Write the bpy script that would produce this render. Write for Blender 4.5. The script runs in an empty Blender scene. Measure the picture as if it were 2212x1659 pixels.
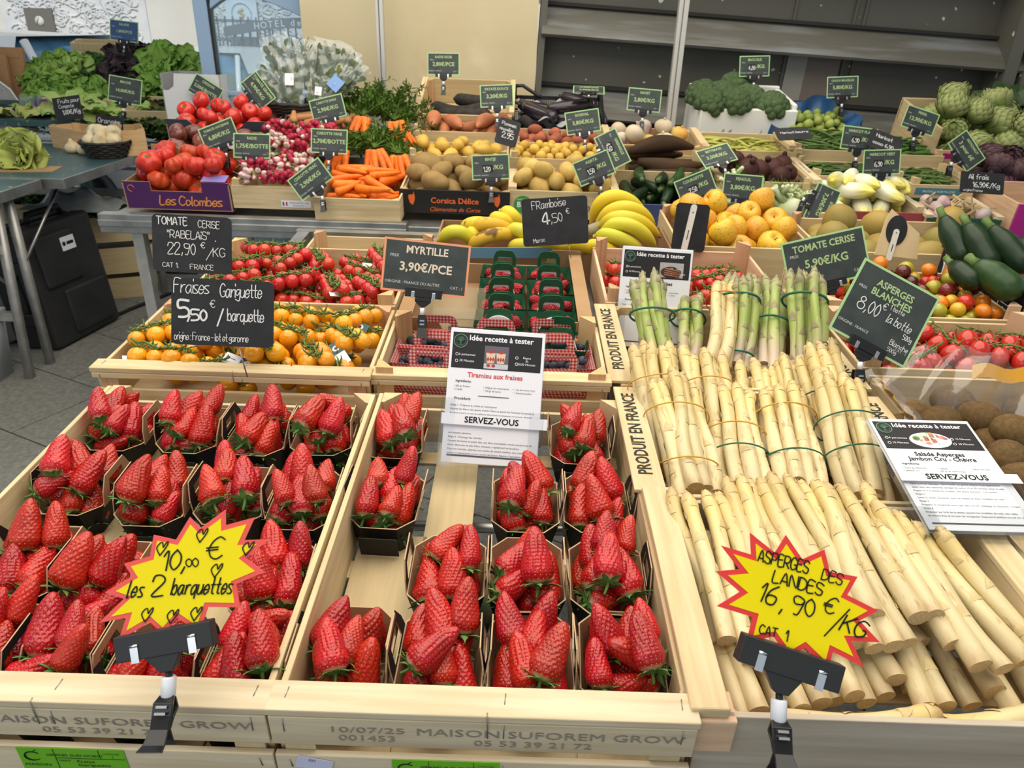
import bpy, math, random
import numpy as np
from mathutils import Matrix, Vector, Euler
S = bpy.context.scene
COL = S.collection
R = math.radians
PI = math.pi
RNG = random.Random(7)
# ---------------------------------------------------------------- camera
FPX, TH, ROLL, CZ = 1600., R(25.8), R(1.9), 1.5
cd = bpy.data.cameras.new('camera'); cam = bpy.data.objects.new('camera', cd); COL.objects.link(cam)
cd.sensor_width = 36.0; cd.lens = 36.0 * FPX / 2212; cd.clip_start = .02; cd.clip_end = 200
cam.matrix_world = Matrix.Translation((0, 0, CZ)) @ Matrix.Rotation(PI/2 - TH, 4, 'X') @ Matrix.Rotation(ROLL, 4, 'Z')
cd.dof.use_dof = True; cd.dof.focus_distance = 1.0; cd.dof.aperture_fstop = 13.0
S.camera = cam
S.view_settings.view_transform = 'Standard'; S.view_settings.look = 'None'
S.view_settings.gamma = 1; S.view_settings.exposure = 0.0; S.view_settings.use_curve_mapping = False
# ---------------------------------------------------------------- world, sun, big soft light
W = bpy.data.worlds.new('sky'); S.world = W; W.use_nodes = True
nt = W.node_tree; bg = nt.nodes['Background']
bg.inputs[0].default_value = (.80, .90, 1.0, 1); bg.inputs[1].default_value = .62
def lamp(name, kind, loc, rot, energy, col, **k):
    l = bpy.data.lights.new(name, kind); l.energy = energy; l.color = col
    for a, b in k.items(): setattr(l, a, b)
    o = bpy.data.objects.new(name, l); COL.objects.link(o); o.location = loc; o.rotation_euler = rot
    return o
lamp('sun', 'SUN', (2, -6, 8), (R(52), 0, R(12)), 2.6, (1, .96, .9), angle=R(1.5))
lamp('canopy_light', 'AREA', (-.1, 1.75, 2.95), (R(-4), 0, 0), 150, (1, .935, .815), shape='RECTANGLE', size=3.6, size_y=4.0)
lamp('open_front_light', 'AREA', (-1.6, -1.6, 2.3), (R(62), 0, R(-28)), 18, (.93, .97, 1), shape='RECTANGLE', size=2.6, size_y=1.6)

def ray(px, py):
    dx, dy = px - 1106, py - 829.5
    c, s = math.cos(ROLL), math.sin(ROLL)
    x, y = dx*c + dy*s, -dx*s + dy*c
    return Vector((x, FPX*math.cos(TH) - y*math.sin(TH), -FPX*math.sin(TH) - y*math.cos(TH))) / FPX
def at(px, py, Y=None, z=None):
    d = ray(px, py); t = (z - CZ)/d.z if z is not None else Y/d.y
    return Vector((0, 0, CZ)) + d*t
def proj(p):
    v = Vector(p) - Vector((0, 0, CZ))
    w = v.y*math.cos(TH) - v.z*math.sin(TH)
    x, y = v.x/w*FPX, -(v.y*math.sin(TH) + v.z*math.cos(TH))/w*FPX
    c, s = math.cos(ROLL), math.sin(ROLL)
    return 1106 + x*c - y*s, 829.5 + x*s + y*c
# ---------------------------------------------------------------- mesh builder
class MB:
    def __init__(s): s.v = []; s.f = []; s.m = []; s.uv = []; s.sm = []
    def add(s, V, F, m=0, M=None, uv=None, smooth=True):
        o = len(s.v)
        for p in V:
            s.v.append(tuple(M @ Vector(p)) if M is not None else tuple(p))
        for k, f in enumerate(F):
            s.f.append([o+i for i in f]); s.m.append(m); s.sm.append(smooth)
            s.uv.append(uv[k] if uv is not None else None)
        return s
    def box(s, x0, x1, y0, y1, z0, z1, m=0, M=None):
        V = [(x, y, z) for x in (x0, x1) for y in (y0, y1) for z in (z0, z1)]
        F = [(0,1,3,2), (4,6,7,5), (0,4,5,1), (2,3,7,6), (0,2,6,4), (1,5,7,3)]
        D = (x1-x0, y1-y0, z1-z0); L = max(range(3), key=lambda i: D[i])
        ox, oy = RNG.random()*9, RNG.random()*9
        uv = []
        for f in F:
            q = [V[i] for i in f]
            n = [i for i in range(3) if abs(q[0][i]-q[2][i]) < 1e-9]
            n = n[0] if n else 0
            ax = [i for i in range(3) if i != n]
            a = L if L in ax else ax[0]; b = [i for i in ax if i != a][0]
            if n == L: uv.append([(ox + p[a]*.05, oy + p[b]) for p in q])
            else: uv.append([(ox + p[a], oy + p[b] + n*.7) for p in q])
        return s.add(V, F, m, M, uv, False)
    def tube(s, P, r, n=8, m=0, M=None, cap=True):
        P = [Vector(p) for p in P]; k = len(P)
        rr = r if isinstance(r, (list, tuple)) else [r]*k
        V = []; up = Vector((0, 0, 1)); prev = None
        for i in range(k):
            t = (P[min(i+1, k-1)] - P[max(i-1, 0)])
            t = t.normalized() if t.length > 1e-9 else up
            if prev is None:
                a = t.orthogonal().normalized()
            else:
                a = (prev - t*prev.dot(t)); a = a.normalized() if a.length > 1e-6 else t.orthogonal().normalized()
            prev = a; b = t.cross(a)
            for j in range(n):
                th = 2*PI*j/n; V.append(P[i] + (a*math.cos(th) + b*math.sin(th))*rr[i])
        F = [(i*n+j, i*n+(j+1) % n, (i+1)*n+(j+1) % n, (i+1)*n+j) for i in range(k-1) for j in range(n)]
        if cap: F += [tuple(range(n))[::-1], tuple((k-1)*n+j for j in range(n))]
        uv = None
        return s.add(V, F, m, M, uv, True)
    def lathe(s, prof, n=24, m=0, M=None, lob=0, la=0., ph=0.):
        V = []; k = len(prof)
        for r, z in prof:
            for j in range(n):
                th = 2*PI*j/n; q = r*(1 + la*abs(math.cos(lob*th/2+ph))) if lob else r
                V.append((q*math.cos(th), q*math.sin(th), z))
        F = [(i*n+j, i*n+(j+1) % n, (i+1)*n+(j+1) % n, (i+1)*n+j) for i in range(k-1) for j in range(n)]
        F += [tuple(range(n))[::-1], tuple((k-1)*n+j for j in range(n))]
        return s.add(V, F, m, M)
    def grid(s, fn, nu, nv, m=0, M=None, wrap=False, smooth=True):
        V = [fn(i/(nu-1), j/(nv-1)) for i in range(nu) for j in range(nv)]
        F = [(i*nv+j, i*nv+j+1, (i+1)*nv+j+1, (i+1)*nv+j) for i in range(nu-1) for j in range(nv-1)]
        uv = [[((q//nv)/(nu-1), (q % nv)/(nv-1)) for q in f] for f in F]
        return s.add(V, F, m, M, uv, smooth)
    def poly(s, pts, z0, z1, m=0, M=None, ms=None):          # extruded outline in xy
        n = len(pts)
        V = [(x, y, z0) for x, y in pts] + [(x, y, z1) for x, y in pts]
        F = [tuple(range(n))[::-1], tuple(range(n, 2*n))]
        s.add(V, F, m, M, None, False)
        return s.add(V, [(i, (i+1) % n, n+(i+1) % n, n+i) for i in range(n)], m if ms is None else ms, M, None, False)
    def mesh(s, name, mats, solid=0):
        me = bpy.data.meshes.new(name); me.from_pydata(s.v, [], s.f)
        for x in (mats if isinstance(mats, (list, tuple)) else [mats]): me.materials.append(x)
        me.polygons.foreach_set('material_index', s.m)
        me.polygons.foreach_set('use_smooth', s.sm)
        if any(u is not None for u in s.uv):
            ul = me.uv_layers.new(name='uv'); k = 0; buf = [0.]*(2*len(me.loops))
            for f, u in zip(s.f, s.uv):
                for i in range(len(f)):
                    if u is not None: buf[2*k], buf[2*k+1] = u[i]
                    k += 1
            ul.data.foreach_set('uv', buf)
        me.update(); return me
    def obj(s, name, mats, parent=None, M=None, label=None, cat=None, group=None, kind=None):
        return ob(name, s.mesh(name, mats), parent, M, label, cat, group, kind)
def ob(name, data, parent=None, M=None, label=None, cat=None, group=None, kind=None):
    o = bpy.data.objects.new(name, data); COL.objects.link(o)
    if parent is not None: o.parent = parent
    if M is not None: o.matrix_local = M
    return tag(o, label, cat, group, kind)
def tag(o, label=None, cat=None, group=None, kind=None):
    if label: o['label'] = label
    if cat: o['category'] = cat
    if group: o['group'] = group
    if kind: o['kind'] = kind
    return o
def empty(name, M, label, cat, group=None):
    o = ob(name, None, None, M, label, cat, group); o.empty_display_size = .02
    return o
def bevel(o, w, n=2):
    b = o.modifiers.new('b', 'BEVEL'); b.width = w; b.segments = n; b.limit_method = 'ANGLE'; return o
def T(x, y, z): return Matrix.Translation((x, y, z))
def Rx(a): return Matrix.Rotation(R(a), 4, 'X')
def Ry(a): return Matrix.Rotation(R(a), 4, 'Y')
def Rz(a): return Matrix.Rotation(R(a), 4, 'Z')
def Sc(x, y=None, z=None):
    return Matrix.Diagonal((x, x if y is None else y, x if z is None else z, 1))
def align(d):                                               # z axis -> d
    return Vector(d).to_track_quat('Z', 'Y').to_matrix().to_4x4()
# ---------------------------------------------------------------- materials
MATS = {}
def mat(name, col, rough=.5, spec=.5, col2=None, ns=20., nd=3., ramp=(.35, .65), bump=0., bs=None, jit=0., hj=0., coat=0., sss=0.,
        metal=0., coords='Object', stretch=(1, 1, 1), alpha=1., trans=0., ior=1.45, emit=None, est=1., spots=None, tcol=0.):
    if name in MATS: return MATS[name]
    m = bpy.data.materials.new(name); m.use_nodes = True; MATS[name] = m
    t = m.node_tree; N = t.nodes; L = t.links; b = N['Principled BSDF']
    b.inputs['Roughness'].default_value = rough; b.inputs['Specular IOR Level'].default_value = spec
    b.inputs['Metallic'].default_value = metal; b.inputs['Coat Weight'].default_value = coat; b.inputs['Coat Roughness'].default_value = .10
    b.inputs['IOR'].default_value = ior
    if trans: b.inputs['Transmission Weight'].default_value = trans
    if alpha < 1: b.inputs['Alpha'].default_value = alpha
    if sss: b.inputs['Subsurface Weight'].default_value = sss; b.inputs['Subsurface Radius'].default_value = (.01, .005, .003); b.inputs['Subsurface Scale'].default_value = .5
    if emit: b.inputs['Emission Color'].default_value = (*emit, 1); b.inputs['Emission Strength'].default_value = est
    src = None
    rgb = N.new('ShaderNodeRGB'); rgb.outputs[0].default_value = (*col, 1); src = rgb.outputs[0]
    tc = mp = None
    if col2 is not None or bump or spots:
        tc = N.new('ShaderNodeTexCoord'); mp = N.new('ShaderNodeMapping'); mp.inputs['Scale'].default_value = stretch
        L.new(tc.outputs[coords], mp.inputs[0])
        if coords == 'Object':
            oi = N.new('ShaderNodeObjectInfo'); sc = N.new('ShaderNodeVectorMath'); sc.operation = 'SCALE'; sc.inputs['Scale'].default_value = 3.
            L.new(oi.outputs['Random'], sc.inputs[0]); L.new(sc.outputs[0], mp.inputs['Location'])
    def noise(scale, det=nd):
        n = N.new('ShaderNodeTexNoise'); n.inputs['Scale'].default_value = scale; n.inputs['Detail'].default_value = det
        L.new(mp.outputs[0], n.inputs['Vector']); return n
    def mixc(fac, a, bcol):
        x = N.new('ShaderNodeMix'); x.data_type = 'RGBA'; L.new(fac, x.inputs['Factor']); L.new(a, x.inputs['A'])
        x.inputs['B'].default_value = (*bcol, 1); return x.outputs['Result']
    def rmp(fac, lo, hi):
        x = N.new('ShaderNodeMapRange'); x.inputs['From Min'].default_value = lo; x.inputs['From Max'].default_value = hi
        L.new(fac, x.inputs['Value']); return x.outputs[0]
    if col2 is not None:
        n = noise(ns); src = mixc(rmp(n.outputs['Fac'], *ramp), src, col2)
    for sp in (spots or []):                                # (colour, scale, lo, hi, detail)
        n = noise(sp[1], sp[4] if len(sp) > 4 else 2.); src = mixc(rmp(n.outputs['Fac'], sp[2], sp[3]), src, sp[0])
    if jit or hj:
        oi = N.new('ShaderNodeObjectInfo'); h = N.new('ShaderNodeHueSaturation')
        a = N.new('ShaderNodeMapRange'); a.inputs['To Min'].default_value = 1-jit; a.inputs['To Max'].default_value = 1+jit
        L.new(oi.outputs['Random'], a.inputs[0]); L.new(a.outputs[0], h.inputs['Value'])
        if hj:
            q = N.new('ShaderNodeMath'); q.operation = 'FRACT'; q2 = N.new('ShaderNodeMath'); q2.operation = 'MULTIPLY'; q2.inputs[1].default_value = 7.31
            L.new(oi.outputs['Random'], q2.inputs[0]); L.new(q2.outputs[0], q.inputs[0])
            c = N.new('ShaderNodeMapRange'); c.inputs['To Min'].default_value = .5-hj; c.inputs['To Max'].default_value = .5+hj
            L.new(q.outputs[0], c.inputs[0]); L.new(c.outputs[0], h.inputs['Hue'])
        L.new(src, h.inputs['Color']); src = h.outputs[0]
    L.new(src, b.inputs['Base Color'])
    if bump:
        n = noise(bs or ns); bp = N.new('ShaderNodeBump'); bp.inputs['Strength'].default_value = bump; bp.inputs['Distance'].default_value = .002
        L.new(n.outputs['Fac'], bp.inputs['Height']); L.new(bp.outputs[0], b.inputs['Normal'])
    m['src'] = 1
    return m
def uvgrad(name, c0, c1, rough=.5, p0=.2, p1=.95, jit=.08):
    m = mat(name, c0, rough, .3, tuple(x*.8 for x in c0), 30., jit=jit); t = m.node_tree; N = t.nodes; L = t.links; b = N['Principled BSDF']; src = b.inputs['Base Color'].links[0].from_socket
    uv = N.new('ShaderNodeUVMap'); sx = N.new('ShaderNodeSeparateXYZ'); L.new(uv.outputs[0], sx.inputs[0]); r = N.new('ShaderNodeMapRange'); r.inputs['From Min'].default_value = p0; r.inputs['From Max'].default_value = p1
    L.new(sx.outputs['X'], r.inputs['Value']); x = N.new('ShaderNodeMix'); x.data_type = 'RGBA'; L.new(r.outputs[0], x.inputs['Factor']); L.new(src, x.inputs['A']); x.inputs['B'].default_value = (*c1, 1); L.new(x.outputs['Result'], b.inputs['Base Color']); return m
def wood(name, a, b, c=None, rough=.62):
    return mat(name, a, rough, .25, b, 1., 4., (.38, .66), .35, 1.3, .06, coords='UV', stretch=(5, 70, 1),
               spots=[(c, .12, .60, .72, 3.)] if c else None)
WPALE = wood('wood_pale', (.69, .545, .325), (.56, .41, .215), (.42, .28, .135))
WWHITE = wood('wood_whitish', (.72, .61, .42), (.60, .48, .30), (.40, .30, .17))
WPINK = wood('wood_pinkish', (.72, .50, .32), (.62, .40, .24))
WPOST = wood('wood_post', (.62, .39, .22), (.48, .27, .14))
WGREY = wood('wood_grey', (.57, .49, .38), (.47, .39, .29), (.36, .29, .21))
WPLY = wood('wood_ply', (.63, .49, .28), (.55, .42, .23))
WORANGE = wood('wood_orange', (.66, .44, .22), (.55, .34, .15))
CARD = mat('cardboard', (.40, .25, .13), .8, .15, (.35, .21, .105), 9., bump=.1, bs=120)
CARDIN = mat('cardboard_inside', (.34, .20, .11), .85, .15, (.30, .175, .09), 7.)
BLACK = mat('black_plastic', (.012, .012, .013), .35, .5)
BLACKM = mat('black_card', (.016, .016, .018), .7, .3)
SLATE = mat('slate_black', (.016, .017, .019), .55, .35, (.024, .025, .028), 30.)
CHALK = mat('chalk_white', (.72, .72, .70), .8, .2)
INK = mat('ink_black', (.015, .018, .015), .6, .2)
WHITEP = mat('white_plastic', (.75, .76, .80), .4, .5)
PAPER = mat('paper_white', (.80, .80, .84), .7, .2)
CHROME = mat('chrome', (.7, .7, .7), .2, .5, metal=1.)
STEEL = mat('steel_grey', (.42, .42, .40), .38, .5, (.30, .30, .285), 14., metal=.85, bump=.05)
ALU = mat('aluminium', (.50, .49, .46), .45, .5, (.40, .39, .37), 20., metal=.55)
GREENL = mat('label_green', (.16, .48, .02), .5, .3)
# ---------------------------------------------------------------- handwriting strokes
GL = dict(A="023962 1454", B="0209 094958574606 4665634202", C="6849290704224263", D="0209 093967643202", E="59090252 0646", F="690902 0646",
 G="68492907042242636545", H="0209 6269 0666", I="0209", J="5953422204", K="0902 6905 2662", L="090252", M="0209356962", N="02096269",
 O="3918060513325365665839", P="0209 094968674505", Q="3918060513325365665839 4462", R="0209 094968674505 2562", S="68491907165564522203",
 T="0969 3932", U="090412526469", V="093269", X="0269 0962", Y="093569 3532", Z="09690262", a="562604123255 565362", b="0902 04264654422203",
 c="5526042253", d="5952 54361604123254", e="0454462604123253", f="59392722 0646", g="562604235556513001", h="0902 0426465452", i="0602 0908",
 j="3631 3938", k="0902 4605 2452", l="090212", m="0602 05263532 35566562", n="0602 0426465452", o="36160412325436", p="0600 04264654422203",
 q="562604123254 5650", r="0602 042646", s="461605433202", t="29233242 0646", u="0603123254 5652", v="063256", x="0256 0652", y="0633 5610",
 z="06560252")
GL.update({'0': "29070422444729", '1': "173932", '2': "071949570252", '3': "09592655533202", '4': "42490464", '5': "5909063655533202",
 '6': "491704124254451504", '7': "095922", '8': "36171839585736050332636536", '9': "574616082958563212", '€': "6849281615234263 0646 0545",
 ',': "1301", '.': "0212", '/': "0159", '-': "0545", '"': "0907 2927", ':': "0616 0212", '♥': "3205172838465869673236".replace('3236', '32'), "'": "0907"})
def smooth2(P, k=4):
    if len(P) < 3: return P
    out = []
    for i in range(len(P)-1):
        p0, p1, p2, p3 = P[max(i-1, 0)], P[i], P[i+1], P[min(i+2, len(P)-1)]
        for q in range(k):
            t = q/k
            out.append(tuple(.5*((2*p1[d]) + (-p0[d]+p2[d])*t + (2*p0[d]-5*p1[d]+4*p2[d]-p3[d])*t*t + (-p0[d]+3*p1[d]-3*p2[d]+p3[d])*t**3) for d in (0, 1)))
    return out + [P[-1]]
def strokes(mb, txt, x, y, h, w=.06, rot=0., slant=.0, sp=1.0, wx=1.0, z=.0008, m=0, jit=.03):
    wx *= .76; sp *= .62; c, s = math.cos(R(rot)), math.sin(R(rot)); cx = 0.; rg = random.Random(txt); u = h/7.
    for ch in txt:
        g = GL.get(ch)
        if g is None: cx += 4.5*sp; continue
        wid = 0
        for st in g.split():
            P = [(int(st[i]) + rg.uniform(-jit, jit)*5, int(st[i+1]) - 2 + rg.uniform(-jit, jit)*5) for i in range(0, len(st), 2)]
            wid = max(wid, max(int(st[i]) for i in range(0, len(st), 2)))
            P = smooth2(P)
            Q = [((cx + p[0]*wx + slant*p[1])*u, p[1]*u) for p in P]
            ribbon(mb, [(x + c*a - s*b, y + s*a + c*b) for a, b in Q], w*h*.5, z, m)
        cx += (wid*wx + 1.9*sp)
    return cx*u
def ribbon(mb, P, r, z, m=0):
    V = []; n = len(P)
    for i in range(n):
        a, b = P[max(i-1, 0)], P[min(i+1, n-1)]
        dx, dy = b[0]-a[0], b[1]-a[1]; l = math.hypot(dx, dy) or 1
        ex = 0
        if i == 0: ex = -r*.7
        if i == n-1: ex = r*.7
        px, py = P[i][0] + dx/l*ex, P[i][1] + dy/l*ex
        V += [(px - dy/l*r, py + dx/l*r, z), (px + dy/l*r, py - dx/l*r, z)]
    mb.add(V, [(2*i, 2*i+1, 2*i+3, 2*i+2) for i in range(n-1)], m, None, None, False)
def text(mb, txt, x, y, h, m=0, z=.0006, align_='CENTER', rot=0., wide=1., shear=0., bold=0., M=None):
    cu = bpy.data.curves.new('lettering', 'FONT'); cu.body = txt; cu.size = h*1.38; cu.align_x = align_; cu.resolution_u = 2; cu.shear = shear; cu.offset = h*.03 if bold else 0
    o = bpy.data.objects.new('lettering', cu); me = bpy.data.meshes.new_from_object(o)
    Q = (M if M is not None else T(0, 0, 0)) @ T(x, y, z) @ Rz(rot) @ Sc(wide, 1, 1)
    mb.add([v.co for v in me.vertices], [tuple(p.vertices) for p in me.polygons], m, Q, None, False)
    bpy.data.meshes.remove(me); bpy.data.objects.remove(o); bpy.data.curves.remove(cu)
# ---------------------------------------------------------------- heaps: drop shapes made of balls into a box
def drop(n, reg, shape, seed, floor=0., ncand=50, balls=None, bias=(0, 0), shrink=.94, zmax=9, inset=1.0):
    rg = np.random.RandomState(seed); x0, x1, y0, y1 = reg
    B = np.zeros((0, 4)) if balls is None else np.array(balls, float); out = []
    for i in range(n):
        key, Mx, sp = shape(rg, i)                          # sp: (k,4) balls already rotated about the item's origin
        best = None
        lo = np.array([x0, y0]) - (sp[:, :2] - sp[:, 3:]*inset).min(0); hi = np.array([x1, y1]) - (sp[:, :2] + sp[:, 3:]*inset).max(0)
        mid = (lo+hi)/2
        lo, hi = np.where(lo > hi, mid-.002, lo), np.where(lo > hi, mid+.002, hi)
        C = lo + rg.rand(ncand, 2)*(hi-lo)
        zf = (floor + sp[:, 3] - sp[:, 2]).max()
        z = np.full(ncand, zf)
        if len(B):
            d2 = ((C[:, None, None, :] + sp[None, :, None, :2] - B[None, None, :, :2])**2).sum(-1)
            s2 = ((sp[:, None, 3] + B[None, :, 3])*shrink)**2
            h = np.where(d2 < s2, B[None, None, :, 2] + np.sqrt(np.maximum(s2 - d2, 0)) - sp[None, :, None, 2], -9)
            z = np.maximum(z, h.max((1, 2)))
        k = int(np.argmin(z + bias[0]*C[:, 0] + bias[1]*C[:, 1]))
        if z[k] + sp[:, 2].max() > zmax: continue
        p = np.array([C[k, 0], C[k, 1], z[k]])
        B = np.vstack([B, np.hstack([sp[:, :3] + p, sp[:, 3:]])])
        out.append((key, Matrix.Translation(p) @ Mx))
    return out
def chain(P, r):                                            # balls along points
    r = r if hasattr(r, '__len__') else [r]*len(P)
    return np.array([[*p, q] for p, q in zip(P, r)], float)
def rotb(Mx, sp):
    A = np.array(Mx.to_3x3()); s = abs(np.linalg.det(A))**(1/3)
    return np.hstack([sp[:, :3] @ A.T, sp[:, 3:]*s])
ORD = ['first', 'second', 'third', 'fourth', 'fifth', 'sixth', 'seventh', 'eighth', 'ninth', 'tenth', 'eleventh', 'twelfth', 'thirteenth', 'fourteenth',
       'fifteenth', 'sixteenth', 'seventeenth', 'eighteenth', 'nineteenth', 'twentieth']
def lab(objs, fmt, where, group, cat, rows=None):
    """one label per thing, by where it lies in its heap; fmt e.g. 'small yellow potato'"""
    n = len(objs)
    if not n: return
    P = sorted(((proj(o.matrix_world.translation if o.parent else o.matrix_local.translation), i) for i, o in enumerate(objs)), key=lambda t: t[0][1])
    k = rows or max(1, round(math.sqrt(n/2.2)))
    per = [n*j//k for j in range(k+1)]
    for j in range(k):
        row = sorted(P[per[j]:per[j+1]], key=lambda t: t[0][0]); q = len(row)
        rn = '' if k == 1 else ('back' if j == 0 else 'front' if j == k-1 else 'middle' if k == 3 else ORD[j] if j < k/2 else ORD[k-1-j] + '-from-front')
        for a, (_, i) in enumerate(row):
            w = 'only one' if q == 1 else 'leftmost' if a == 0 else 'rightmost' if a == q-1 else (ORD[a] + ' from left' if a < q/2 else ORD[q-1-a] + ' from right')
            tag(objs[i], f"{fmt}, {w}{' in ' + rn + ' row' if rn else ''}, {where}", cat, group)
def dup(o, M, label=None, parent=None):
    c = o.copy(); COL.objects.link(c); c.parent = parent; c.matrix_local = M
    if label: c['label'] = label
    for ch in o.children:
        d = ch.copy(); COL.objects.link(d); d.parent = c; d.matrix_local = ch.matrix_local.copy()
        for g in ch.children:
            e = g.copy(); COL.objects.link(e); e.parent = d; e.matrix_local = g.matrix_local.copy()
    return c
# ================================================================ frames
AF = math.atan(.063)
FM = T(0, .518, .909) @ Matrix.Rotation(AF, 4, 'X')         # front display: x right, y up the slope, z = 0 at crate rims
def FV(Y): return (Y - .518)/math.cos(AF)
GB = 6.                                                      # tilt of each crate at the back, degrees
def gz(Y): return .95 + .28*(Y - 2.76)
def GM(x, Y): return T(x, Y, gz(Y)) @ Rx(GB)                 # origin: front rim, left corner
# ================================================================ setting
PAVE = mat('paving_stone', (.235, .23, .205), .75, .3, (.15, .148, .132), 55., 6., (.3, .7), .5, 60)
JOINT = mat('paving_joint', (.055, .055, .05), .9, .2)
def floor():
    m = MB()
    m.box(-14, 7, -2, 7.6, -.06, -.006, 1); m.box(-14, 7, 7.6, 24, -.36, -.3, 0)
    m.box(-14, 7, 7.5, 7.62, -.3, .0, 0)
    w, d, g = .62, .42, .006; a = R(-26)
    M = T(-2, 3, 0) @ Matrix.Rotation(a, 4, 'Z')
    for j in range(-9, 42):
        for i in range(-12, 14):
            x0, y0 = i*w + (j % 2)*w*.4, j*d
            c = M @ Vector((x0+w/2, y0+d/2, 0))
            if -7.5 < c.x < 4 and .2 < c.y < 7.3: m.box(x0, x0+w-g, y0, y0+d-g, -.03, 0, 0, M)
    m.obj('floor', [PAVE, JOINT], kind='structure')
floor()
WALLY = mat('plaster_yellow', (.64, .555, .37), .85, .2, (.58, .485, .30), 2.2, 6., (.35, .7), .35, 26, spots=[((.70, .62, .45), 1.6, .60, .68, 5.), ((.50, .38, .20), 3., .66, .8, 4.)])
STONE = mat('stone_beige', (.56, .49, .40), .9, .2, (.42, .36, .29), 5., 6., (.35, .7), .5, 40)
GREYP = mat('painted_grey_steel', (.118, .112, .09), .45, .45, (.098, .094, .078), 1.5, 3., (.3, .7), spots=[((.60, .60, .56), 26., .80, .82, 0.)])
GREYL = mat('dusty_ledge', (.125, .120, .10), .5, .4, (.22, .23, .235), 3.5, 6., (.48, .72), stretch=(.6, 4, 4))
GREYD = mat('shutter_gap_dark', (.03, .03, .027), .7, .2)
def walls():
    YW = 4.0
    xl, xr = at(655, 100, Y=YW).x, at(1160, 100, Y=YW).x
    m = MB(); m.box(xl, xr, YW, YW+.5, 1.11, 3.2, 0)
    m.box(xl-.01, xr+.02, YW-.015, YW+.5, 0, 1.105, 1)
    m.obj('wall_back', [WALLY, STONE], kind='structure')
    # grey steel shutter wall: panels between two tilted ledges
    x0, x1 = xr+.02, 2.95
    sl = math.tan(R(-1.7))
    m = MB()
    M = T(x0, YW, 1.5) @ Ry(2.3)
    L = x1 - x0 + .2
    m.box(0, L, .16, .22, -1.6, 1.3, 0, M)                    # deep backing panel
    for zz in (.43, .035, -.335, -.78):
        # sloping ledge: profile extruded along x
        pr = [(.15, .06), (.13, .068), (-.015, -.04), (-.028, -.064), (-.015, -.076), (.15, -.066)]
        V = [(x, p[0], zz + p[1]) for x in (.0, L) for p in pr]; n = len(pr)
        m.add(V, [(i, (i+1) % n, n+(i+1) % n, n+i) for i in range(n)] + [tuple(range(n))[::-1], tuple(range(n, 2*n))], 1, M, None, False)
        m.box(0, L, .10, .16, zz+.066, zz+.082, 2, M)
    m.box(0, L, .11, .16, -.52, -.415, 2, M)
    m.box(-.012, .02, -.0, .22, -1.6, 1.3, 0, M)
    for xx in (1.25, 1.55, 1.60): m.box(xx, xx+.012, .145, .16, -1.6, 1.0, 0, M)
    m.box(1.37, 1.54, .15, .162, -.6, .0, 3, M); m.box(1.27, 1.37, .15, .162, -.6, .0, 4, M)
    m.obj('wall_shutter', [GREYP, GREYL, GREYD, mat('panel_mauve', (.21, .17, .15), .6), mat('panel_beige', (.36, .35, .31), .6)], kind='structure')
    xs = at(2187, 120, Y=YW).x
    m = MB(); Mp = T(xs, YW, 0)
    m.box(-.03, .03, -.03, .2, 0, 3.2, 0, Mp); m.box(.06, .085, -.03, .2, 0, 3.2, 0, Mp)
    m.obj('trim_1', GREYP, kind='structure')
    m = MB(); m.box(xs+.09, xs+1.6, YW-.05, YW+.5, 0, 3.2, 0)
    m.obj('wall_right', STONE, kind='structure')
    # stall canopy over the stand (overhead, out of the picture)
    m = MB(); m.box(-3.6, 4.6, -4.0, 3.95, 3.15, 3.17, 0)
    m.obj('ceiling', mat('canopy_cloth', (.8, .8, .78), .9, .1), kind='structure')
walls()
# two slim aluminium tent posts
def post(px0, px1, y0, y1, Y, w, label):
    a, b = at(px0, y0, Y=Y), at(px1, y1, Y=Y)
    x = (a.x+b.x)/2
    t = empty('tent_post', T(x, Y, 0), label, 'post')
    m = MB(); m.box(-w/2, -w*.1, -.02, .02, 0, 3.14, 0); m.box(w*.02, w/2, -.02, .02, 0, 3.14, 0); m.box(-w*.1, w*.02, -.012, .018, 0, 3.14, 1)
    bevel(m.obj('pole', [mat('post_alu', (.60, .585, .54), .35, .5, metal=.35), mat('post_groove', (.36, .35, .32), .5)], t), .002)
    m = MB(); m.box(-.07, .07, -.07, .07, 0, .012); m.obj('base_plate', STEEL, t)
post(819, 828, 0, 205, 3.86, .036, 'slim aluminium tent post against the yellow plaster wall')
post(1478, 1449, 0, 250, 3.74, .044, 'slim white aluminium tent post before the grey shutter wall')
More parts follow.
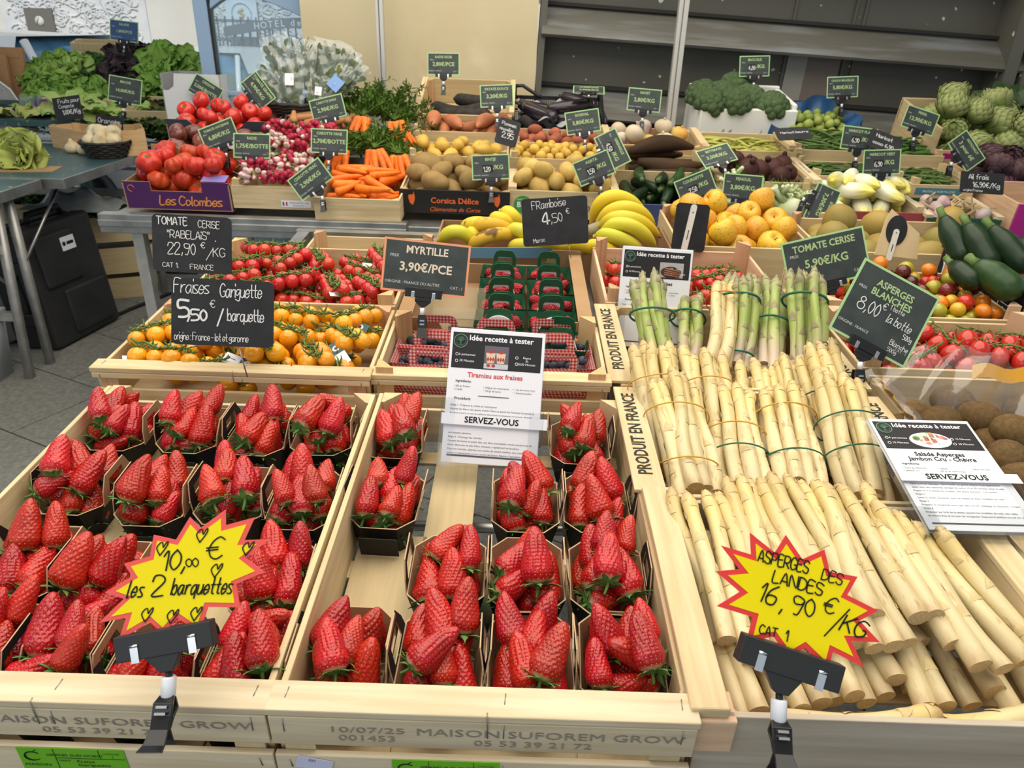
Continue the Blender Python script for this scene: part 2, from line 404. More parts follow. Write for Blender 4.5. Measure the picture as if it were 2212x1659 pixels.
# ---------------------------------------------------------------- street beyond, left
FAC = mat('facade_white', (.72, .71, .66), .8, .2, (.66, .64, .58), 1.2)
REL = mat('facade_relief', (.70, .71, .70), .8, .2, (.60, .62, .64), 3., bump=1., bs=9)
def street():
    YF = 13.
    m = MB(); m.box(-13, 4, YF, YF+.6, 0, 5.2, 0)
    for (a, b) in ((-10.6, -9.15), (-8.25, -5.95), (-5.2, -3.4), (-2.9, -1.)):
        m.box(a, b, YF-.03, YF, .8, 1.85, 1)
        rg = random.Random(int(a*10))                         # carved relief: curls standing out from the panel
        for i in range(110):
            x, z = rg.uniform(a+.15, b-.15), rg.uniform(.95, 1.72); r = rg.uniform(.04, .15); t0 = rg.uniform(0, 6)
            P = [(x + r*(1-k*.07)*math.cos(t0+k*.62)*1.3, YF-.04, min(1.83, max(.83, z + r*(1-k*.07)*math.sin(t0+k*.62)))) for k in range(9)]
            m.tube(P, .015, 5, 1)
    m.box(-13, 4, YF-.25, YF, 2.02, 2.12, 0); m.box(-13, 4, YF-.12, YF, 1.92, 2.02, 0); m.box(-13, 4, YF-.35, YF, 2.5, 2.7, 0)
    m.box(-13, 4, YF-.06, YF, .0, .75, 0)
    m.obj('wall_street', [FAC, REL], kind='structure')
    p = at(88, 45, Y=YF-.05)
    m = MB(); m.box(-.22, .22, 0, .03, -.24, .18, 0)
    q = m.obj('wall_plaque', mat('plaque_grey', (.16, .155, .135), .4), None, T(p.x, YF-.08, p.z), label='small dark square plaque on the white carved street facade', cat='plaque')
    m = MB(); m.lathe([(.0, 0), (.07, 0), (.07, .006), (0, .006)], 16, 0, Rx(90)); m.tube([(-.05, -.004, -.05), (0, -.006, .06), (.05, -.004, -.05)], .012, 5)
    m.obj('emblem', mat('plaque_light', (.62, .62, .58), .6), q, T(0, -.002, .0))
    # hotel portal seen through the glass door
    a = at(597, 55, Y=12.4)
    t = empty('hotel_sign', T(a.x, 12.4, a.z) @ Sc(.62), 'dark curved fascia sign reading HOTEL de S above a gate', 'sign')
    m = MB()
    def arc(u, v): return ((u-.5)*2.6, -.02 + v*0, -.06 + (v-.5)*.22 + .26*math.sin(min(u*1.25, 1)*PI/2) - .12)
    m.grid(arc, 24, 2, 0); m.grid(lambda u, v: (lambda p: (p[0], .08, p[2]))(arc(u, v)), 24, 2, 0)
    for x in (-1.05, -.2): m.tube([(x, .05, -.1), (x, .05, -a.z/.62)], .03, 8)
    m.obj('fascia', mat('fascia_grey', (.10, .12, .14), .6), t)
    ml = MB()
    for ch, u in zip('HOTEL de S', [.32, .385, .45, .51, .565, .62, .66, .72, .78, .82]):
        p = arc(u, .42); text(ml, ch, 0, 0, .15, M=T(p[0], -.05, p[2]-.05) @ Rx(90))
    ml.obj('lettering', CHALK, t)
    m = MB()
    for i in range(12): m.box(-1.1+i*.12, -1.08+i*.12, 0, .02, 0, 1.5)
    m.box(-1.1, .25, 0, .02, 1.42, 1.46); m.box(-1.1, .25, 0, .02, .1, .14)
    m.obj('iron_gate', mat('iron_grey', (.12, .13, .15), .5), None, T(a.x, 12.6, 0), label='dark iron railing gate below the hotel sign', cat='gate')
    a = at(522, 30, Y=12.75)
    m = MB(); m.box(-.24, .24, 0, .03, -.32, .3, 0)
    q = m.obj('round_emblem_panel', mat('panel_blue_white', (.62, .68, .76), .6), None, T(a.x, 12.75, a.z), label='pale panel with a ringed gold emblem behind the glass door', cat='sign')
    m = MB()
    m.tube([(.15*math.cos(i*PI/12), -.005, .15*math.sin(i*PI/12)) for i in range(25)], .012, 6, 0)
    m.tube([(.03, -.005, .07), (-.04, -.005, .03), (.03, -.005, -.01), (-.02, -.005, -.08)], .025, 6, 1)
    m.obj('emblem', [mat('ring_blue', (.40, .46, .56), .6), mat('gold_dull', (.5, .38, .16), .5)], q)
street()
def car(name, label, M, L=4.0, rb=1.21):
    t = empty(name, M, label, 'car')
    white = mat('car_white', (.78, .79, .78), .25, .5, coat=.5)
    glass = mat('car_glass_teal', (.04, .15, .30), .12, .6, (.16, .34, .42), 2.5, 4., (.35, .7))
    m = MB()                                                   # body: cross sections along x, profile in y
    def sec(x):
        k = max(0., 1-abs(x)/(L/2)); return .55 + .33*min(1, k*5)
    def body(u, v):
        x = (u-.5)*L; hw = .83*min(1, (1-abs(2*u-1)**6)+.06); z = sec(x); a = v*2*PI
        return (x, hw*max(-1, min(1, 1.3*math.cos(a))), .52 + (z-.45)*max(-1, min(1, 1.3*math.sin(a))))
    m.grid(body, 28, 25, 0); m.obj('body', white, t)
    m = MB()
    def cab(u, v):
        x = -1.45 + u*2.75; e = max(0, min(1, min(u, 1-u)*5.)); s = math.sin(e*PI/2); a = v*PI
        hw = .70 - .1*abs(math.sin(a)); return (x, hw*max(-1, min(1, 1.25*math.cos(a))), .86 + (.56*s)*max(0, min(1, 1.2*math.sin(a))))
    m.grid(cab, 28, 21, 0); m.obj('windows', glass, t)
    m = MB()
    m.grid(lambda u, v: (-1.0 + u*1.95, (v-.5)*1.22, 1.425 + .035*math.sin(u*PI)*math.sin(v*PI) + .0), 14, 9, 0)
    m.grid(lambda u, v: (-1.0 + u*1.95, (v-.5)*(1.36 if rb > 1.15 else 1.56), rb + .03*math.sin(u*PI)), 14, 9, 0)
    for s in (-1, 1): m.grid(lambda u, v: (-1.0 + u*1.95, s*(.61+(.07 if rb > 1.15 else .17)*(1-v)), rb + v*(1.425-rb) + .03*math.sin(u*PI)*(1-v)), 14, 3, 0)
    for s in (-1, 1):
        for xx in (-1.18, -.05, 1.08): m.tube([(xx*1.18, s*.70, .86), (xx*.93, s*.615, 1.4)], .03, 6, 0)
    m.obj('roof', white, t)
    for s in (-1, 1):
        for xx in (-1.25, 1.25):
            m = MB(); m.lathe([(0, -.1), (.24, -.1), (.31, -.07), (.31, .07), (.24, .1), (0, .1)], 24, 0, Rx(90)); m.lathe([(.0, -.11), (.19, -.11), (.19, .11), (0, .11)], 16, 1, Rx(90))
            m.obj('wheel', [BLACK, CHROME], t, T(xx, s*.74, .31))
    return t
car('parked_car', 'white parked car with teal window at far left behind the lettuces', T(-4.55, 6.5, -.10) @ Rz(-4), rb=1.10)
car('parked_car', 'white parked car seen through the arched glass door', T(-3.75, 10.2, -.3) @ Rz(86))
# arched glass door in pale blue frame
def glassdoor():
    Y = 4.12
    blue = mat('door_blue', (.28, .40, .56), .5, .4); t = empty('glass_door', T(0, Y, 0), 'arched glass door leaf in pale blue frame beside the yellow wall', 'door')
    xl, xi = at(448, 150, Y=Y).x-.02, at(474, 150, Y=Y).x
    xr = at(657, 60, Y=Y).x
    m = MB(); m.box(xl, xi, -.03, .03, .0, 1.75); m.box(xl, xr, -.03, .03, 0, .3)
    zb = at(560, 204, Y=Y).z; m.box(xi, xr, -.015, .015, zb-.01, zb+.012)
    # arch head
    n = 20; A = []; B = []
    z0, z1 = at(474, 2, Y=Y).z, at(655, 50, Y=Y).z; zt = z0 + .06
    for i in range(n+1):
        u = i/n; x = xi + (xr+.05-xi)*u; z = z0 - .04 + .075*math.sin(min(1, u*3.)*PI/2) - .175*max(0, u-.2)**1.7
        A.append((x, z)); B.append((x+.02, z + .10 + .03*u))
    V = [(x, y, z) for y in (-.03, .03) for x, z in A + B]; k = n+1
    F = []
    for i in range(n):
        F += [(i, i+1, k+i+1, k+i), (2*k+i, 3*k+i, 3*k+i+1, 2*k+i+1), (i, 2*k+i, 2*k+i+1, i+1), (k+i, k+i+1, 3*k+i+1, 3*k+i)]
    m.add(V, F, 0, None, None, False)
    bevel(m.obj('frame', blue, t), .004)
    m = MB(); m.box(xi, xr, -.004, .004, .3, z0+.04)
    gm = bpy.data.materials.new('door_glass'); gm.use_nodes = True; N = gm.node_tree.nodes; Lk = gm.node_tree.links
    N.clear(); o = N.new('ShaderNodeOutputMaterial'); mx = N.new('ShaderNodeMixShader'); tr = N.new('ShaderNodeBsdfTransparent'); gl = N.new('ShaderNodeBsdfGlossy'); df = N.new('ShaderNodeBsdfDiffuse')
    tr.inputs[0].default_value = (.86, .95, .98, 1); gl.inputs['Roughness'].default_value = .05; df.inputs[0].default_value = (.7, .8, .9, 1)
    m2 = N.new('ShaderNodeMixShader'); m2.inputs[0].default_value = .12; Lk.new(tr.outputs[0], m2.inputs[1]); Lk.new(df.outputs[0], m2.inputs[2])
    mx.inputs[0].default_value = .05; Lk.new(m2.outputs[0], mx.inputs[1]); Lk.new(gl.outputs[0], mx.inputs[2]); Lk.new(mx.outputs[0], o.inputs[0])
    m.obj('pane', gm, t)
    m = MB(); m.box(xi-.008, xi+.004, -.034, -.0, .3, z0+.04); m.obj('seal', BLACK, t)
glassdoor()
# ================================================================ front display table
def front_table():
    t = empty('display_table', T(0, .45, 0), 'grey metal display table carrying the strawberry and asparagus crates', 'table')
    M = T(0, -.45, 0) @ FM
    m = MB()
    for x in (-.655, -.235, .03, .20, .62, 1.06): m.box(x-.018, x+.018, 0.0, 1.75, -.135, -.105, 0, M)
    m.obj('deck_bars', STEEL, t)
    m = MB()
    for y in (.17, .40, .75, 1.1, 1.5): m.tube([(-.66, y, -.128), (1.3, y, -.128)], .008, 8, 0, M)
    m.obj('cross_rods', STEEL, t)
    m = MB(); m.box(-.68, 1.42, -.035, -.005, -.16, -.104, 0, M); m.obj('front_rail', BLACK, t)
    m = MB(); m.box(-.68, 1.42, 1.72, 1.75, -.16, -.104, 0, M); m.obj('rear_rail', STEEL, t)
    for x in (-.60, 1.34):
        for y in (.5, 2.1):
            m = MB(); m.box(x-.018, x+.018, y-.018-.45, y+.018-.45, 0, .80 + .063*(y-.518) - .03); m.obj('leg', ALU, t)
front_table()
# ---------------------------------------------------------------- wooden crates
def crate(label, M, w, d, h, cols=None, wt=.007, style='plain', post=.0, ph=.03, names='wooden_crate', back=True, gap=False, rail=.034, postc=None, depth_side=None):
    """open crate; origin = front left top corner at rim height, x right, y back; rim at z=0, floor at z=-h"""
    A, B = cols or (WPALE, WPALE); P = postc or WPOST
    t = empty(names, M, label, 'crate')
    hs = depth_side or h
    m = MB(); m.box(0, wt, .012, d-.012, -hs, 0); bevel(m.obj('side_panel', A, t), .0012)
    m = MB(); m.box(w-wt, w, .012, d-.012, -hs, 0); bevel(m.obj('side_panel', A, t), .0012)
    def end(y0, y1, nm, out):
        if style == 'rail':
            m = MB(); a = y0 if out < 0 else y1
            m.box(-.004, w+.004, min(a, a-out*rail), max(a, a-out*rail), -.0005, .0085)
            bevel(m.obj(nm + '_rail', B, t), .0014)
            m = MB(); m.box(-.002, w+.002, y0, y1, -h*(.13 if gap else .43), -.001); bevel(m.obj(nm + '_upper_slat', B, t), .0012)
            m = MB(); m.box(-.002, w+.002, y0, y1, -h, -h*(.36 if gap else .60)); bevel(m.obj(nm + '_lower_slat', B, t), .0012)
            m = MB()
            for x in (.012, w/2+.02, w-.012):
                m.tube([(x, a+out*.0005, -.003), (x, a+out*.0005, -.010 if gap else -.022)], .0006, 5); m.tube([(x, a-out*.014, .0088), (x+.001, a-out*.026, .0088)], .0006, 5)
                m.tube([(x, a+out*.0005, -h*.66), (x+.002, a+out*.0005, -h*.78)], .0006, 5)
            m.tube([(w*.51, a-out*.004, .009), (w*.51, a+out*.001, .009), (w*.512, a+out*.001, -.010 if gap else -.022)], .0006, 5)
            m.obj('staple', STEEL, t)
        elif style == 'plain':
            m = MB(); m.box(0, w, y0, y1, -h, 0); bevel(m.obj(nm + '_panel', B, t), .0012)
    end(0, wt, 'front', -1)
    if back and style == 'rail':
        m = MB(); m.box(0, w, d-wt, d, -h, -.034); m.obj('back_panel', B, t)
    elif back: end(d-wt, d, 'back', 1)
    m = MB(); n = 4; fz = -h
    if style == 'rail' and names == 'strawberry_crate':
        n = 0
        for y in (.03, .295, .56): m = MB(); m.box(wt, w-wt, y-.016, y+.016, fz-.001, fz+.004); m.obj('bottom_batten', A, t)
    for i in range(n): m.box(wt, w-wt, wt+(d-2*wt)*i/n+.006, wt+(d-2*wt)*(i+1)/n-.006, fz, fz+.004)
    if n: m.obj('bottom', A, t)
    for sx in (0, 1):
        for sy in (0, 1):
            m = MB(); x = wt if sx == 0 else w-wt; y = wt if sy == 0 else d-wt; a = ph if sx == 0 else -ph; b = ph if sy == 0 else -ph
            pts = [(x, y), (x+a, y), (x+a*.15, y+b), (x, y+b)]
            if (sx + sy) % 2: pts = pts[::-1]
            m.poly(pts, -h, post if post else -.002)
            V = m.v; m.uv = [[(m.v[i][0]*1.+.3*k, m.v[i][2]) if 0 else (m.v[i][2], m.v[i][0]+m.v[i][1]) for i in f] for k, f in enumerate(m.f)]
            m.obj('corner_post', P, t)
    return t
def F(x, Y, dz=0., tilt=0.): return FM @ T(x, FV(Y), dz) @ Rx(tilt)
H0 = .098
crA = crate('wide pale crate of strawberry punnets at front left, behind the starburst sign with hearts', F(-.668, .490), .443, .615, H0, (WPALE, WWHITE), style='rail', names='strawberry_crate', postc=WPLY)
crB = crate('pale crate of strawberry punnets in the front middle, with gaps between punnets', F(-.219, .490), .404, .62, H0, (WPALE, WWHITE), style='rail', names='strawberry_crate', postc=WPLY)
# lay-on bottom boards and printed lettering of the two strawberry crates
def scrap(t, w):
    for x0, x1, y0, y1 in ((.012, .105, .01, .36), (.10, .168, .30, .60), (.30, .39, .01, .60)) if w < .42 else ((.05, .2, .01, .6), (.26, .36, .01, .6)):
        m = MB(); m.box(x0, x1, y0, y1, -H0+.0045, -H0+.008); m.obj('bottom_board', WPLY, t)
scrap(crA, .443); scrap(crB, .404)
GI = mat('stamp_grey', (.30, .26, .21), .8, .1)
def printing(t, w, off):
    m = MB(); Q = Rx(90)
    text(m, 'MAISON SUFOREM GROW', w*(.66+off), -.0215, .0105, M=Q, z=.0008, wide=1.5)
    text(m, '05 53 39 21 72', w*(.62+off), -.0345, .0085, M=Q, z=.0008, wide=1.6)
    text(m, '10/07/25', w*(.225+off), -.0205, .0085, M=Q, z=.0008, wide=1.8); text(m, '001453', w*(.225+off), -.0325, .0085, M=Q, z=.0008, wide=1.6)
    m.obj('lettering', GI, t)
printing(crA, .443, .02); printing(crB, .404, .0)
def greenlabel(t, x, z0):
    m = MB(); m.box(0, .106, 0, .0006, -.034, 0)
    g = m.obj('label', GREENL, t, T(x, -.0010, z0))
    m = MB(); Q = Rx(90)
    m.tube([(.014+.0075*math.cos(a)*(1.05), -.0004, -.0125+.0065*math.sin(a)) for a in [R(35+i*19) for i in range(16)]], [.0003+.0006*math.sin(i/15*PI) for i in range(16)], 5)
    m.tube([(.0165, -.0004, -.0045), (.019, -.0004, -.003)], .0005, 5)
    text(m, 'MAISON', .016, -.0275, .0036, M=Q, wide=1.4)
    m.box(.036, .0364, -.0004, 0, -.034, -.001); m.box(.0805, .0809, -.0004, 0, -.0135, -.001); m.box(.036, .105, -.0004, 0, -.0148, -.0144)
    text(m, 'GRAND SUD-OUEST', .056, -.0115, .0036, M=Q, wide=1.25); text(m, 'CATEGORIE', .093, -.007, .0022, M=Q); text(m, '1', .0935, -.0122, .0034, M=Q)
    text(m, 'VARIÉTÉ', .044, -.0195, .0024, M=Q); text(m, 'Fraise', .056, -.021, .0042, M=Q, align_='LEFT', wide=1.3); text(m, 'Gariguette', .056, -.0265, .0042, M=Q, align_='LEFT', wide=1.3)
    m.obj('lettering', INK, g)
greenlabel(crA, .192, -H0*.605); greenlabel(crB, .113, -H0*.605)
m = MB(); m.box(-.018, .018, 0, .0006, -.009, .009); s_ = m.obj('sticker', mat('sticker_lilac', (.62, .62, .80), .5), crB, T(.036, -.0012, -H0*.72) @ Ry(14))
m = MB(); text(m, '027', -.003, .004, .0034, M=Rx(90)); m.obj('lettering', INK, s_)
# ---------------------------------------------------------------- strawberries
SEED = mat('strawberry_seed', (.80, .42, .10), .35, .5)
def strawmat():
    m = mat('strawberry_red', (.50, .009, .007), .36, .2, (.36, .005, .004), 38., 2., (.35, .7), jit=.16, hj=.004, coat=.65)
    t = m.node_tree; N = t.nodes; L = t.links; b = N['Principled BSDF']
    src = b.inputs['Base Color'].links[0].from_socket
    tc = N.new('ShaderNodeTexCoord'); sx = N.new('ShaderNodeSeparateXYZ'); L.new(tc.outputs['Generated'], sx.inputs[0])
    r = N.new('ShaderNodeMapRange'); r.inputs['From Min'].default_value = .09; r.inputs['From Max'].default_value = .02; L.new(sx.outputs['Z'], r.inputs['Value'])
    mx = N.new('ShaderNodeMix'); mx.data_type = 'RGBA'; L.new(r.outputs[0], mx.inputs['Factor']); L.new(src, mx.inputs['A']); mx.inputs['B'].default_value = (.80, .52, .34, 1)
    L.new(mx.outputs['Result'], b.inputs['Base Color']); return m
STRAW = strawmat()
def berry_mesh(k):
    rg = np.random.RandomState(100+k); L = 1.0
    nu, nv = 64, 72
    fat = rg.uniform(.27, .335); neck = rg.uniform(.35, .75); tipw = rg.uniform(.30, .52); bend = rg.uniform(-.10, .10); flat = rg.uniform(.85, 1.1)
    def prof(t):                                            # t 0 base .. 1 tip
        a = np.clip(t/.26, 0, 1); base = np.sqrt(np.clip(1-(1-a)**2, 0, 1))
        tp = np.clip((1-t)/.30, 0, 1); tip = np.sqrt(np.clip(1-(1-tp)**2, 0, 1))
        body = 1 - (1-tipw)*np.clip((t-.22)/.78, 0, 1)**(.7+neck)
        return fat*base*tip**.9*body + .002
    # seeds on a staggered lattice
    rows = 15; seeds = []
    for i in range(rows):
        t = .07 + .89*(i+.5)/rows; n = max(4, int(round(2*PI*prof(t)/.098)))
        for j in range(n): seeds.append((2*PI*(j+.5*(i % 2)+rg.uniform(-.08, .08))/n, t + rg.uniform(-.008, .008)))
    sd = np.array(seeds)
    u = np.linspace(0, 1, nu); th = np.linspace(0, 2*PI, nv, endpoint=False)
    U, H = np.meshgrid(u, th, indexing='ij'); r = prof(U)
    lump = 1 + .05*np.sin(2*H + rg.uniform(0, 6))*np.sin(U*PI) + .03*np.sin(3*H+5*U+rg.uniform(0, 6))
    X = r*lump*np.cos(H)*flat + bend*np.sin(U*PI*.8)*.6; Y = r*lump*np.sin(H); Z = U*L
    sr = prof(sd[:, 1]); lp = 1 + 0*sr
    d = np.full(U.shape, 9.)
    for (a, t), q in zip(sd, sr):
        dh = np.angle(np.exp(1j*(H-a)))*q; dz = (U-t); d = np.minimum(d, dh*dh+dz*dz)
    d = np.sqrt(d); dim = -.024*np.exp(-(d/.026)**2) + .006*np.clip(d/.05, 0, 1)
    nx, ny = np.cos(H), np.sin(H); fade = np.sin(np.clip(U, .02, .98)*PI)**.5
    X += dim*nx*fade; Y += dim*ny*fade
    mb = MB()
    V = np.stack([X, Y, Z], -1).reshape(-1, 3).tolist()
    F_ = [(i*nv+j, i*nv+(j+1) % nv, (i+1)*nv+(j+1) % nv, (i+1)*nv+j) for i in range(nu-1) for j in range(nv)]
    F_ += [tuple(range(nv))[::-1], tuple((nu-1)*nv+j for j in range(nv))]
    mb.add(V, F_, 0)
    ph = None
    for (a, t), q in zip(sd, sr):                           # seed kernels
        i = min(nu-1, max(0, int(round(t*(nu-1))))); j = int(round(a/(2*PI)*nv)) % nv
        p = np.array([X[i, j], Y[i, j], Z[i, j]]); n = np.array([nx[i, j], ny[i, j], .25*(1 if t > .5 else -.3)]); n = n/np.linalg.norm(n)
        e = np.array([0, 0, 1.]) - n*n[2]; e = e/np.linalg.norm(e); f = np.cross(n, e); c = p + n*.002
        vs = [c+e*.0125, c+f*.0078, c-e*.0125, c-f*.0078, c+n*.006]
        mb.add([v.tolist() for v in vs], [(0, 1, 4), (1, 2, 4), (2, 3, 4), (3, 0, 4)], 1)
    me = mb.mesh('strawberry', [STRAW, SEED]); s = .07
    me.transform(Sc(s)); return me, fat*s
BERRY = [berry_mesh(k) for k in range(9)]
CALG = mat('calyx_green', (.075, .19, .035), .55, .3, (.13, .28, .07), 60., jit=.2)
def calyx_mesh(k):
    rg = random.Random(k); m = MB(); n = rg.choice((9, 10, 11))
    for i in range(n):
        a = 2*PI*i/n + rg.uniform(-.2, .2); L = rg.uniform(.014, .021); w = rg.uniform(.0028, .004); up = rg.uniform(-.006, .006)
        def leaf(u, v, a=a, L=L, w=w, up=up):
            r = .003 + L*u; q = (v-.5)*2*w*math.sin(PI*min(1, u*.85+.15))**.8*(1-u**4); z = -.0015 + .004*math.sin(u*2.2) + up*u*u - abs(v-.5)*.002 - .003*u
            return (r*math.cos(a)-q*math.sin(a), r*math.sin(a)+q*math.cos(a), z)
        m.grid(leaf, 7, 4, 0)
    m.tube([(0, 0, 0), (.001, 0, -.006), (.003, .001, -.013)], [.0022, .0016, .0014], 6, 0)
    return m.mesh('calyx', CALG)
CAL = [calyx_mesh(k) for k in range(4)]
# ---------------------------------------------------------------- punnets
PUN_W, PUN_D, PUN_H = .094, .132, .052
CARDBK = mat('punnet_black', (.014, .013, .013), .6, .3)
CARDBR = mat('punnet_brown', (.36, .215, .115), .8, .15, (.31, .18, .095), 12.)
EDGE = mat('card_edge', (.50, .35, .21), .8, .1)
def punnet_meshes():
    def oct_(w, d, c, z): return [(-w/2+c, -d/2, z), (w/2-c, -d/2, z), (w/2, -d/2+c, z), (w/2, d/2-c, z), (w/2-c, d/2, z), (-w/2+c, d/2, z), (-w/2, d/2-c, z), (-w/2, -d/2+c, z)]
    a = oct_(PUN_W*.74, PUN_D*.76, .010, 0); b = oct_(PUN_W, PUN_D, .022, PUN_H)
    a2 = oct_(PUN_W*.74-.003, PUN_D*.76-.003, .010, .0015); b2 = oct_(PUN_W-.0035, PUN_D-.0035, .0212, PUN_H)
    q = lambda z, i: (i, (i+1) % 8, 8+(i+1) % 8, 8+i)
    m = MB()
    m.add(a+b, [q(0, i) for i in range(8)] + [tuple(range(8))[::-1]], 0, None, None, False)
    m.add(a2+b2, [(i, 8+i, 8+(i+1) % 8, (i+1) % 8) for i in range(8)] + [tuple(range(8))], 1, None, None, False)
    m.add(b+b2, [(i, (i+1) % 8, 8+(i+1) % 8, 8+i) for i in range(8)], 2, None, None, False)
    m.box(-PUN_W*.28, PUN_W*.28, -.0012, .0, 0, PUN_H*.72, 0, T(0, -PUN_D*.5+.0025, .006) @ Rx(14) @ T(0, -.0016, 0))
    tray = m.mesh('tray', [CARDBK, CARDBR, EDGE])
    m = MB(); L, hh, t = PUN_D*.62, .038, .0016               # handle outline in (y,z) with slot
    def outline(k):
        o = [(-L/2, -.004), (-L/2+.004, hh*.45), (-L/2+.016, hh), (L/2-.016, hh), (L/2-.004, hh*.45), (L/2, -.004)]
        i = [(-L/2+.019, .004), (-L/2+.020, hh*.35), (-L/2+.023, hh*.72), (L/2-.023, hh*.72), (L/2-.020, hh*.35), (L/2-.019, .004)]
        return o + i
    O = outline(0)
    for x, mt in ((-t/2, 1), (t/2, 0)):
        V = [(x, y, z) for y, z in O]; fs = [(i, i+1, 7+i, 6+i) for i in range(5)]
        fs.append((0, 6, 11, 5))
        m.add(V, fs if x < 0 else [f[::-1] for f in fs], mt, None, None, False)
    V = [(-t/2, y, z) for y, z in O] + [(t/2, y, z) for y, z in O]
    m.add(V, [(i, i+1, 13+i, 12+i) for i in range(5)] + [(6+i, 7+i, 19+i, 18+i) for i in range(5)] + [(11, 6, 18, 23)], 2, None, None, False)
    return tray, m.mesh('handle', [CARDBK, CARDBR, EDGE])
TRAY, HANDLE = punnet_meshes()
ROWN = ['back', 'second', 'third', 'front']
def punnet(cx, cy, crate_w, where, seed, nb=9, crate_no=0, M0=None, dz=0.):
    rg = random.Random(seed)
    M = F(0, .502) @ T(cx, cy, -H0+.006+dz) @ Rz(rg.uniform(-2.5, 2.5)) @ Rx(rg.uniform(-1.5, 2))
    p = empty('cardboard_punnet', M, 'brown cardboard punnet holding strawberries, ' + where, 'punnet', 'cardboard strawberry punnets')
    ob('tray', TRAY, p)
    ob('handle', HANDLE, p, T(-PUN_W/2-.0005, 0, PUN_H) @ Ry(rg.uniform(-16, 4)))
    ob('handle', HANDLE, p, T(PUN_W/2+.0005, 0, PUN_H) @ Ry(rg.uniform(-4, 12)) @ Rz(180))
    def shape(r, i):
        k = r.randint(len(BERRY)); me, fat = BERRY[k]; s = r.uniform(.74, 1.0) if i > 2 else r.uniform(.66, .85)
        if r.rand() < .86: d = Vector((r.uniform(-.42, .42), r.uniform(.45, 1.1), r.uniform(.35, .85)))
        else: d = Vector((r.uniform(-1, 1), r.uniform(-.1, .6), r.uniform(.1, .5)))
        if i < 4: d = Vector((r.uniform(-1, 1), r.uniform(-.3, 1), r.uniform(.0, .5)))
        Mx = align(d.normalized()) @ Rz(r.uniform(0, 360)) @ Sc(s)
        L = .07; sp = chain([(0, 0, L*.27), (0, 0, L*.52), (0, 0, L*.80)], [fat*.98, fat*.88, fat*.55])
        sp = rotb(Mx, sp); return k, Mx, sp
    items = drop(nb+4, (-PUN_W*.44, PUN_W*.44, -PUN_D*.43, PUN_D*.43), shape, seed, .012, 60, shrink=.74, bias=(0, 0), zmax=.115, inset=.97)
    out = []
    for n, (k, Mx) in enumerate(items):
        o = ob('strawberry', BERRY[k][0], None, M @ Mx)
        ob('calyx', CAL[(k+n) % 4], o, T(0, 0, .0015) @ Rz(n*40) @ Sc(rg.uniform(1.0, 1.4)))
        out.append(o)
    lab(out, rg.choice(['ripe red strawberry', 'glossy red strawberry']), where, 'strawberries in cardboard punnets', 'strawberry', 3)
COLN = ['first', 'second', 'third', 'fourth']
def punnets():
    s = 11
    # pixel centres of the punnets seen in the two crates: (crate, row, column, px, py of the tray's rim centre)
    LST = [('left crate', 0, [(290, 905), (430, 922), (570, 930), (705, 935)]), ('left crate', 1, [(185, 1050), (350, 1070), (515, 1070), (663, 1078)]),
           ('left crate', 2, [(80, 1215), (235, 1250), None, (600, 1255)]), ('left crate', 3, [(-10, 1405), (155, 1420), (345, 1440), (545, 1440)]),
           ('middle crate', 0, [(860, 930), None, None, (1250, 940)]), ('middle crate', 1, [(838, 1080), None, (1135, 1085), (1285, 1085)]),
           ('middle crate', 2, [None, (968, 1235), (1137, 1240), (1310, 1245)]), ('middle crate', 3, [(755, 1410), (955, 1415), (1145, 1420), (1342, 1420)])]
    for nm, row, cols in LST:
        for c, px in enumerate(cols):
            s += 1
            if px is None: continue
            # rim plane is .04 below the crate rims
            d = ray(*px); a = .063; z0 = .909 - a*.518 - .042
            tt = (z0 - CZ)/(d.z - a*d.y); p = FM.inverted() @ (Vector((0, 0, CZ)) + d*tt)
            cy = p.y - FV(.502)
            punnet(p.x, min(max(cy, .078), .53), .4, f"{COLN[c]} punnet of {ROWN[row]} row, {nm}", s)
punnets()

m = MB(); m.poly([(0, 0), (.03, 0), (.034, .014), (.046, .014), (.05, 0), (.115, 0), (.115, .17), (0, .17)], 0, .002); 
m.obj('plastic_sheet', mat('panel_olive_green', (.19, .26, .012), .5), None, F(-.219+.106, .645, -H0-.0055), label='olive green plastic panel seen through the gap in the middle strawberry crate', cat='panel')
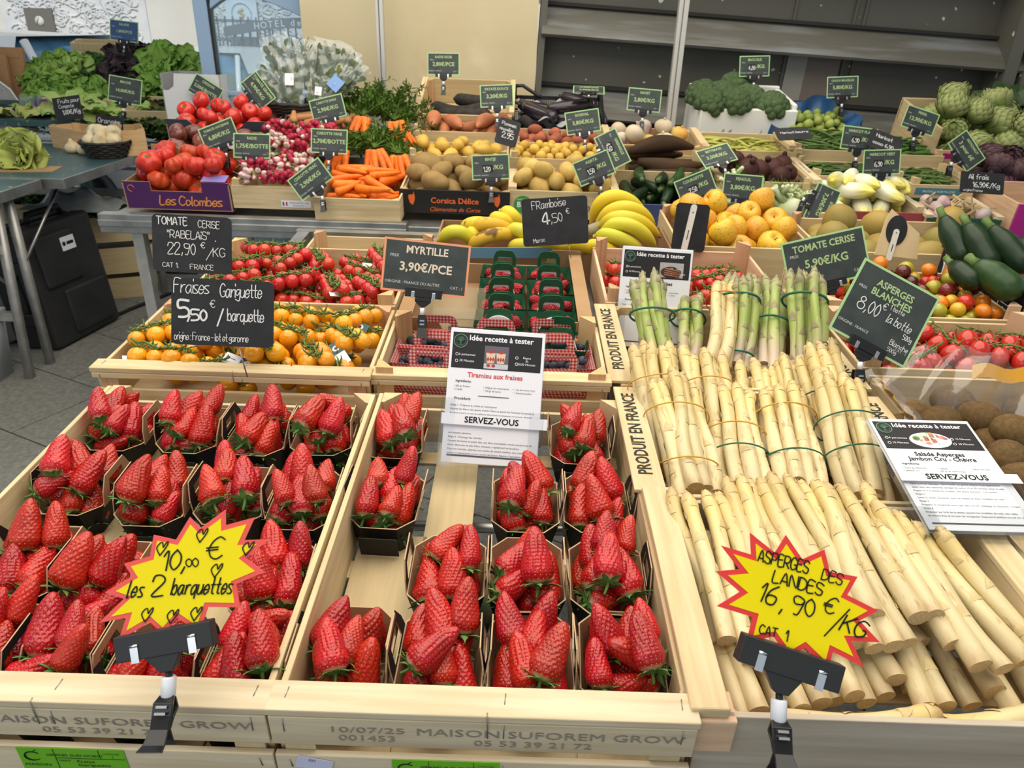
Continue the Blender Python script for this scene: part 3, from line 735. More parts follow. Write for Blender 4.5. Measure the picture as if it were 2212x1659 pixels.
# ================================================================ asparagus
def aspmat(name, stops, rough=.42, spots=None, ax='Z'):
    m = bpy.data.materials.new(name); m.use_nodes = True; t = m.node_tree; N = t.nodes; L = t.links; b = N['Principled BSDF']
    b.inputs['Roughness'].default_value = rough; b.inputs['Subsurface Weight'].default_value = 0.
    tc = N.new('ShaderNodeTexCoord'); sx = N.new('ShaderNodeSeparateXYZ'); L.new(tc.outputs['Generated'], sx.inputs[0])
    oi = N.new('ShaderNodeObjectInfo'); sc = N.new('ShaderNodeVectorMath'); sc.operation = 'MULTIPLY_ADD'
    sc.inputs[1].default_value = (60, 60, 14); L.new(tc.outputs['Object'], sc.inputs[0])
    cb = N.new('ShaderNodeCombineXYZ')
    for i in range(3): L.new(oi.outputs['Random'], cb.inputs[i])
    v2 = N.new('ShaderNodeVectorMath'); v2.operation = 'SCALE'; v2.inputs['Scale'].default_value = 40; L.new(cb.outputs[0], v2.inputs[0]); L.new(v2.outputs[0], sc.inputs[2])
    nz = N.new('ShaderNodeTexNoise'); nz.inputs['Scale'].default_value = 1.3; nz.inputs['Detail'].default_value = 4; L.new(sc.outputs[0], nz.inputs['Vector'])
    a = N.new('ShaderNodeMath'); a.operation = 'MULTIPLY_ADD'; a.inputs[1].default_value = .22; L.new(nz.outputs['Fac'], a.inputs[0]); 
    z2 = N.new('ShaderNodeMath'); z2.operation = 'ADD'; z2.inputs[1].default_value = -.11; L.new(sx.outputs[ax], z2.inputs[0]); L.new(z2.outputs[0], a.inputs[2])
    r = N.new('ShaderNodeValToRGB'); e = r.color_ramp.elements
    while len(e) < len(stops): e.new(.5)
    for q, (p, c) in zip(e, stops): q.position = p; q.color = (*c, 1)
    L.new(a.outputs[0], r.inputs[0]); src = r.outputs[0]
    mx = N.new('ShaderNodeMix'); mx.data_type = 'RGBA'; mr = N.new('ShaderNodeMapRange'); mr.inputs['From Min'].default_value = .60; mr.inputs['From Max'].default_value = .72
    n2 = N.new('ShaderNodeTexNoise'); n2.inputs['Scale'].default_value = 2.6; n2.inputs['Detail'].default_value = 6; L.new(sc.outputs[0], n2.inputs['Vector'])
    L.new(n2.outputs['Fac'], mr.inputs[0]); L.new(mr.outputs[0], mx.inputs['Factor']); L.new(src, mx.inputs['A']); mx.inputs['B'].default_value = (*(spots or (.5, .4, .2)), 1)
    h = N.new('ShaderNodeHueSaturation'); v = N.new('ShaderNodeMapRange'); v.inputs['To Min'].default_value = .86; v.inputs['To Max'].default_value = 1.08
    L.new(oi.outputs['Random'], v.inputs[0]); L.new(v.outputs[0], h.inputs['Value']); L.new(mx.outputs['Result'], h.inputs['Color']); L.new(h.outputs[0], b.inputs['Base Color'])
    bp = N.new('ShaderNodeBump'); bp.inputs['Strength'].default_value = .25; bp.inputs['Distance'].default_value = .001; L.new(n2.outputs['Fac'], bp.inputs['Height']); L.new(bp.outputs[0], b.inputs['Normal'])
    return m
AWH = aspmat('asparagus_white', [(0, (.52, .38, .20)), (.06, (.64, .52, .29)), (.5, (.70, .58, .31)), (.82, (.68, .52, .20)), (.93, (.60, .44, .19)), (1., (.54, .38, .19))], spots=(.48, .32, .14))
AGR = aspmat('asparagus_green', [(0, (.62, .50, .36)), (.16, (.52, .40, .30)), (.28, (.46, .44, .20)), (.45, (.32, .40, .085)), (.74, (.36, .43, .11)), (.88, (.30, .30, .12)), (1., (.20, .18, .085))], spots=(.48, .50, .24))
ACUT = mat('asparagus_cut', (.62, .48, .27), .7, .2, (.50, .37, .20), 300.)
ABR = mat('asparagus_bract_green', (.36, .32, .16), .5, .3, (.28, .22, .15), 90., jit=.15)
ABW = mat('asparagus_bract_white', (.66, .53, .27), .5, .3, (.58, .44, .21), 90.)
def spear_mesh(k, L, r, green):
    rg = random.Random(500+k); m = MB(); n = 14
    b1, b2 = rg.uniform(-.010, .010), rg.uniform(-.006, .006)
    def ctr(z): u = z/L; return (b1*math.sin(u*PI), b2*math.sin(u*2*PI))
    def rad(u):
        q = r*(1.02 - .22*u) if u < .80 else r*(.844 + (.20 if green else .04)*math.sin((u-.8)/.13*PI)*(u < .93))
        if u > .88: w = (u-.88)/.12; q *= math.sqrt(max(0., 1 - w**(1.7 if green else 2.1)))*(1-.15*w) + .02
        return q
    us = [0, .004] + [i/22*.88 for i in range(1, 22)] + [.88+.12*i/9 for i in range(10)]
    V = []
    for u in us:
        c = ctr(u*L)
        for j in range(n):
            a = 2*PI*j/n; q = rad(u)*(1+.035*math.sin(3*a+u*9))
            V.append((c[0]+q*math.cos(a), c[1]+q*math.sin(a), u*L))
    F_ = [(i*n+j, i*n+(j+1) % n, (i+1)*n+(j+1) % n, (i+1)*n+j) for i in range(len(us)-1) for j in range(n)]
    m.add(V, F_ + [tuple((len(us)-1)*n+j for j in range(n))], 0)
    m.add(V[:n], [tuple(range(n))[::-1]], 1, None, None, False)
    br = []
    z = .16; a = rg.uniform(0, 6)
    while z < .985:
        br.append((z, a)); a += 2.4 + rg.uniform(-.2, .2); z += (.11 if z < .62 else .07 if z < .80 else .026)
    for z, a in br:
        h = L*(.075 if z < .8 else .062)*rg.uniform(.85, 1.15); w = (.75 if not green else .95) if z < .8 else .8
        if z > .93: h *= .7
        def leaf(u, v, z=z, a=a, h=h, w=w):
            zz = z*L + h*u*(1 if z < .9 else .8); c = ctr(zz); an = a + (v-.5)*2*w*(1-u)**.75
            q = rad(min(1., zz/L))*1.02 + .0003 + (.0011 if green else .0006)*math.sin(u*PI*.75)*(1-abs(v-.5)) + (.0012*u if z > .8 else .0)
            if z > .9: q = max(q, r*.28*(1-u*.6))
            return (c[0]+q*math.cos(an), c[1]+q*math.sin(an), zz)
        m.grid(leaf, 5, 5, 2 if (green or z < .80) else 0)
    return m.mesh('asparagus_spear', [AGR if green else AWH, ACUT, ABR if green else ABW])
SPW = [spear_mesh(k, .25, .0122, False) for k in range(6)]
SPG = [spear_mesh(10+k, .24, .0118, True) for k in range(5)]
def onF(px, py, off):
    d = ray(px, py); a = .063; z0 = .909 - a*.518 + off
    return Vector((0, 0, CZ)) + d*((z0-CZ)/(d.z-a*d.y))
def reach(P, px, py, L):                                    # far point on the pixel ray at distance L from P
    d = ray(px, py); C = Vector((0, 0, CZ)) - P; a = d.dot(d); b = 2*C.dot(d); c = C.dot(C) - L*L; D = b*b-4*a*c
    t = (-b + math.sqrt(D))/(2*a) if D > 0 else -b/(2*a)
    return Vector((0, 0, CZ)) + d*t
crC = crate('pale crate of loose white asparagus at front right, under the asparagus starburst sign', F(.193, .505), .415, .335, .095, (WPALE, WGREY), names='asparagus_crate', postc=WPINK)
m = MB(); m.box(-.012, .026, -.002, .345, .0, .013); bevel(m.obj('side_rail', WPALE, crC), .002)
m = MB(); m.box(.405, .44, -.002, .345, .0, .010); bevel(m.obj('side_rail', WPALE, crC), .002)
m = MB(); m.box(-.016, .034, -.006, .03, -.046, .0); bevel(m.obj('front_block', WPINK, crC), .002)
def strip(M, L, txt, label, par):
    m = MB(); m.box(-.022, .022, 0, L, -.004, .002); s = m.obj('printed_strip', WPALE, par, M); bevel(s, .001)
    m = MB(); text(m, txt, 0, 0, .0205, wide=.86*L/.30, M=T(.0078, L*.52, .0022) @ Rz(90), z=.0003, bold=.012)
    m.obj('lettering', INK2, s)
INK2 = mat('stamp_black', (.05, .042, .03), .8, .1)
crC2 = crate('pale crate of banded white asparagus bunches behind the loose asparagus', F(.190, .845), .413, .30, .095, (WPALE, WPALE), names='asparagus_crate')
crC3 = crate('pale crate of green asparagus bunches in front of the tomato crate', F(.188, 1.15), .413, .345, .095, (WPALE, WPALE), names='asparagus_crate')
strip(T(.004, .005, .004), .285, 'PRODUIT EN FRANCE', '', crC2); strip(T(.002, .005, .004), .335, 'PRODUIT EN FRANCE', '', crC3)
strip(T(.409, .0, .004), .285, 'PRODUIT EN FRANCE', '', crC2); strip(T(.411, .005, .004), .335, 'PRODUIT EN FRANCE', '', crC3)
def spear_at(P, Q, meshes, k, parent=None, roll=0, rs=1.0, inv=None):
    d = Q - P; M = Matrix.Translation(P) @ align(d) @ Rz(roll) @ Sc(rs, rs, d.length/.25)
    return ob('asparagus_spear', meshes[k % len(meshes)], parent, M if inv is None else inv @ M)
def loose():
    rg = random.Random(4)
    up = [((1449, 1050), (1548, 1392), -.045), ((1481, 1062), (1569, 1384), -.02), ((1521, 1058), (1626, 1432), -.03), ((1547, 1063), (1668, 1420), -.035), ((1565, 1027), (1690, 1400), -.02),
          ((1596, 1025), (1730, 1390), -.024), ((1617, 1032), (1770, 1410), -.03), ((1639, 1032), (1812, 1395), -.022), ((1661, 1019), (1850, 1392), -.02), ((1694, 1023), (1890, 1402), -.022),
          ((1725, 1038), (1931, 1397), -.02), ((1756, 1036), (1886, 1330), -.004), ((1782, 1040), (1963, 1390), -.02), ((1808, 1045), (1985, 1335), -.002), ((1826, 1071), (2059, 1394), -.018),
          ((1864, 1040), (2020, 1330), .0), ((1885, 1078), (2118, 1440), -.02), ((1925, 1100), (2169, 1446), -.02), ((1972, 1125), (2215, 1430), -.03), ((2022, 1137), (2255, 1420), -.035)]
    lo = [((1460, 1120), (1602, 1551)), ((1490, 1150), (1640, 1540)), ((1540, 1180), (1690, 1535)), ((1580, 1180), (1732, 1533)), ((1620, 1200), (1774, 1521)), ((1660, 1200), (1807, 1516)),
          ((1690, 1200), (1846, 1505)), ((1720, 1200), (1872, 1520)), ((1750, 1200), (1913, 1506)), ((1790, 1180), (1937, 1469)), ((1800, 1200), (1972, 1487)), ((1850, 1200), (2000, 1530)),
          ((1880, 1210), (2045, 1527)), ((1915, 1210), (2100, 1527)), ((1950, 1200), (2150, 1495)), ((1985, 1200), (2190, 1540)), ((2020, 1210), (2235, 1500)), ((1700, 1120), (1991, 1394)), ((1650, 1180), (1958, 1440))]
    out = []
    for k, (a, b, o) in enumerate(up):
        P = onF(*b, o); Q = onF(*a, .022 + .006*math.sin(k*1.7)); d = (Q-P).normalized()
        out.append(spear_at(P, P + d*min(.30, (Q-P).length), SPW, k, None, rg.uniform(0, 360), rg.uniform(.86, 1.08)))
    for k, (a, b) in enumerate(lo):
        P = onF(*b, -.062 + .012*math.sin(k*2.3)); Q = onF(*a, -.035)
        out.append(spear_at(P, P + (Q-P).normalized()*.25, SPW, k+2, None, rg.uniform(0, 360), rg.uniform(.85, 1.12)))
    n = len(out)
    lab(out, 'loose white asparagus spear', 'front right crate', 'loose white asparagus', 'asparagus', 3)
    a = spear_at(onF(1690, 1562, -.05), onF(2035, 1540, -.045), SPW, 3, None, 40, 1.2); b = spear_at(onF(2290, 1545, -.05), onF(2010, 1572, -.055), SPW, 1, None, 10, 1.25)
    tag(a, 'white asparagus spear lying crosswise inside the front panel, pointing right', 'asparagus', 'loose white asparagus')
    tag(b, 'white asparagus spear lying crosswise at the far right of the front panel', 'asparagus', 'loose white asparagus')
loose()
BANDG = mat('rubber_band_green', (.015, .13, .07), .5, .4)
BANDY = mat('rubber_band_yellow', (.62, .36, .05), .5, .4)
def bunch(base, tip, n, meshes, label, bands, group, seed, off=-.06, L=.245, rad=.026, spread=1.25, flat=.75):
    rg = random.Random(seed); P = onF(*base, off); Q = reach(P, *tip, L); d = (Q-P).normalized()
    M = Matrix.Translation(P) @ align(d); 
    name = 'asparagus_bunch'; t = empty(name, M, label, 'asparagus bunch', group)
    X = (M.to_3x3() @ Vector((1, 0, 0))); pts = []
    ga = 2.39996
    for i in range(n):
        r = rad*math.sqrt((i+.6)/n); a = i*ga + rg.uniform(-.3, .3)
        x, y = r*math.cos(a), r*math.sin(a)*flat; pts.append((x, y))
        l = L*rg.uniform(.88, 1.06)
        A = Vector((x, y, rg.uniform(-.008, .006))); B = Vector((x*spread + rg.uniform(-.003, .003), y*spread, l)); dd = B - A
        ob('spear', meshes[rg.randrange(len(meshes))], t, Matrix.Translation(A) @ align(dd) @ Rz(rg.uniform(0, 360)) @ Sc(rg.uniform(.82, 1.1), rg.uniform(.82, 1.1), dd.length/.25))
    for z, mt, w in bands:
        m = MB(); k = 1 + (spread-1)*z; R0 = rad*k + .0128
        ring = [((R0+.001*math.sin(4*a))*math.cos(a), (R0*(flat*.92+.08)+.001)*math.sin(a), z*L + .004*math.sin(a+seed)) for a in [i*2*PI/28 for i in range(29)]]
        m.tube(ring, w, 6, 0, None, False); m.obj('rubber_band', mt, t)
    return t
def bunches():
    ok = [dict(b=(1452, 1010), t=(1405, 738), n=12, bd=[(.62, BANDY, .0012)], l='white asparagus bunch at far left, back tier, below left green bunch'),
          dict(b=(1548, 1000), t=(1512, 765), n=11, bd=[(.62, BANDY, .0012)], l='white asparagus bunch, second in back tier, yellow band'),
          dict(b=(1640, 1000), t=(1610, 800), n=11, bd=[], l='white asparagus bunch, third from left in back tier'),
          dict(b=(1730, 1000), t=(1690, 790), n=12, bd=[], l='white asparagus bunch, fourth in back tier, below green bunches'),
          dict(b=(1838, 1010), t=(1752, 745), n=12, bd=[(.5, BANDG, .0012)], l='white asparagus bunch rightmost in back tier, by the printed strip'),
          dict(b=(1500, 1078), t=(1440, 812), n=12, bd=[(.62, BANDY, .0012), (.2, BANDY, .0012)], l='thick white asparagus bunch leftmost in front tier, two yellow bands', o=-.04),
          dict(b=(1610, 1070), t=(1568, 845), n=11, bd=[(.5, BANDY, .0012), (.3, BANDG, .0012)], l='white asparagus bunch second in front tier, yellow and green bands', o=-.04),
          dict(b=(1728, 1070), t=(1680, 838), n=12, bd=[(.66, BANDY, .0012), (.25, BANDG, .0012)], l='white asparagus bunch third in front tier, yellow band above green band', o=-.04),
          dict(b=(1872, 1085), t=(1800, 808), n=13, bd=[(.55, BANDG, .0012), (.3, BANDG, .0012)], l='white asparagus bunch at right of front tier, two thin green bands', o=-.04)]
    for i, k in enumerate(ok):
        bunch(k['b'], k['t'], k['n'], SPW, k['l'], k['bd'], 'banded white asparagus bunches', 60+i, k.get('o', -.055), .25, .034)
    gk = [((1432, 838), (1396, 592), 9, 'green asparagus bunch at far left before the recipe sheet', [(.62, BANDG, .0022), (.12, BANDG, .0022)]),
          ((1482, 790), (1487, 628), 5, 'short green asparagus bunch, second from left, low green band', [(.6, BANDG, .0022)]),
          ((1580, 800), (1600, 578), 8, 'green asparagus bunch in the middle with slanting stalks', [(.66, BANDG, .0024), (.12, BANDG, .002)]),
          ((1545, 790), (1572, 605), 5, 'pale asparagus bunch with an orange band behind the middle green bunch', [(.72, mat('rubber_band_orange', (.62, .16, .05), .5), .0014)]),
          ((1660, 800), (1665, 605), 8, 'green asparagus bunch second from right, green band', [(.45, BANDG, .0024)]),
          ((1740, 815), (1738, 572), 7, 'thick green asparagus bunch at far right before the cherry tomato sign', [(.66, BANDG, .0026)])]
    for i, (b, t, n, l, bd) in enumerate(gk):
        bunch(b, t, n, SPW if 'pale' in l else SPG, l, bd, 'banded green asparagus bunches', 90+i, -.05 if i != 3 else -.02, .245, .027 if n > 6 else .021, 1.25)
bunches()
# ================================================================ price signs
TEAR = mat('sign_dark_panel', (.035, .045, .043), .5, .35, (.05, .06, .058), 30.)
MINT = mat('sign_mint_border', (.36, .58, .27), .6, .2)
MINTT = mat('sign_mint_text', (.38, .52, .24), .6, .2)
PEACH = mat('sign_peach_border', (.70, .32, .17), .6, .2)
CREAM = mat('sign_cream_text', (.70, .60, .47), .6, .2)
GREYT = mat('sign_grey_text', (.55, .56, .54), .6, .2)
def clip(t, w, drop_, h, twist=0., grip=.088, big=1.0, lean=0.):
    """gripper below a card: bar, chrome springs, neck, clamp"""
    y = -h/2
    m = MB(); m.box(-grip/2, grip/2, y-.008*big, y+.011*big, -.004, .005); m.box(-grip*.22, grip*.22, y-.016*big, y-.008*big, -.003, .004)
    m.add([(-grip*.22, y-.016*big, .004), (grip*.22, y-.016*big, .004), (.005, y-.026*big, .003), (-.005, y-.026*big, .003), (-grip*.22, y-.016*big, -.003), (grip*.22, y-.016*big, -.003), (.005, y-.026*big, -.003), (-.005, y-.026*big, -.003)],
          [(0, 3, 2, 1), (4, 5, 6, 7), (0, 4, 7, 3), (1, 2, 6, 5), (2, 3, 7, 6)], 0, None, None, False)
    bevel(m.obj('grip', BLACK, t), .0012)
    for s in (-1, 1):
        m = MB(); m.box(s*grip*.28-.003, s*grip*.28+.003, y-.010*big, y+.003, .0048, .0062); bevel(m.obj('spring', CHROME, t), .0006)
    N = T(0, y-.024*big, 0) @ Rz(twist)
    m = MB(); m.tube([(0, .002, 0), (0, -.006*big, 0)], .0028*big, 10); m.tube([(0, -.004*big, 0), (0, -.018*big, 0)], .0048*big, 12, 1)
    m.obj('neck', [BLACK, WHITEP], t, N)
    Nc = N @ T(0, -.018*big, 0) @ Rx(lean)
    m = MB(); b = big
    for z0, pts in ((.003, [(-.008, 0), (.008, 0), (.010, -.012), (.008, -.026), (.011, -.046), (-.011, -.046), (-.008, -.026), (-.010, -.012)]), (-.009, [(-.008, 0), (.008, 0), (.010, -.012), (.008, -.024), (.010, -.038), (-.010, -.038), (-.008, -.024), (-.010, -.012)])):
        V = []; n = len(pts)
        for x, yy in pts: V.append((x*b, yy*b, (z0 + (.010 if yy < -.04 else .004 if yy < -.02 and z0 > 0 else 0))*b))
        V += [(v[0]*.92, v[1], v[2]-.005*b) for v in V]
        m.add(V, [tuple(range(n))[::-1], tuple(range(n, 2*n))] + [(i, (i+1) % n, n+(i+1) % n, n+i) for i in range(n)], 0, None, None, False)
    m.box(-.005*b, .005*b, -.022*b, -.006*b, -.006*b, .004*b)
    m.obj('clamp', BLACK, t, Nc)
    m = MB()
    for yy in (-.012, -.019): m.box(-.0045*b, .0045*b, (yy-.0016)*b, (yy+.0016)*b, .0042*b, .0066*b)
    m.obj('clamp_spring', CHROME, t, Nc)
def face(px, py, Y, roll=0., tilt=25., yaw=0.):              # sign frame: x right, y up the card, z to the viewer
    p = at(px, py, Y=Y); return Matrix.Translation(p) @ Rz(yaw) @ Rx(90-tilt) @ Rz(roll)
def printed(px, py, Y, title, price, label, roll=0., tilt=22., yaw=0., w=.142, h=.092, style=0, hand=None, hasclip=True, title_h=.0125, extra=None, M=None, scale=1., origin='ORIGINE : FRANCE', price_h=.0155, twist=0., panel=None):
    t = empty('price_sign', (M or face(px, py, Y, roll, tilt, yaw)) @ Sc(scale), label, 'price sign', 'printed price signs')
    bc, tc = ((MINT, MINTT), (PEACH, CREAM), (MINT, CREAM))[style]
    m = MB(); m.box(-w/2, w/2, -h/2, h/2, -.0012, 0); c = m.obj('card', bc, t)
    e = .0042; m = MB(); m.box(-w/2+e, w/2-e, -h/2+e, h/2-e, 0, .0003); m.obj('panel', panel or TEAR, c)
    m = MB(); k = w/.142
    y = h*.30
    for ln in title.split('\n'):
        text(m, ln, 0, y-title_h*.4, title_h, bold=.004, wide=.92); y -= title_h*1.35
    text(m, 'PRIX', -w*.37, h*.15, .0052*k, m=1)
    if price: text(m, price, .0, -h*.09 - (.01 if '\n' in title else 0), price_h, bold=.004)
    if origin:
        text(m, origin, -w*.46, -h*.34, .0048*k, m=1, align_='LEFT'); text(m, 'CAT : 1', w*.45, -h*.36, .0048*k, m=1, align_='RIGHT')
    m.obj('lettering', [tc, GREYT], t)
    if hand:
        m = MB()
        for hx in hand:
            if hx[0] == 'patch': m.box(hx[1], hx[2], hx[3], hx[4], .0003, .0007, 1)
            else: strokes(m, *hx[:4], **(hx[4] if len(hx) > 4 else {}), z=.0010)
        m.obj('handwriting', [CHALK, BLACKM], t)
    if extra: extra(t)
    if hasclip: clip(t, w, 0, h, twist, .07, .95)
    return t
def slate(px, py, Y, w, h, label, draw, roll=0., tilt=20., yaw=0., spike=None, rr=.010, M=None, stick=False):
    t = empty('chalk_sign', M or face(px, py, Y, roll, tilt, yaw), label, 'price sign', 'black slate signs')
    pts = []
    for cx, cy, a0 in ((w/2-rr, h/2-rr, 0), (-w/2+rr, h/2-rr, 90), (-w/2+rr, -h/2+rr, 180), (w/2-rr, -h/2+rr, 270)):
        pts += [(cx + rr*math.cos(R(a0+i*18)), cy + rr*math.sin(R(a0+i*18))) for i in range(6)]
    m = MB(); m.poly(pts, -.0025, 0); m.obj('board', SLATE, t)
    if draw:
        m = MB(); draw(m); m.obj('handwriting', CHALK, t)
    if spike:
        m = MB(); m.tube([(spike[0], -h/2+.01, -.004), (spike[1], -h/2-spike[2], -.002)], .0011, 6); m.obj('spike', STEEL, t)
    if stick:
        m = MB(); m.poly([(-.007+.0*i, 0) for i in range(0)] or [(.008*math.cos(a), (.062 if math.sin(a) > 0 else -.062)+.008*math.sin(a)) for a in [i*2*PI/24 for i in range(24)]], .0, .003)
        m.obj('holder_stick', mat('stick_ivory', (.72, .70, .62), .45), t, T(-.006, -.012, .0005) @ Rz(-6)); m = MB(); m.box(-.001, .001, -.018, .006, .0031, .0036); m.poly([(.0018*math.cos(i), .05+.0018*math.sin(i)) for i in range(6)], .0031, .0036)
        m.obj('stick_hole', INK, t, T(-.006, -.012, .0005) @ Rz(-6))
    return t
def inset(P, d):
    n = len(P); A = sum(P[i][0]*P[(i+1) % n][1]-P[(i+1) % n][0]*P[i][1] for i in range(n)); s = 1 if A > 0 else -1; out = []
    for i in range(n):
        a, b, c = Vector(P[i-1]), Vector(P[i]), Vector(P[(i+1) % n])
        e1, e2 = (b-a).normalized(), (c-b).normalized(); n1, n2 = Vector((-e1.y, e1.x))*s, Vector((-e2.y, e2.x))*s
        q = (n1+n2); q = q.normalized() if q.length > 1e-6 else n1; k = d/max(.34, q.dot(n1)); out.append(tuple(b + q*k))
    return out
STARY = mat('star_yellow', (.92, .74, .0), .5, .3); STARR = mat('star_red', (.80, .055, .05), .5, .3)
STARR2 = mat('star_coral', (.86, .11, .09), .5, .3)
def star(px, c, k, Y, tilt, label, red, draw, gripat, gr, M=None):
    S_ = [((x-c[0])*k, -(y-c[1])*k) for x, y in px]
    t = empty('starburst_sign', face(c[0], c[1], Y, -1.9, tilt), label, 'price sign', 'yellow starburst signs')
    m = MB(); m.poly(S_, -.0012, 0); b = m.obj('card', red, t)
    m = MB(); m.poly(inset(S_, .0042), 0, .0004); m.obj('panel', STARY, b)
    m = MB(); draw(m); m.obj('handwriting', INK, t)
    g = ob('clip_holder', None, t, T((gripat[0]-c[0])*k, -(gripat[1]-c[1])*k, .001) @ Rz(gr))
    return t, g
def stars():
    o1 = [(1310, 765), (1320, 858), (1490, 800), (1440, 940), (1590, 925), (1460, 1045), (1575, 1120), (1415, 1200), (1450, 1335), (1260, 1345), (1225, 1500), (1085, 1420), (1010, 1520), (925, 1455), (750, 1575), (780, 1440),
          (622, 1480), (755, 1330), (640, 1300), (790, 1195), (735, 1125), (885, 1070), (895, 945), (1030, 965), (1100, 825), (1170, 885)]
    o1 = [(x*.3617, 820+y*.3617) for x, y in o1]; c1 = (402, 1240); Y1 = .53; D1 = (at(*c1, Y=Y1) - Vector((0, 0, CZ))); k1 = (D1.y*math.cos(TH) - D1.z*math.sin(TH))/FPX
    def w1(m):
        def P(x, y): return ((x*.3617-c1[0])*k1, -(820+y*.3617-c1[1])*k1)
        u = .3617*k1
        def st(s, x, y, h, rot, **k): a, b = P(x, y); strokes(m, s, a, b, h*u, rot=rot, z=.0011, **k)
        st('10', 952, 1150, 112, 8, slant=.22, w=.085, wx=1.15); st(',', 1085, 1140, 115, 8, slant=.25, w=.085); st('00', 1110, 1118, 48, 6, wx=1.5, w=.15); st('€', 1215, 1072, 125, 10, slant=.3, wx=1.25, w=.07)
        st('les', 775, 1318, 95, 6, slant=.3, w=.10, wx=.55); st('2', 918, 1300, 115, 4, wx=1.1, slant=.1, w=.085); st('barquettes', 1035, 1285, 92, 5, slant=.25, w=.10, wx=.55, sp=.7)
        for x, y in ((918, 1058), (1148, 965), (1430, 1025), (1255, 1165), (868, 1450), (1020, 1450), (1158, 1425)): st('♥', x, y, 88, -8, w=.085)
    t, g = star(o1, c1, k1, Y1, 30, 'yellow starburst sign with coral edge and hearts reading 10,00 € les 2 barquettes', STARR2, w1, (375, 1383), 14)
    clip_big(g, .8, -10)
    o2 = [(25, 105), (245, 155), (230, 0), (415, 130), (490, 0), (615, 165), (770, 85), (815, 240), (1015, 262), (945, 395), (1170, 490), (1040, 570), (1190, 712), (985, 715), (1078, 892), (855, 800), (825, 930), (655, 785), (540, 860),
          (430, 722), (240, 770), (275, 595), (15, 535), (175, 425), (-5, 290), (165, 265)]
    o2 = [(1545+x*.3015, 1159+y*.3015) for x, y in o2]; c2 = (1718, 1296); Y2 = .49; D2 = at(*c2, Y=Y2) - Vector((0, 0, CZ)); k2 = (D2.y*math.cos(TH) - D2.z*math.sin(TH))/FPX
    def w2(m):
        def P(x, y): return ((1545+x*.3015-c2[0])*k2, -(1159+y*.3015-c2[1])*k2)
        u = .3015*k2
        def st(s, x, y, h, rot, **k): a, b = P(x, y); strokes(m, s, a, b, h*u, rot=rot, z=.0011, **k)
        st('ASPERGES', 290, 195, 82, -10, wx=.72, sp=.75, w=.13); st('DES', 750, 295, 75, -12, wx=.9, w=.13); st('LANDES', 400, 335, 84, -12, wx=.95, w=.13)
        st('16', 285, 470, 135, -12, slant=.12, w=.09); st(',', 460, 540, 110, -12, w=.11); st('90', 545, 545, 125, -8, w=.09, wx=1.1); st('€', 755, 520, 115, -12, wx=1.2, slant=.2, w=.09); st('/', 795, 665, 180, -4, w=.06, wx=1.2, slant=.2); st('KG', 890, 640, 115, -16, slant=.2, w=.11, wx=1.05)
        st('CAT', 320, 700, 60, -10, wx=.9, w=.16); st('1', 500, 740, 72, -8, w=.14)
    t, g = star(o2, c2, k2, Y2, 30, 'yellow starburst sign with red edge reading ASPERGES DES LANDES 16,90 €/KG', STARR, w2, (1708, 1428), -14)
    clip_big(g, .74, 14)
def clip_big(g, s, tw):
    G = .088
    m = MB(); m.box(-G/2, G/2, -.011, .012, -.006, .007); m.box(-G/2, G/2, -.011, -.003, -.008, -.006)
    m.add([(x, y, z) for z in (-.004, .006) for x, y in ((-.019, -.011), (.013, -.011), (.005, -.026), (-.007, -.026))], [(0, 3, 2, 1), (4, 5, 6, 7), (0, 4, 7, 3), (1, 2, 6, 5), (2, 3, 7, 6)], 0, None, None, False)
    bevel(m.obj('grip', mat('grip_black', (.022, .022, .022), .5, .5), g), .0018, 3)
    for x in (-.026, .026):
        m = MB(); m.box(x-.0035, x+.0035, -.013, .002, .0068, .0084); m.tube([(x-.0035, .002, .0075), (x+.0035, .002, .0075)], .0016, 8); m.obj('spring', CHROME, g)
    N = T(-.001, -.026, .001) @ Rz(tw)
    m = MB(); m.tube([(0, .002, 0), (0, -.009, 0)], .0032, 10); m.obj('pin', BLACK, g, N)
    m = MB(); m.tube([(0, -.005, 0), (0, -.006, 0), (0, -.022, 0), (0, -.023, 0)], [.0058, .0066, .0066, .0058], 14); m.obj('neck', WHITEP, g, N)
    Nc = N @ T(0, -.022, 0) @ Rx(-28) @ Sc(s)
    m = MB()
    def jaw(zs, ys, ws, th):
        V = []
        for z, y, w in zip(zs, ys, ws): V += [(-w, y, z), (w, y, z), (w, y-.0, z-th), (-w, y, z-th)]
        k = len(zs); F_ = [(4*i+j, 4*i+(j+1) % 4, 4*i+4+(j+1) % 4, 4*i+4+j) for i in range(k-1) for j in range(4)] + [(3, 2, 1, 0), (4*k-4, 4*k-3, 4*k-2, 4*k-1)]
        m.add(V, F_, 0, None, None, False)
    jaw((.004, .010, .006, .005, .010, .018), (.0, -.010, -.022, -.036, -.052, -.060), (.008, .011, .011, .010, .012, .014), .004)
    jaw((-.004, -.010, -.004, -.004, -.014, -.024), (.0, -.010, -.022, -.034, -.044, -.048), (.008, .011, .011, .010, .012, .013), -.004)
    m.box(-.008, .008, -.018, -.004, -.008, .006)
    bevel(m.obj('clamp', mat('clamp_gloss', (.010, .010, .011), .25, .5), g, Nc), .0012)
    m = MB()
    for y in (-.014, -.021): m.box(-.006, .006, y-.0014, y+.0014, .009, .0118)
    m.obj('clamp_spring', CHROME, g, Nc)
stars()
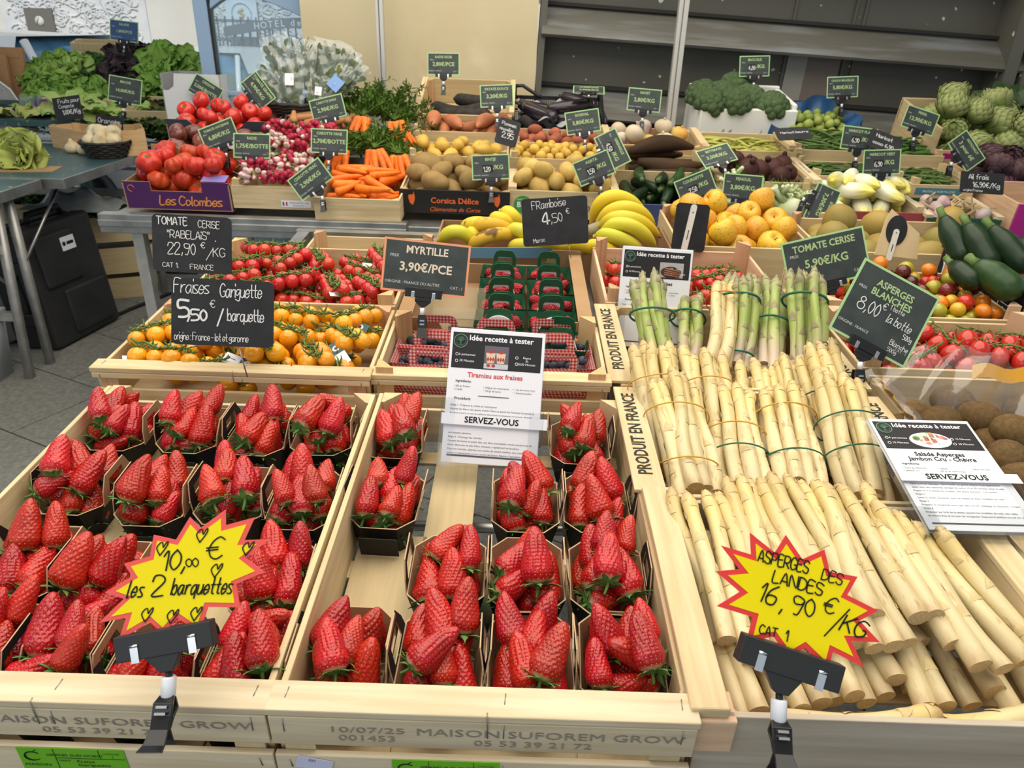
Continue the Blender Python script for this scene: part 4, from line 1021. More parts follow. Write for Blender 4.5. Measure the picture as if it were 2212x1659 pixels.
# ================================================================ slate and printed signs of the front display
def front_signs():
    def d1(m):
        strokes(m, 'TOMATE', -.066, .036, .0145, w=0.122, wx=.85, sp=.85); strokes(m, 'CERiSE', .012, .034, .013, w=0.094, wx=.78, sp=.85, rot=-1)
        strokes(m, '"RABELAiS"', -.046, .011, .0145, w=0.094, wx=.85, sp=.9); strokes(m, '.', .044, .009, .013, w=0.112)
        strokes(m, '22,90', -.046, -.020, .0215, w=0.071, wx=.85, sp=.85); strokes(m, '€', .016, -.006, .011, w=0.103, wx=1.2); strokes(m, '/', .027, -.026, .020, w=0.066, slant=.1); strokes(m, 'KG', .040, -.021, .0165, w=0.084, wx=.9)
        strokes(m, 'CAT 1.', -.056, -.046, .0085, w=0.122); strokes(m, 'FRANCE', -.004, -.048, .0095, w=0.103)
    slate(415, 528, 1.42, .150, .111, 'black slate sign reading TOMATE CERISE RABELAIS 22,90 €/KG', d1, -3, 16, 6, spike=(.03, .036, .07))
    def d2(m):
        strokes(m, 'Fraises', -.077, .030, .022, w=0.066, wx=.66, sp=.4, slant=.06); strokes(m, 'Gariguette', -.004, .026, .021, w=0.071, wx=.56, sp=.3, slant=.04, rot=1)
        strokes(m, '5', -.069, -.009, .026, w=0.150, wx=1.1); strokes(m, ',', -.055, -.012, .026, w=0.103); strokes(m, '50', -.049, -.014, .0175, w=0.178, wx=1.2); strokes(m, '€', -.020, .008, .012, w=0.094)
        strokes(m, '/', -.008, -.018, .024, w=0.103, wx=.7); strokes(m, 'barquette', .008, -.012, .019, w=0.084, wx=.56, sp=.3)
        strokes(m, 'origine : France - lot et garonne', -.076, -.046, .0120, w=0.080, wx=.56, sp=.42)
    slate(481, 676, 1.13, .162, .108, 'black slate sign reading Fraises Gariguette 5,50 € barquette before yellow tomatoes', d2, -2.5, 20, 5, spike=(.022, .04, .05))
    def d3(m):
        strokes(m, 'FRamboise', -.054, .030, .0185, w=0.071, rot=5, wx=.75, sp=.7); strokes(m, '4', -.030, -.006, .027, w=0.122, rot=5); strokes(m, ',50', -.009, -.004, .021, w=0.071, rot=8, wx=.9); strokes(m, '€', .028, .016, .0125, w=0.084, rot=8)
        strokes(m, 'Maroc', -.054, -.050, .0105, w=0.094, rot=8, wx=.8, sp=.6)
    slate(1199, 478, 1.80, .160, .114, 'tilted black slate sign reading Framboise 4,50 € Maroc before the bananas', d3, 6, 14, -3, spike=(.03, .035, .04), rr=.008)
    printed(920, 578, 1.36, 'MYRTILLE', '3,90€/PCE', 'peach bordered dark sign reading MYRTILLE 3,90€/PCE on a black clip', -6, 22, 6, .163, .100, 1, title_h=.0145, price_h=.0165, origin='ORIGINE : FRANCE OU AUTRE', twist=4)
    def mel(t): pass
    printed(1785, 560, 1.60, 'TOMATE CERISE', '5,90€/KG', 'green bordered sign reading TOMATE CERISE behind the right green asparagus bunch', 13, 22, 4, .190, .110, 0, title_h=.0155, price_h=.018, twist=-8)
    hand = [('8,00', -.050, -.014, .0225, dict(rot=-0, w=.07, wx=.8)), ('€', -.008, .004, .012, dict(w=.09)), ('la botte', .008, -.012, .015, dict(w=.08, wx=.7, sp=.6, slant=.1)), ('(500g)', .044, -.026, .009, dict(w=.1, wx=.7)), ('1 botte', .004, .010, .008, dict(w=.1, wx=.8)),
            ('patch', -.0, .0, -.0, .0), ('(Blanche)', .028, -.044, .009, dict(w=.1, wx=.8)), ('(500g)', .03, -.056, .007, dict(w=.1))]
    printed(1911, 676, 1.22, 'ASPERGES\nBLANCHES', '', 'crooked green bordered sign reading ASPERGES BLANCHES 8,00 € la botte', -27, 26, 2, .150, .138, 0, hand=hand, title_h=.0125, twist=25)
    slate(1492, 492, 1.86, .088, .118, 'black slate sign turned away with ivory holder stick before the apples', None, -5, 12, 8, stick=True)
    # round black sign on a pale card
    t = empty('round_sign', face(1232*0+1935, 512, 1.80, -2, 16), 'round black sign on an ivory stick clipped to a pale wood card', 'price sign')
    m = MB(); m.poly([(-.045, -.045), (.062, -.05), (.058, .012), (.012, .045), (-.018, .066), (-.030, .04)], -.004, -.002); m.obj('card', WPALE, t)
    m = MB(); m.poly([(.0255*math.cos(i*PI/16), .016+.036*math.sin(i*PI/16)) for i in range(32)], -.0015, .0005); m.obj('disc', SLATE, t)
    m = MB(); m.poly([(.007*math.cos(i*PI/12), (.018 if i < 12 else -.045)+.007*math.sin(i*PI/12)) for i in range(24)], .001, .004); m.obj('holder_stick', MATS['stick_ivory'], t, T(-.004, -.006, 0) @ Rz(-8))
    m = MB(); m.poly([(.0016*math.cos(i), .016+.0016*math.sin(i)) for i in range(6)], .0041, .0045); m.box(-.001, .001, -.03, -.012, .0041, .0045); m.obj('stick_hole', INK, t, T(-.004, -.006, 0) @ Rz(-8))
front_signs()
# ---------------------------------------------------------------- recipe sheets in clear holders
def clearmat():
    m = bpy.data.materials.new('clear_acrylic'); m.use_nodes = True; N = m.node_tree.nodes; L = m.node_tree.links; N.clear()
    o = N.new('ShaderNodeOutputMaterial'); a = N.new('ShaderNodeMixShader'); t = N.new('ShaderNodeBsdfTransparent'); g = N.new('ShaderNodeBsdfGlossy'); f = N.new('ShaderNodeLayerWeight'); f2 = N.new('ShaderNodeMath'); f2.operation = 'POWER'; f2.inputs[1].default_value = 3.; f3 = N.new('ShaderNodeMath'); f3.operation = 'MULTIPLY_ADD'; f3.inputs[1].default_value = .6; f3.inputs[2].default_value = .03; L.new(f.outputs['Facing'], f2.inputs[0]); L.new(f2.outputs[0], f3.inputs[0])
    t.inputs[0].default_value = (.96, .97, .975, 1); g.inputs['Roughness'].default_value = .06
    L.new(f3.outputs[0], a.inputs[0]); L.new(t.outputs[0], a.inputs[1]); L.new(g.outputs[0], a.inputs[2]); L.new(a.outputs[0], o.inputs[0]); return m
CLEAR = clearmat()
TEXTG = mat('print_grey', (.10, .10, .12), .8, .1)
RECBLK = mat('recipe_black', (.022, .021, .023), .5, .3)
REDT = mat('recipe_red', (.62, .09, .09), .7, .2)
def recipe(M, title, label, pic, servez=True, body=None, dark=False, lip=True, w=.148, h=.210, red=True, ingr=None, left=('6 personnes', '30 Minutes'), right=('Repos', '3h', '3h30 Minutes'), sv=-.052):
    t = empty('recipe_holder', M, label, 'recipe holder', 'recipe sheets in clear stands')
    m = MB(); m.box(-w/2, w/2, -h/2, h/2, -.006, 0)
    for i in range(4): m.box(-w/2+.0006*i, w/2+.0004*i, -h/2, h/2+.0005*i, -.0015*i-.0014, -.0015*i-.0002)
    p = m.obj('paper_stack', PAPER, t)
    m = MB(); m.box(-w/2+.004, w/2-.004, h/2-.0625, h/2-.006, 0, .0003); m.obj('header', RECBLK, p)
    m = MB(); text(m, 'Idée recette à tester', .006, h/2-.018, .0088, z=.0008, bold=.012); y0 = h/2
    text(m, left[0], -w/2+.028, y0-.0425, .0038, z=.0008); text(m, left[1], -w/2+.028, y0-.0525, .0038, z=.0008)
    for i, r in enumerate(right): text(m, r, w/2-.026, y0-.042-.0052*i, .0036, z=.0008)
    for s, yy in ((-1, .041), (-1, .0515), (1, .041), (1, .051)):
        m.tube([(s*(w/2-.012)+(0 if s < 0 else -.030)+.0022*math.cos(a), y0-yy+.0022*math.sin(a), .0007) for a in [i*.9 for i in range(8)]], .0005, 4)
    m.obj('header_text', PAPER, p)
    m = MB()                                                  # round tree emblem
    m.tube([(.0105*math.cos(i*PI/16), .0105*math.sin(i*PI/16), 0) for i in range(33)], .0011, 5); m.tube([(.0078*math.cos(i*PI/16), .0078*math.sin(i*PI/16), 0) for i in range(33)], .0003, 4)
    m.tube([(0, -.006, 0), (0, 0, 0)], .0007, 5)
    for a in range(20, 180, 20): m.tube([(0, -.001, 0), (.003*math.cos(R(a)), .003*math.sin(R(a)), 0), (.006*math.cos(R(a)), .0055*math.sin(R(a)), 0)], .0005, 4); m.tube([(.0055*math.cos(R(a)), .005*math.sin(R(a)), 0), (.0055*math.cos(R(a+8)), .0063*math.sin(R(a+8)), 0)], .0011, 4)
    for a in (-20, -60, -120, -160): m.tube([(0, -.005, 0), (.004*math.cos(R(a)), -.005+.003*math.sin(R(a)), 0)], .0004, 4)
    m.obj('emblem', mat('emblem_green', (.10, .20, .13), .6), p, T(-w/2+.0165, h/2-.020, .0006))
    pic(p, 0, h/2-.042)
    m = MB(); y = h/2-.073
    for ln in title.split('\n'): text(m, ln, 0, y-.003, .0078, z=.0004, bold=.012); y -= .0095
    m.obj('title', REDT if red else RECBLK, p)
    m = MB(); text(m, 'Ingrédients:', -w/2+.013, y-.002, .0038, align_='LEFT', z=.0004, bold=.01); y -= .0085
    for i, (a, b) in enumerate(ingr or []):
        text(m, '• '+a, -w/2+.011+.046*i, y-.0012, .0029, align_='LEFT', z=.0004); text(m, '• '+b, -w/2+.011+.046*i, y-.0064, .0029, align_='LEFT', z=.0004)
    y -= .0145; m.box(-.024, .024, y, y+.0013, .0001, .0004); y -= .0065
    text(m, 'Procédure:', -w/2+.013, y, .0042, align_='LEFT', z=.0004, bold=.01); y -= .010
    for ln in body or []:
        if y < -h/2+.008: break
        text(m, ln, -w/2+.008, y, .0030, align_='LEFT', z=.0004); y -= .0062
    m.box(-w/2+.008, w/2-.008, -h/2+.010, -h/2+.0125, .0001, .0004)
    m.obj('print', TEXTG, p)
    if servez:
        m = MB(); m.box(-w/2-.004, w/2+.012, sv-.0085, sv+.0085, .0045, .005); s = m.obj('strip', PAPER, t)
        m = MB(); text(m, 'SERVEZ-VOUS', .0, sv-.0045, .0098, z=.0054, bold=.012); m.obj('strip_lettering', INK, s)
    m = MB(); W2 = w/2+.006
    m.box(-W2, W2, -h/2-.006, h/2+.004, -.0085, -.0065)       # back plate
    if lip:
        m.box(-W2, W2, -h/2-.006, -h/2-.004, -.0085, .006)
        m.box(-W2, W2, -h/2-.006, -h/2+.034, .0042, .006) if lip == 2 else None
        m.box(-W2, -W2+.022, -h/2-.006, -h/2+.100, .0038, .0054); m.box(W2-.022, W2, -h/2-.006, -h/2+.085, .0038, .0054)
        m.box(-W2, -W2+.0018, -h/2-.006, -h/2+.095, -.0085, .0054); m.box(W2-.0018, W2, -h/2-.006, -h/2+.085, -.0085, .0054)
        m.box(-W2, W2, -h/2-.008, -h/2-.006, -.07, .0)         # foot behind
    m.obj('clear_stand', CLEAR, t)
    return t
def picA(p, x, y):
    m = MB(); m.box(x-.019, x+.019, y-.019, y+.017, .0003, .0006, 0); m.box(x-.019, x+.019, y-.019, y-.011, .0006, .0007, 1)
    for dx in (-.009, .007):
        m.poly([(x+dx-.0075, y+.006), (x+dx-.0055, y-.010), (x+dx+.0055, y-.010), (x+dx+.0075, y+.006)][::-1], .0006, .0008, 2)
        for i in range(3): m.poly([(x+dx-.006+.004*i, y-.004), (x+dx-.004+.004*i, y+.0), (x+dx-.002+.004*i, y-.004), (x+dx-.004+.004*i, y-.008)], .0008, .0010, 3)
        m.poly([(x+dx+.004*math.cos(i*PI/6), y+.008+.003*math.sin(i*PI/6)) for i in range(12)], .0008, .0010, 3)
    for dx in (-.012, -.004): m.poly([(x+dx+.003*math.cos(i*PI/6), y-.014+.0025*math.sin(i*PI/6)) for i in range(12)], .0008, .0010, 3)
    m.obj('picture', [mat('pic_slate', (.12, .11, .14), .7), mat('pic_light', (.52, .52, .55), .7), mat('pic_cream', (.72, .52, .36), .7), mat('pic_red', (.40, .05, .04), .7)], p)
def picB(p, x, y):
    m = MB(); m.poly([(x+.030*math.cos(i*PI/14), y-.002+.016*math.sin(i*PI/14)) for i in range(28)], .0003, .0006, 0)
    rg = random.Random(3)
    for i in range(16):
        a, r = rg.uniform(0, 6.3), rg.uniform(0, .018); c = (x+r*1.5*math.cos(a), y+.001+r*.6*math.sin(a)); q = rg.uniform(.002, .0042)
        m.poly([(c[0]+q*1.4*math.cos(k*PI/5), c[1]+q*math.sin(k*PI/5)) for k in range(10)], .0006, .0008+.0001*(i % 3), 1 + i % 3)
    for i in range(3): m.box(x-.012+.01*i, x-.009+.01*i, y-.010, y+.012, .0010, .0013, 4, T(0, 0, 0))
    m.obj('picture', [PAPER, mat('pic_green', (.16, .28, .08), .7), mat('pic_salmon', (.62, .25, .18), .7), mat('pic_pink', (.42, .14, .16), .7), mat('pic_ivory', (.74, .66, .45), .7)], p)
def picC(p, x, y):
    x += .035; m = MB(); m.box(x-.028, x+.022, y-.017, y+.014, .0003, .0006, 0); m.poly([(x-.004+.022*math.cos(i*PI/12), y-.006+.012*math.sin(i*PI/12)) for i in range(24)], .0006, .0007, 1)
    for i in range(4): m.tube([(x-.018, y+.002-.0045*i, .0012), (x+.014, y-.004-.0035*i, .0012)], .0018, 6, 2)
    m.obj('picture', [mat('pic_grey', (.40, .38, .37), .7), mat('pic_dark', (.04, .035, .03), .7), mat('pic_sausage', (.30, .11, .06), .6)], p)
B1 = ['Etape 1 : Préparez la crème au mascarpone', "Séparez les blancs des jaunes d'œufs. Dans un grand bol, fouettez les jaunes et", 'le sucre jusqu\'à ce que le mélange blanchisse et devienne mousseux. Ajoutez', 'le mascarpone petit à petit en continuant de fouetter pour obtenir une crème', 'bien lisse et homogène.', '', '', 'une texture aérienne.',
      'Etape 3 : Dressage des verrines', 'Coupez les fraises en petits dés, puis dans une assiette creuse versez le jus de', "citron dilué avec un peu d'eau, trempez y rapidement les boudoirs.", 'Dans vos verrines, alternez une couche de biscuits imbibés, une couche de', "crème au mascarpone et une couche de fraises. Répétez l'opération et termine", 'par une couche de crème. 2h au frigo minimum et place à la dégustation !']
def recipes():
    p = at(1066, 858, Y=1.03)
    M = Matrix.Translation(p) @ Rz(0) @ Rx(90-32) @ Rz(-2.2)
    recipe(M, 'Tiramisu aux fraises', 'clear stand with the strawberry tiramisu recipe and SERVEZ-VOUS strip, in middle strawberry crate', picA, True, B1, ingr=[('500 gr Fraises', '3 œufs'), ('250g gr de mascarpone', '100 gr de sucre'), ('1 jus de citron (1cs)', '1 biscuit boudoir')], sv=-.038)
    p = at(2052, 1018, Y=.865); M = Matrix.Translation(p) @ Rz(2) @ Rx(13) @ Rz(-1)
    recipe(M, 'Salade Asperges\nJambon Cru - Chèvre', 'clear stand with the asparagus salad recipe lying at right over the kiwi box', picB, True, ['Faire cuire les asperges : faire bouillir un grand volume d\'eau légèrement', 'salée, dans une casserole, plonger les entre 15 et 20 minutes selon la taille', 'Piquer les à la pointe du couteau, une petite fermeté ? c\'est parfait !', 'Etape 2', 'Laver la salade. Equeuter, laver et coupez en fines rondelles les radis', 'Etape 3', 'Préparer la vinaigrette pour cela, dans un bol, mélanger la moutarde, vinaigre', 'Etape 4', 'Disposer sur le lit de la salade, ajouter les rondelles de radis, des cubes', 'de chèvre frais et arroser de vinaigrette. Déposez le jambon cru sur les côtés'],
           red=False, ingr=[('Asperges Blanches', 'Jambon cru'), ('1 Salade', '100 gr de chèvre frais'), ('1 Botte de radis', '')], left=('4 personnes', '10 Minutes'), right=('15 Minutes', '', '30 Minutes'), lip=2, sv=-.016)
    p = at(1412, 645, Y=1.50); M = Matrix.Translation(p) @ Rx(90-18) @ Rz(-2)
    recipe(M, 'Asperges grillées', 'clear stand with a grilled asparagus recipe behind the left green asparagus bunch', picC, False, ['Etape 1 : Préparez les asperges vertes en coupant le pied', 'Placez ensuite sur une plaque et arrosez généreusement', "d'huile d'olive. Salez, poivrez et enfournez", 'Etape 2 : Faites cuire les œufs'], red=False, ingr=[('16 Asperges', '200 gr lardons'), ('2 œufs', 'Sel/Poivre'), ("huile d'olive", '1 citron')])
recipes()
# ================================================================ fruit shapes
def fruit(name, prof, mats_, n=20, lob=0, la=0., ph=0., extra=None, mi=0):
    m = MB(); m.lathe(prof, n, 0, None, lob, la, ph)
    if extra: extra(m)
    return m.mesh(name, mats_)
def ball(r, sx=1., sz=1., k=10, dimple=0., taper=0.):
    out = []
    for i in range(k+1):
        t = -PI/2 + PI*i/k; rr = r*math.cos(t)*sx*(1 - taper*math.sin(t)); z = r*math.sin(t)*sz
        if dimple and t > .7: z -= dimple*r*((t-.7)/.87)**2
        out.append((max(rr, .0004), z))
    return out
TSTEM = mat('tomato_stem', (.10, .17, .035), .6, .25, (.15, .22, .06), 80.)
def star_calyx(m, z, r, mi=1, n=5, up=.35, seed=0):
    rg = random.Random(seed)
    for i in range(n):
        a = 2*PI*i/n + rg.uniform(-.2, .2); L = r*rg.uniform(.8, 1.15)
        m.tube([(0, 0, z), (.4*L*math.cos(a), .4*L*math.sin(a), z+.10*L), (.75*L*math.cos(a+.1), .75*L*math.sin(a+.1), z+.16*L+up*.2*L), (L*math.cos(a+.2), L*math.sin(a+.2), z+up*L)], [r*.10, r*.12, r*.08, r*.015], 5, mi)
YEL = mat('tomato_yellow', (.83, .36, .008), .16, .5, (.80, .30, .006), 40., jit=.10, hj=.008, coat=.3)
RED = mat('tomato_red', (.56, .032, .016), .16, .5, (.50, .022, .012), 40., jit=.14, hj=.006, coat=.3)
RED2 = mat('tomato_red_plum', (.50, .026, .014), .18, .5, (.44, .018, .01), 40., jit=.12, coat=.3)
def truss(name, fm, r, n, seed, sp=1.9, sz=1.0, up=True):
    """one vine of cherry tomatoes: stem mesh with tomatoes as parts; returns template (hidden source) data"""
    rg = random.Random(seed); L = n*r*sp*.5; P = [(L*(i/8-.5), .006*math.sin(i*.9+seed), r*1.05 + .003*math.sin(i*1.7)) for i in range(9)]
    m = MB(); m.tube(P, [.0019]*6+[.0016, .0013, .001], 6, 0); m.tube([P[0], (P[0][0]-.012, P[0][1]+.004, P[0][2]+.006)], .0022, 6, 0)
    toms = []
    for i in range(n):
        u = (i+.5)/n; x = L*(u-.5); s = 1 if i % 2 else -1; y = s*r*rg.uniform(.80, 1.0); q = r*rg.uniform(.9, 1.08); z = rg.uniform(-.002, .002)
        c = Vector((x + rg.uniform(-.002, .002), y, z)); top = c + Vector((-.12*s*0, -s*q*.55, q*.80)); ax = (top - c).normalized()
        m.tube([(x-.004, .3*s*.004, r*1.05), tuple((top + Vector((x, 0, r*1.15)))*.5 + Vector((0, 0, .002))), tuple(top)], [.0014, .0013, .0016], 5, 0)
        Q = Matrix.Translation(c) @ align(ax); k = MB(); star_calyx(k, q*.93, q*.95, 0, 5, .5, seed*9+i); m.add(k.v, k.f, 0, Q)
        toms.append((c, Q, q))
    sm = m.mesh('stem', TSTEM)
    balls = np.array([[*c, q*1.0] for c, Q, q in toms])
    tm = fruit('tomato', ball(1., 1., sz, 10, .10), [fm], 18)
    def make(M, label, group):
        t = ob(name, sm, None, M, label, 'tomato truss', group)
        for c, Q, q in toms: ob('tomato', tm, t, Q @ Sc(q))
        return t
    return make, balls
def fill_trusses(kinds, n, M, reg, z0, seed, fmt, where, group, zmax=.02, bias=(0, 0), shrink=.86):
    def shape(r, i):
        k = r.randint(len(kinds)); Mx = Rz(r.uniform(-70, 70) + (180 if r.rand() < .5 else 0)) @ Rx(r.uniform(-14, 14)) @ Ry(r.uniform(-10, 10)); return k, Mx, rotb(Mx, kinds[k][1])
    out = [kinds[k][0](M @ Mx, None, group) for k, Mx in drop(n, reg, shape, seed, z0, 70, shrink=shrink, zmax=zmax, bias=bias)]
    lab(out, fmt, where, group, 'tomato truss', 3); return out
TAGT = mat('tag_teal', (.06, .12, .13), .6, .3)
def variety_tags(M, pts, label, where):
    for i, (x, y, z, rz, rx) in enumerate(pts):
        m = MB(); m.box(-.030, .0, -.011, .011, 0, .0006, 0); m.box(0, .030, -.011, .011, 0, .0006, 1)
        t = m.obj('variety_tag', [PAPER, TAGT], None, M @ T(x, y, z) @ Rz(rz) @ Rx(rx) @ Ry(rx*.7), f"small white and teal paper tag, {ORD[i]} counted from left, {where}", 'tag', 'paper tags on tomato vines')
        m = MB(); m.poly([(.014+.007*math.cos(k*PI/8), .007*math.sin(k*PI/8)) for k in range(16)], .0007, .0010); m.obj('tag_emblem', PAPER, t)
        m = MB(); m.box(.011, .017, -.003, .003, .0010, .0013); m.tube([(-.008, 0, .0008), (-.018, .001, .0008)], .0006, 4); m.obj('tag_print', TAGT, t)
def front_rows():
    ky = [truss('tomato_truss', YEL, .0165, n, s) for n, s in ((7, 1), (8, 2), (6, 3))]
    kr = [truss('tomato_truss', RED, .0150, n, s, 1.85) for n, s in ((9, 4), (8, 5), (10, 6))]
    kp = [truss('tomato_truss', RED2, .0180, n, s, 2.0, 1.22) for n, s in ((7, 7), (8, 8))]
    # yellow cherry tomatoes
    M = F(-.712, 1.128, .004); t = crate('pale crate of yellow cherry tomatoes behind the left strawberry crate', M, .468, .31, .088, (WPALE, WPALE), style='rail', gap=True, post=.006, names='tomato_crate')
    strip_y = fill_trusses(ky, 34, M, (.014, .454, .02, .29), -.066, 3, 'yellow cherry tomato truss', 'crate behind left strawberries', 'yellow cherry tomato trusses', .022)
    variety_tags(M, [(.05, .07, -.012, 25, 18), (.23, .06, -.004, -18, 20), (.285, .16, .0, 14, 22), (.40, .215, .004, -24, 25), (.40, .09, .004, 118, -24)], '', 'on yellow tomatoes')
    # red cherry tomatoes behind
    M = F(-.700, 1.452); crate('pale crate of red cherry tomatoes on the vine behind the yellow ones', M, .452, .345, .09, (WPALE, WPALE), post=.022, names='tomato_crate', postc=WORANGE)
    fill_trusses(kr, 34, M, (.014, .44, .02, .33), -.066, 4, 'red cherry tomato truss', 'crate behind yellow tomatoes', 'red cherry tomato trusses, left crate', .024)
    variety_tags(M, [(.10, .24, .0, 10, -20), (.20, .27, .004, 20, 10), (.22, .15, -.004, -8, 30), (.33, .06, .0, 24, 22), (.375, .21, .005, 18, 20), (.41, .28, .008, 24, 16)], '', 'on red tomatoes')
    # crate behind with dark red tomatoes partly hidden
    M = F(-.60, 1.86, -.09); crate('crate of dark red onions half hidden behind the red cherry tomatoes', M, .36, .30, .09, (WPLY, WPLY), post=.018, names='wooden_crate')
    onion = mat('onion_red', (.22, .018, .022), .3, .5, (.30, .05, .05), 30., jit=.2); om = fruit('red_onion', ball(.036, 1, .85) + [(.006, .036), (.004, .05)], [onion], 18)
    out = [ob('red_onion', om, None, M @ T(.05+.068*i, .05+.02*(i % 2), -.022) @ Rx(20*i)) for i in range(5)]; lab(out, 'dark red onion', 'crate behind the cherry tomatoes', 'dark red onions', 'onion', 1)
    m = MB(); m.box(-.03, .03, -.02, .02, -.0005, .0005); m.obj('price_card', PAPER, None, M @ T(.30, .02, .02) @ Rz(-30) @ Rx(40), label='small pale card lying on the dark red onions', cat='card')
    # tomato crate behind the green asparagus
    M = F(.195, 1.51); crate('pale crate of red vine tomatoes behind the green asparagus bunches', M, .40, .36, .09, (WPINK, WPINK), post=.03, names='tomato_crate')
    fill_trusses(kr, 14, M, (.014, .388, .02, .34), -.08, 9, 'red vine tomato truss', 'crate behind the green asparagus', 'red vine tomatoes, middle crate', .0)
    # plum tomatoes at right
    M = F(.640, 1.245); crate('pale crate of red plum tomatoes on the vine at right', M, .425, .225, .085, (WPALE, WPALE), post=.03, names='tomato_crate', postc=WPINK)
    fill_trusses(kp, 24, M, (.012, .41, -.0, .215), -.08, 6, 'red plum tomato truss', 'crate at right behind the kiwis', 'red plum tomato trusses', .012)
    # mixed cherry tomatoes
    M = F(.655, 1.485); crate('pale crate of loose cherry tomatoes in mixed colours at right', M, .42, .28, .085, (WPALE, WPALE), post=.03, names='tomato_crate', postc=WPINK)
    cols = [('dark brown', (.10, .018, .012)), ('dark brown', (.085, .012, .012)), ('red', (.52, .03, .015)), ('orange', (.78, .22, .01)), ('yellow', (.72, .42, .02)), ('yellow green', (.42, .38, .03)), ('maroon', (.20, .02, .02))]
    tm = []
    for i, (nm, c) in enumerate(cols):
        def sc(m): star_calyx(m, .0125, .006, 1, 5, .2, i)
        tm.append(fruit('cherry_tomato', ball(.0162, 1, 1 if i != 3 else 1.12, 10, .08), [mat('tomato_'+nm.replace(' ', '_')+str(i), c, .18, .5, tuple(x*.85 for x in c), 40., jit=.1, coat=.3), TSTEM], 18))
    def shape(r, i):
        k = int(r.choice(7, p=[.2, .14, .14, .16, .12, .16, .08])); s = r.uniform(.82, 1.15); Mx = Euler((r.uniform(0, 6), r.uniform(0, 6), 0)).to_matrix().to_4x4() @ Sc(s); return k, Mx, np.array([[0, 0, 0, .0162*s]])
    D = drop(235, (.012, .408, .012, .268), shape, 5, -.066, 40, zmax=.034, bias=(0, -.10))
    G_ = {}
    for k, Mx in D: G_.setdefault(cols[k][0], []).append(ob('cherry_tomato', tm[k], None, M @ Mx))
    for nm, os_ in G_.items(): lab(os_, nm + ' cherry tomato', 'mixed tomato crate at right', nm + ' loose cherry tomatoes', 'tomato')
front_rows()
# ---------------------------------------------------------------- raspberries and blueberries
PGREEN = mat('punnet_green', (.012, .11, .045), .5, .4, (.009, .085, .035), 60.)
def gingham():
    m = mat('gingham_red', (.62, .05, .05), .6, .3); t = m.node_tree; N = t.nodes; L = t.links; b = N['Principled BSDF']
    uv = N.new('ShaderNodeUVMap'); sx = N.new('ShaderNodeSeparateXYZ'); L.new(uv.outputs[0], sx.inputs[0]); s = []
    for ax, f in (('X', 9.), ('Y', 9.)):
        a = N.new('ShaderNodeMath'); a.operation = 'MULTIPLY'; a.inputs[1].default_value = f; L.new(sx.outputs[ax], a.inputs[0])
        c = N.new('ShaderNodeMath'); c.operation = 'FRACT'; L.new(a.outputs[0], c.inputs[0]); g = N.new('ShaderNodeMath'); g.operation = 'GREATER_THAN'; g.inputs[1].default_value = .5; L.new(c.outputs[0], g.inputs[0]); s.append(g.outputs[0])
    ad = N.new('ShaderNodeMath'); ad.operation = 'ADD'; L.new(s[0], ad.inputs[0]); L.new(s[1], ad.inputs[1]); hf = N.new('ShaderNodeMath'); hf.operation = 'MULTIPLY'; hf.inputs[1].default_value = .5; L.new(ad.outputs[0], hf.inputs[0])
    r = N.new('ShaderNodeValToRGB'); e = r.color_ramp; e.interpolation = 'CONSTANT'; e.elements[0].color = (.55, .03, .035, 1); e.elements[1].position = .75; e.elements[1].color = (.80, .68, .62, 1); q = e.elements.new(.25); q.color = (.66, .20, .18, 1)
    L.new(hf.outputs[0], r.inputs[0]); L.new(r.outputs[0], b.inputs['Base Color']); return m
GING = gingham()
def small_tray(w, d, h, hh, mt, fl=.012, two=True, hw=.52):
    """flared tray with handles rising from front and back edges"""
    m = MB(); sc = 1/.06
    a = [(-w/2+fl, -d/2+fl, 0), (w/2-fl, -d/2+fl, 0), (w/2-fl, d/2-fl, 0), (-w/2+fl, d/2-fl, 0)]; b = [(-w/2, -d/2, h), (w/2, -d/2, h), (w/2, d/2, h), (-w/2, d/2, h)]
    for k, off in ((0, 0.), (1, .0016)):
        A = [Vector(p) + Vector((0, 0, off)) for p in a]; B = [Vector(p)*1 - Vector((p[0], p[1], 0)).normalized()*off for p in b]
        for i in range(4):
            j = (i+1) % 4; L = w if i % 2 == 0 else d; q = [A[i], A[j], B[j], B[i]]; uv = [(0, 0), (L*sc, 0), (L*sc, h*sc), (0, h*sc)]
            m.add(q if k == 0 else q[::-1], [(0, 1, 2, 3)], 0, None, [uv if k == 0 else uv[::-1]], False)
        m.add(A, [(3, 2, 1, 0)], 0, None, [[(0, 0)]*4], False)
    tray = m.mesh('tray', mt)
    m = MB(); L = w*hw; n = 8
    O = [(-L/2, -.004), (-L/2, hh*.55), (-L/2+.006, hh*.9), (-L/2+.014, hh), (L/2-.014, hh), (L/2-.006, hh*.9), (L/2, hh*.55), (L/2, -.004)]
    I = [(-L*.30, -.001), (-L*.34, hh*.2), (-L*.32, hh*.48), (-L*.27, hh*.56), (L*.27, hh*.56), (L*.32, hh*.48), (L*.34, hh*.2), (L*.30, -.001)]
    for y in (-.0009, .0009):
        V = [(x, y, z) for x, z in O+I]; fs = [(i, i+1, 8+i+1, 8+i) for i in range(7)] + [(7, 0, 8, 15)]
        uv = [[(V[q][0]*sc, V[q][2]*sc) for q in f] for f in fs]
        m.add(V, fs, 0, None, uv, False)
    V = [(x, -.0009, z) for x, z in O] + [(x, .0009, z) for x, z in O]; m.add(V, [(i, i+1, 9+i, 8+i) for i in range(7)], 0, None, None, False)
    return tray, m.mesh('handle', mt)
TRG, HDG = small_tray(.106, .088, .036, .040, PGREEN); TRR, HDR = small_tray(.150, .078, .045, .038, GING, .016)
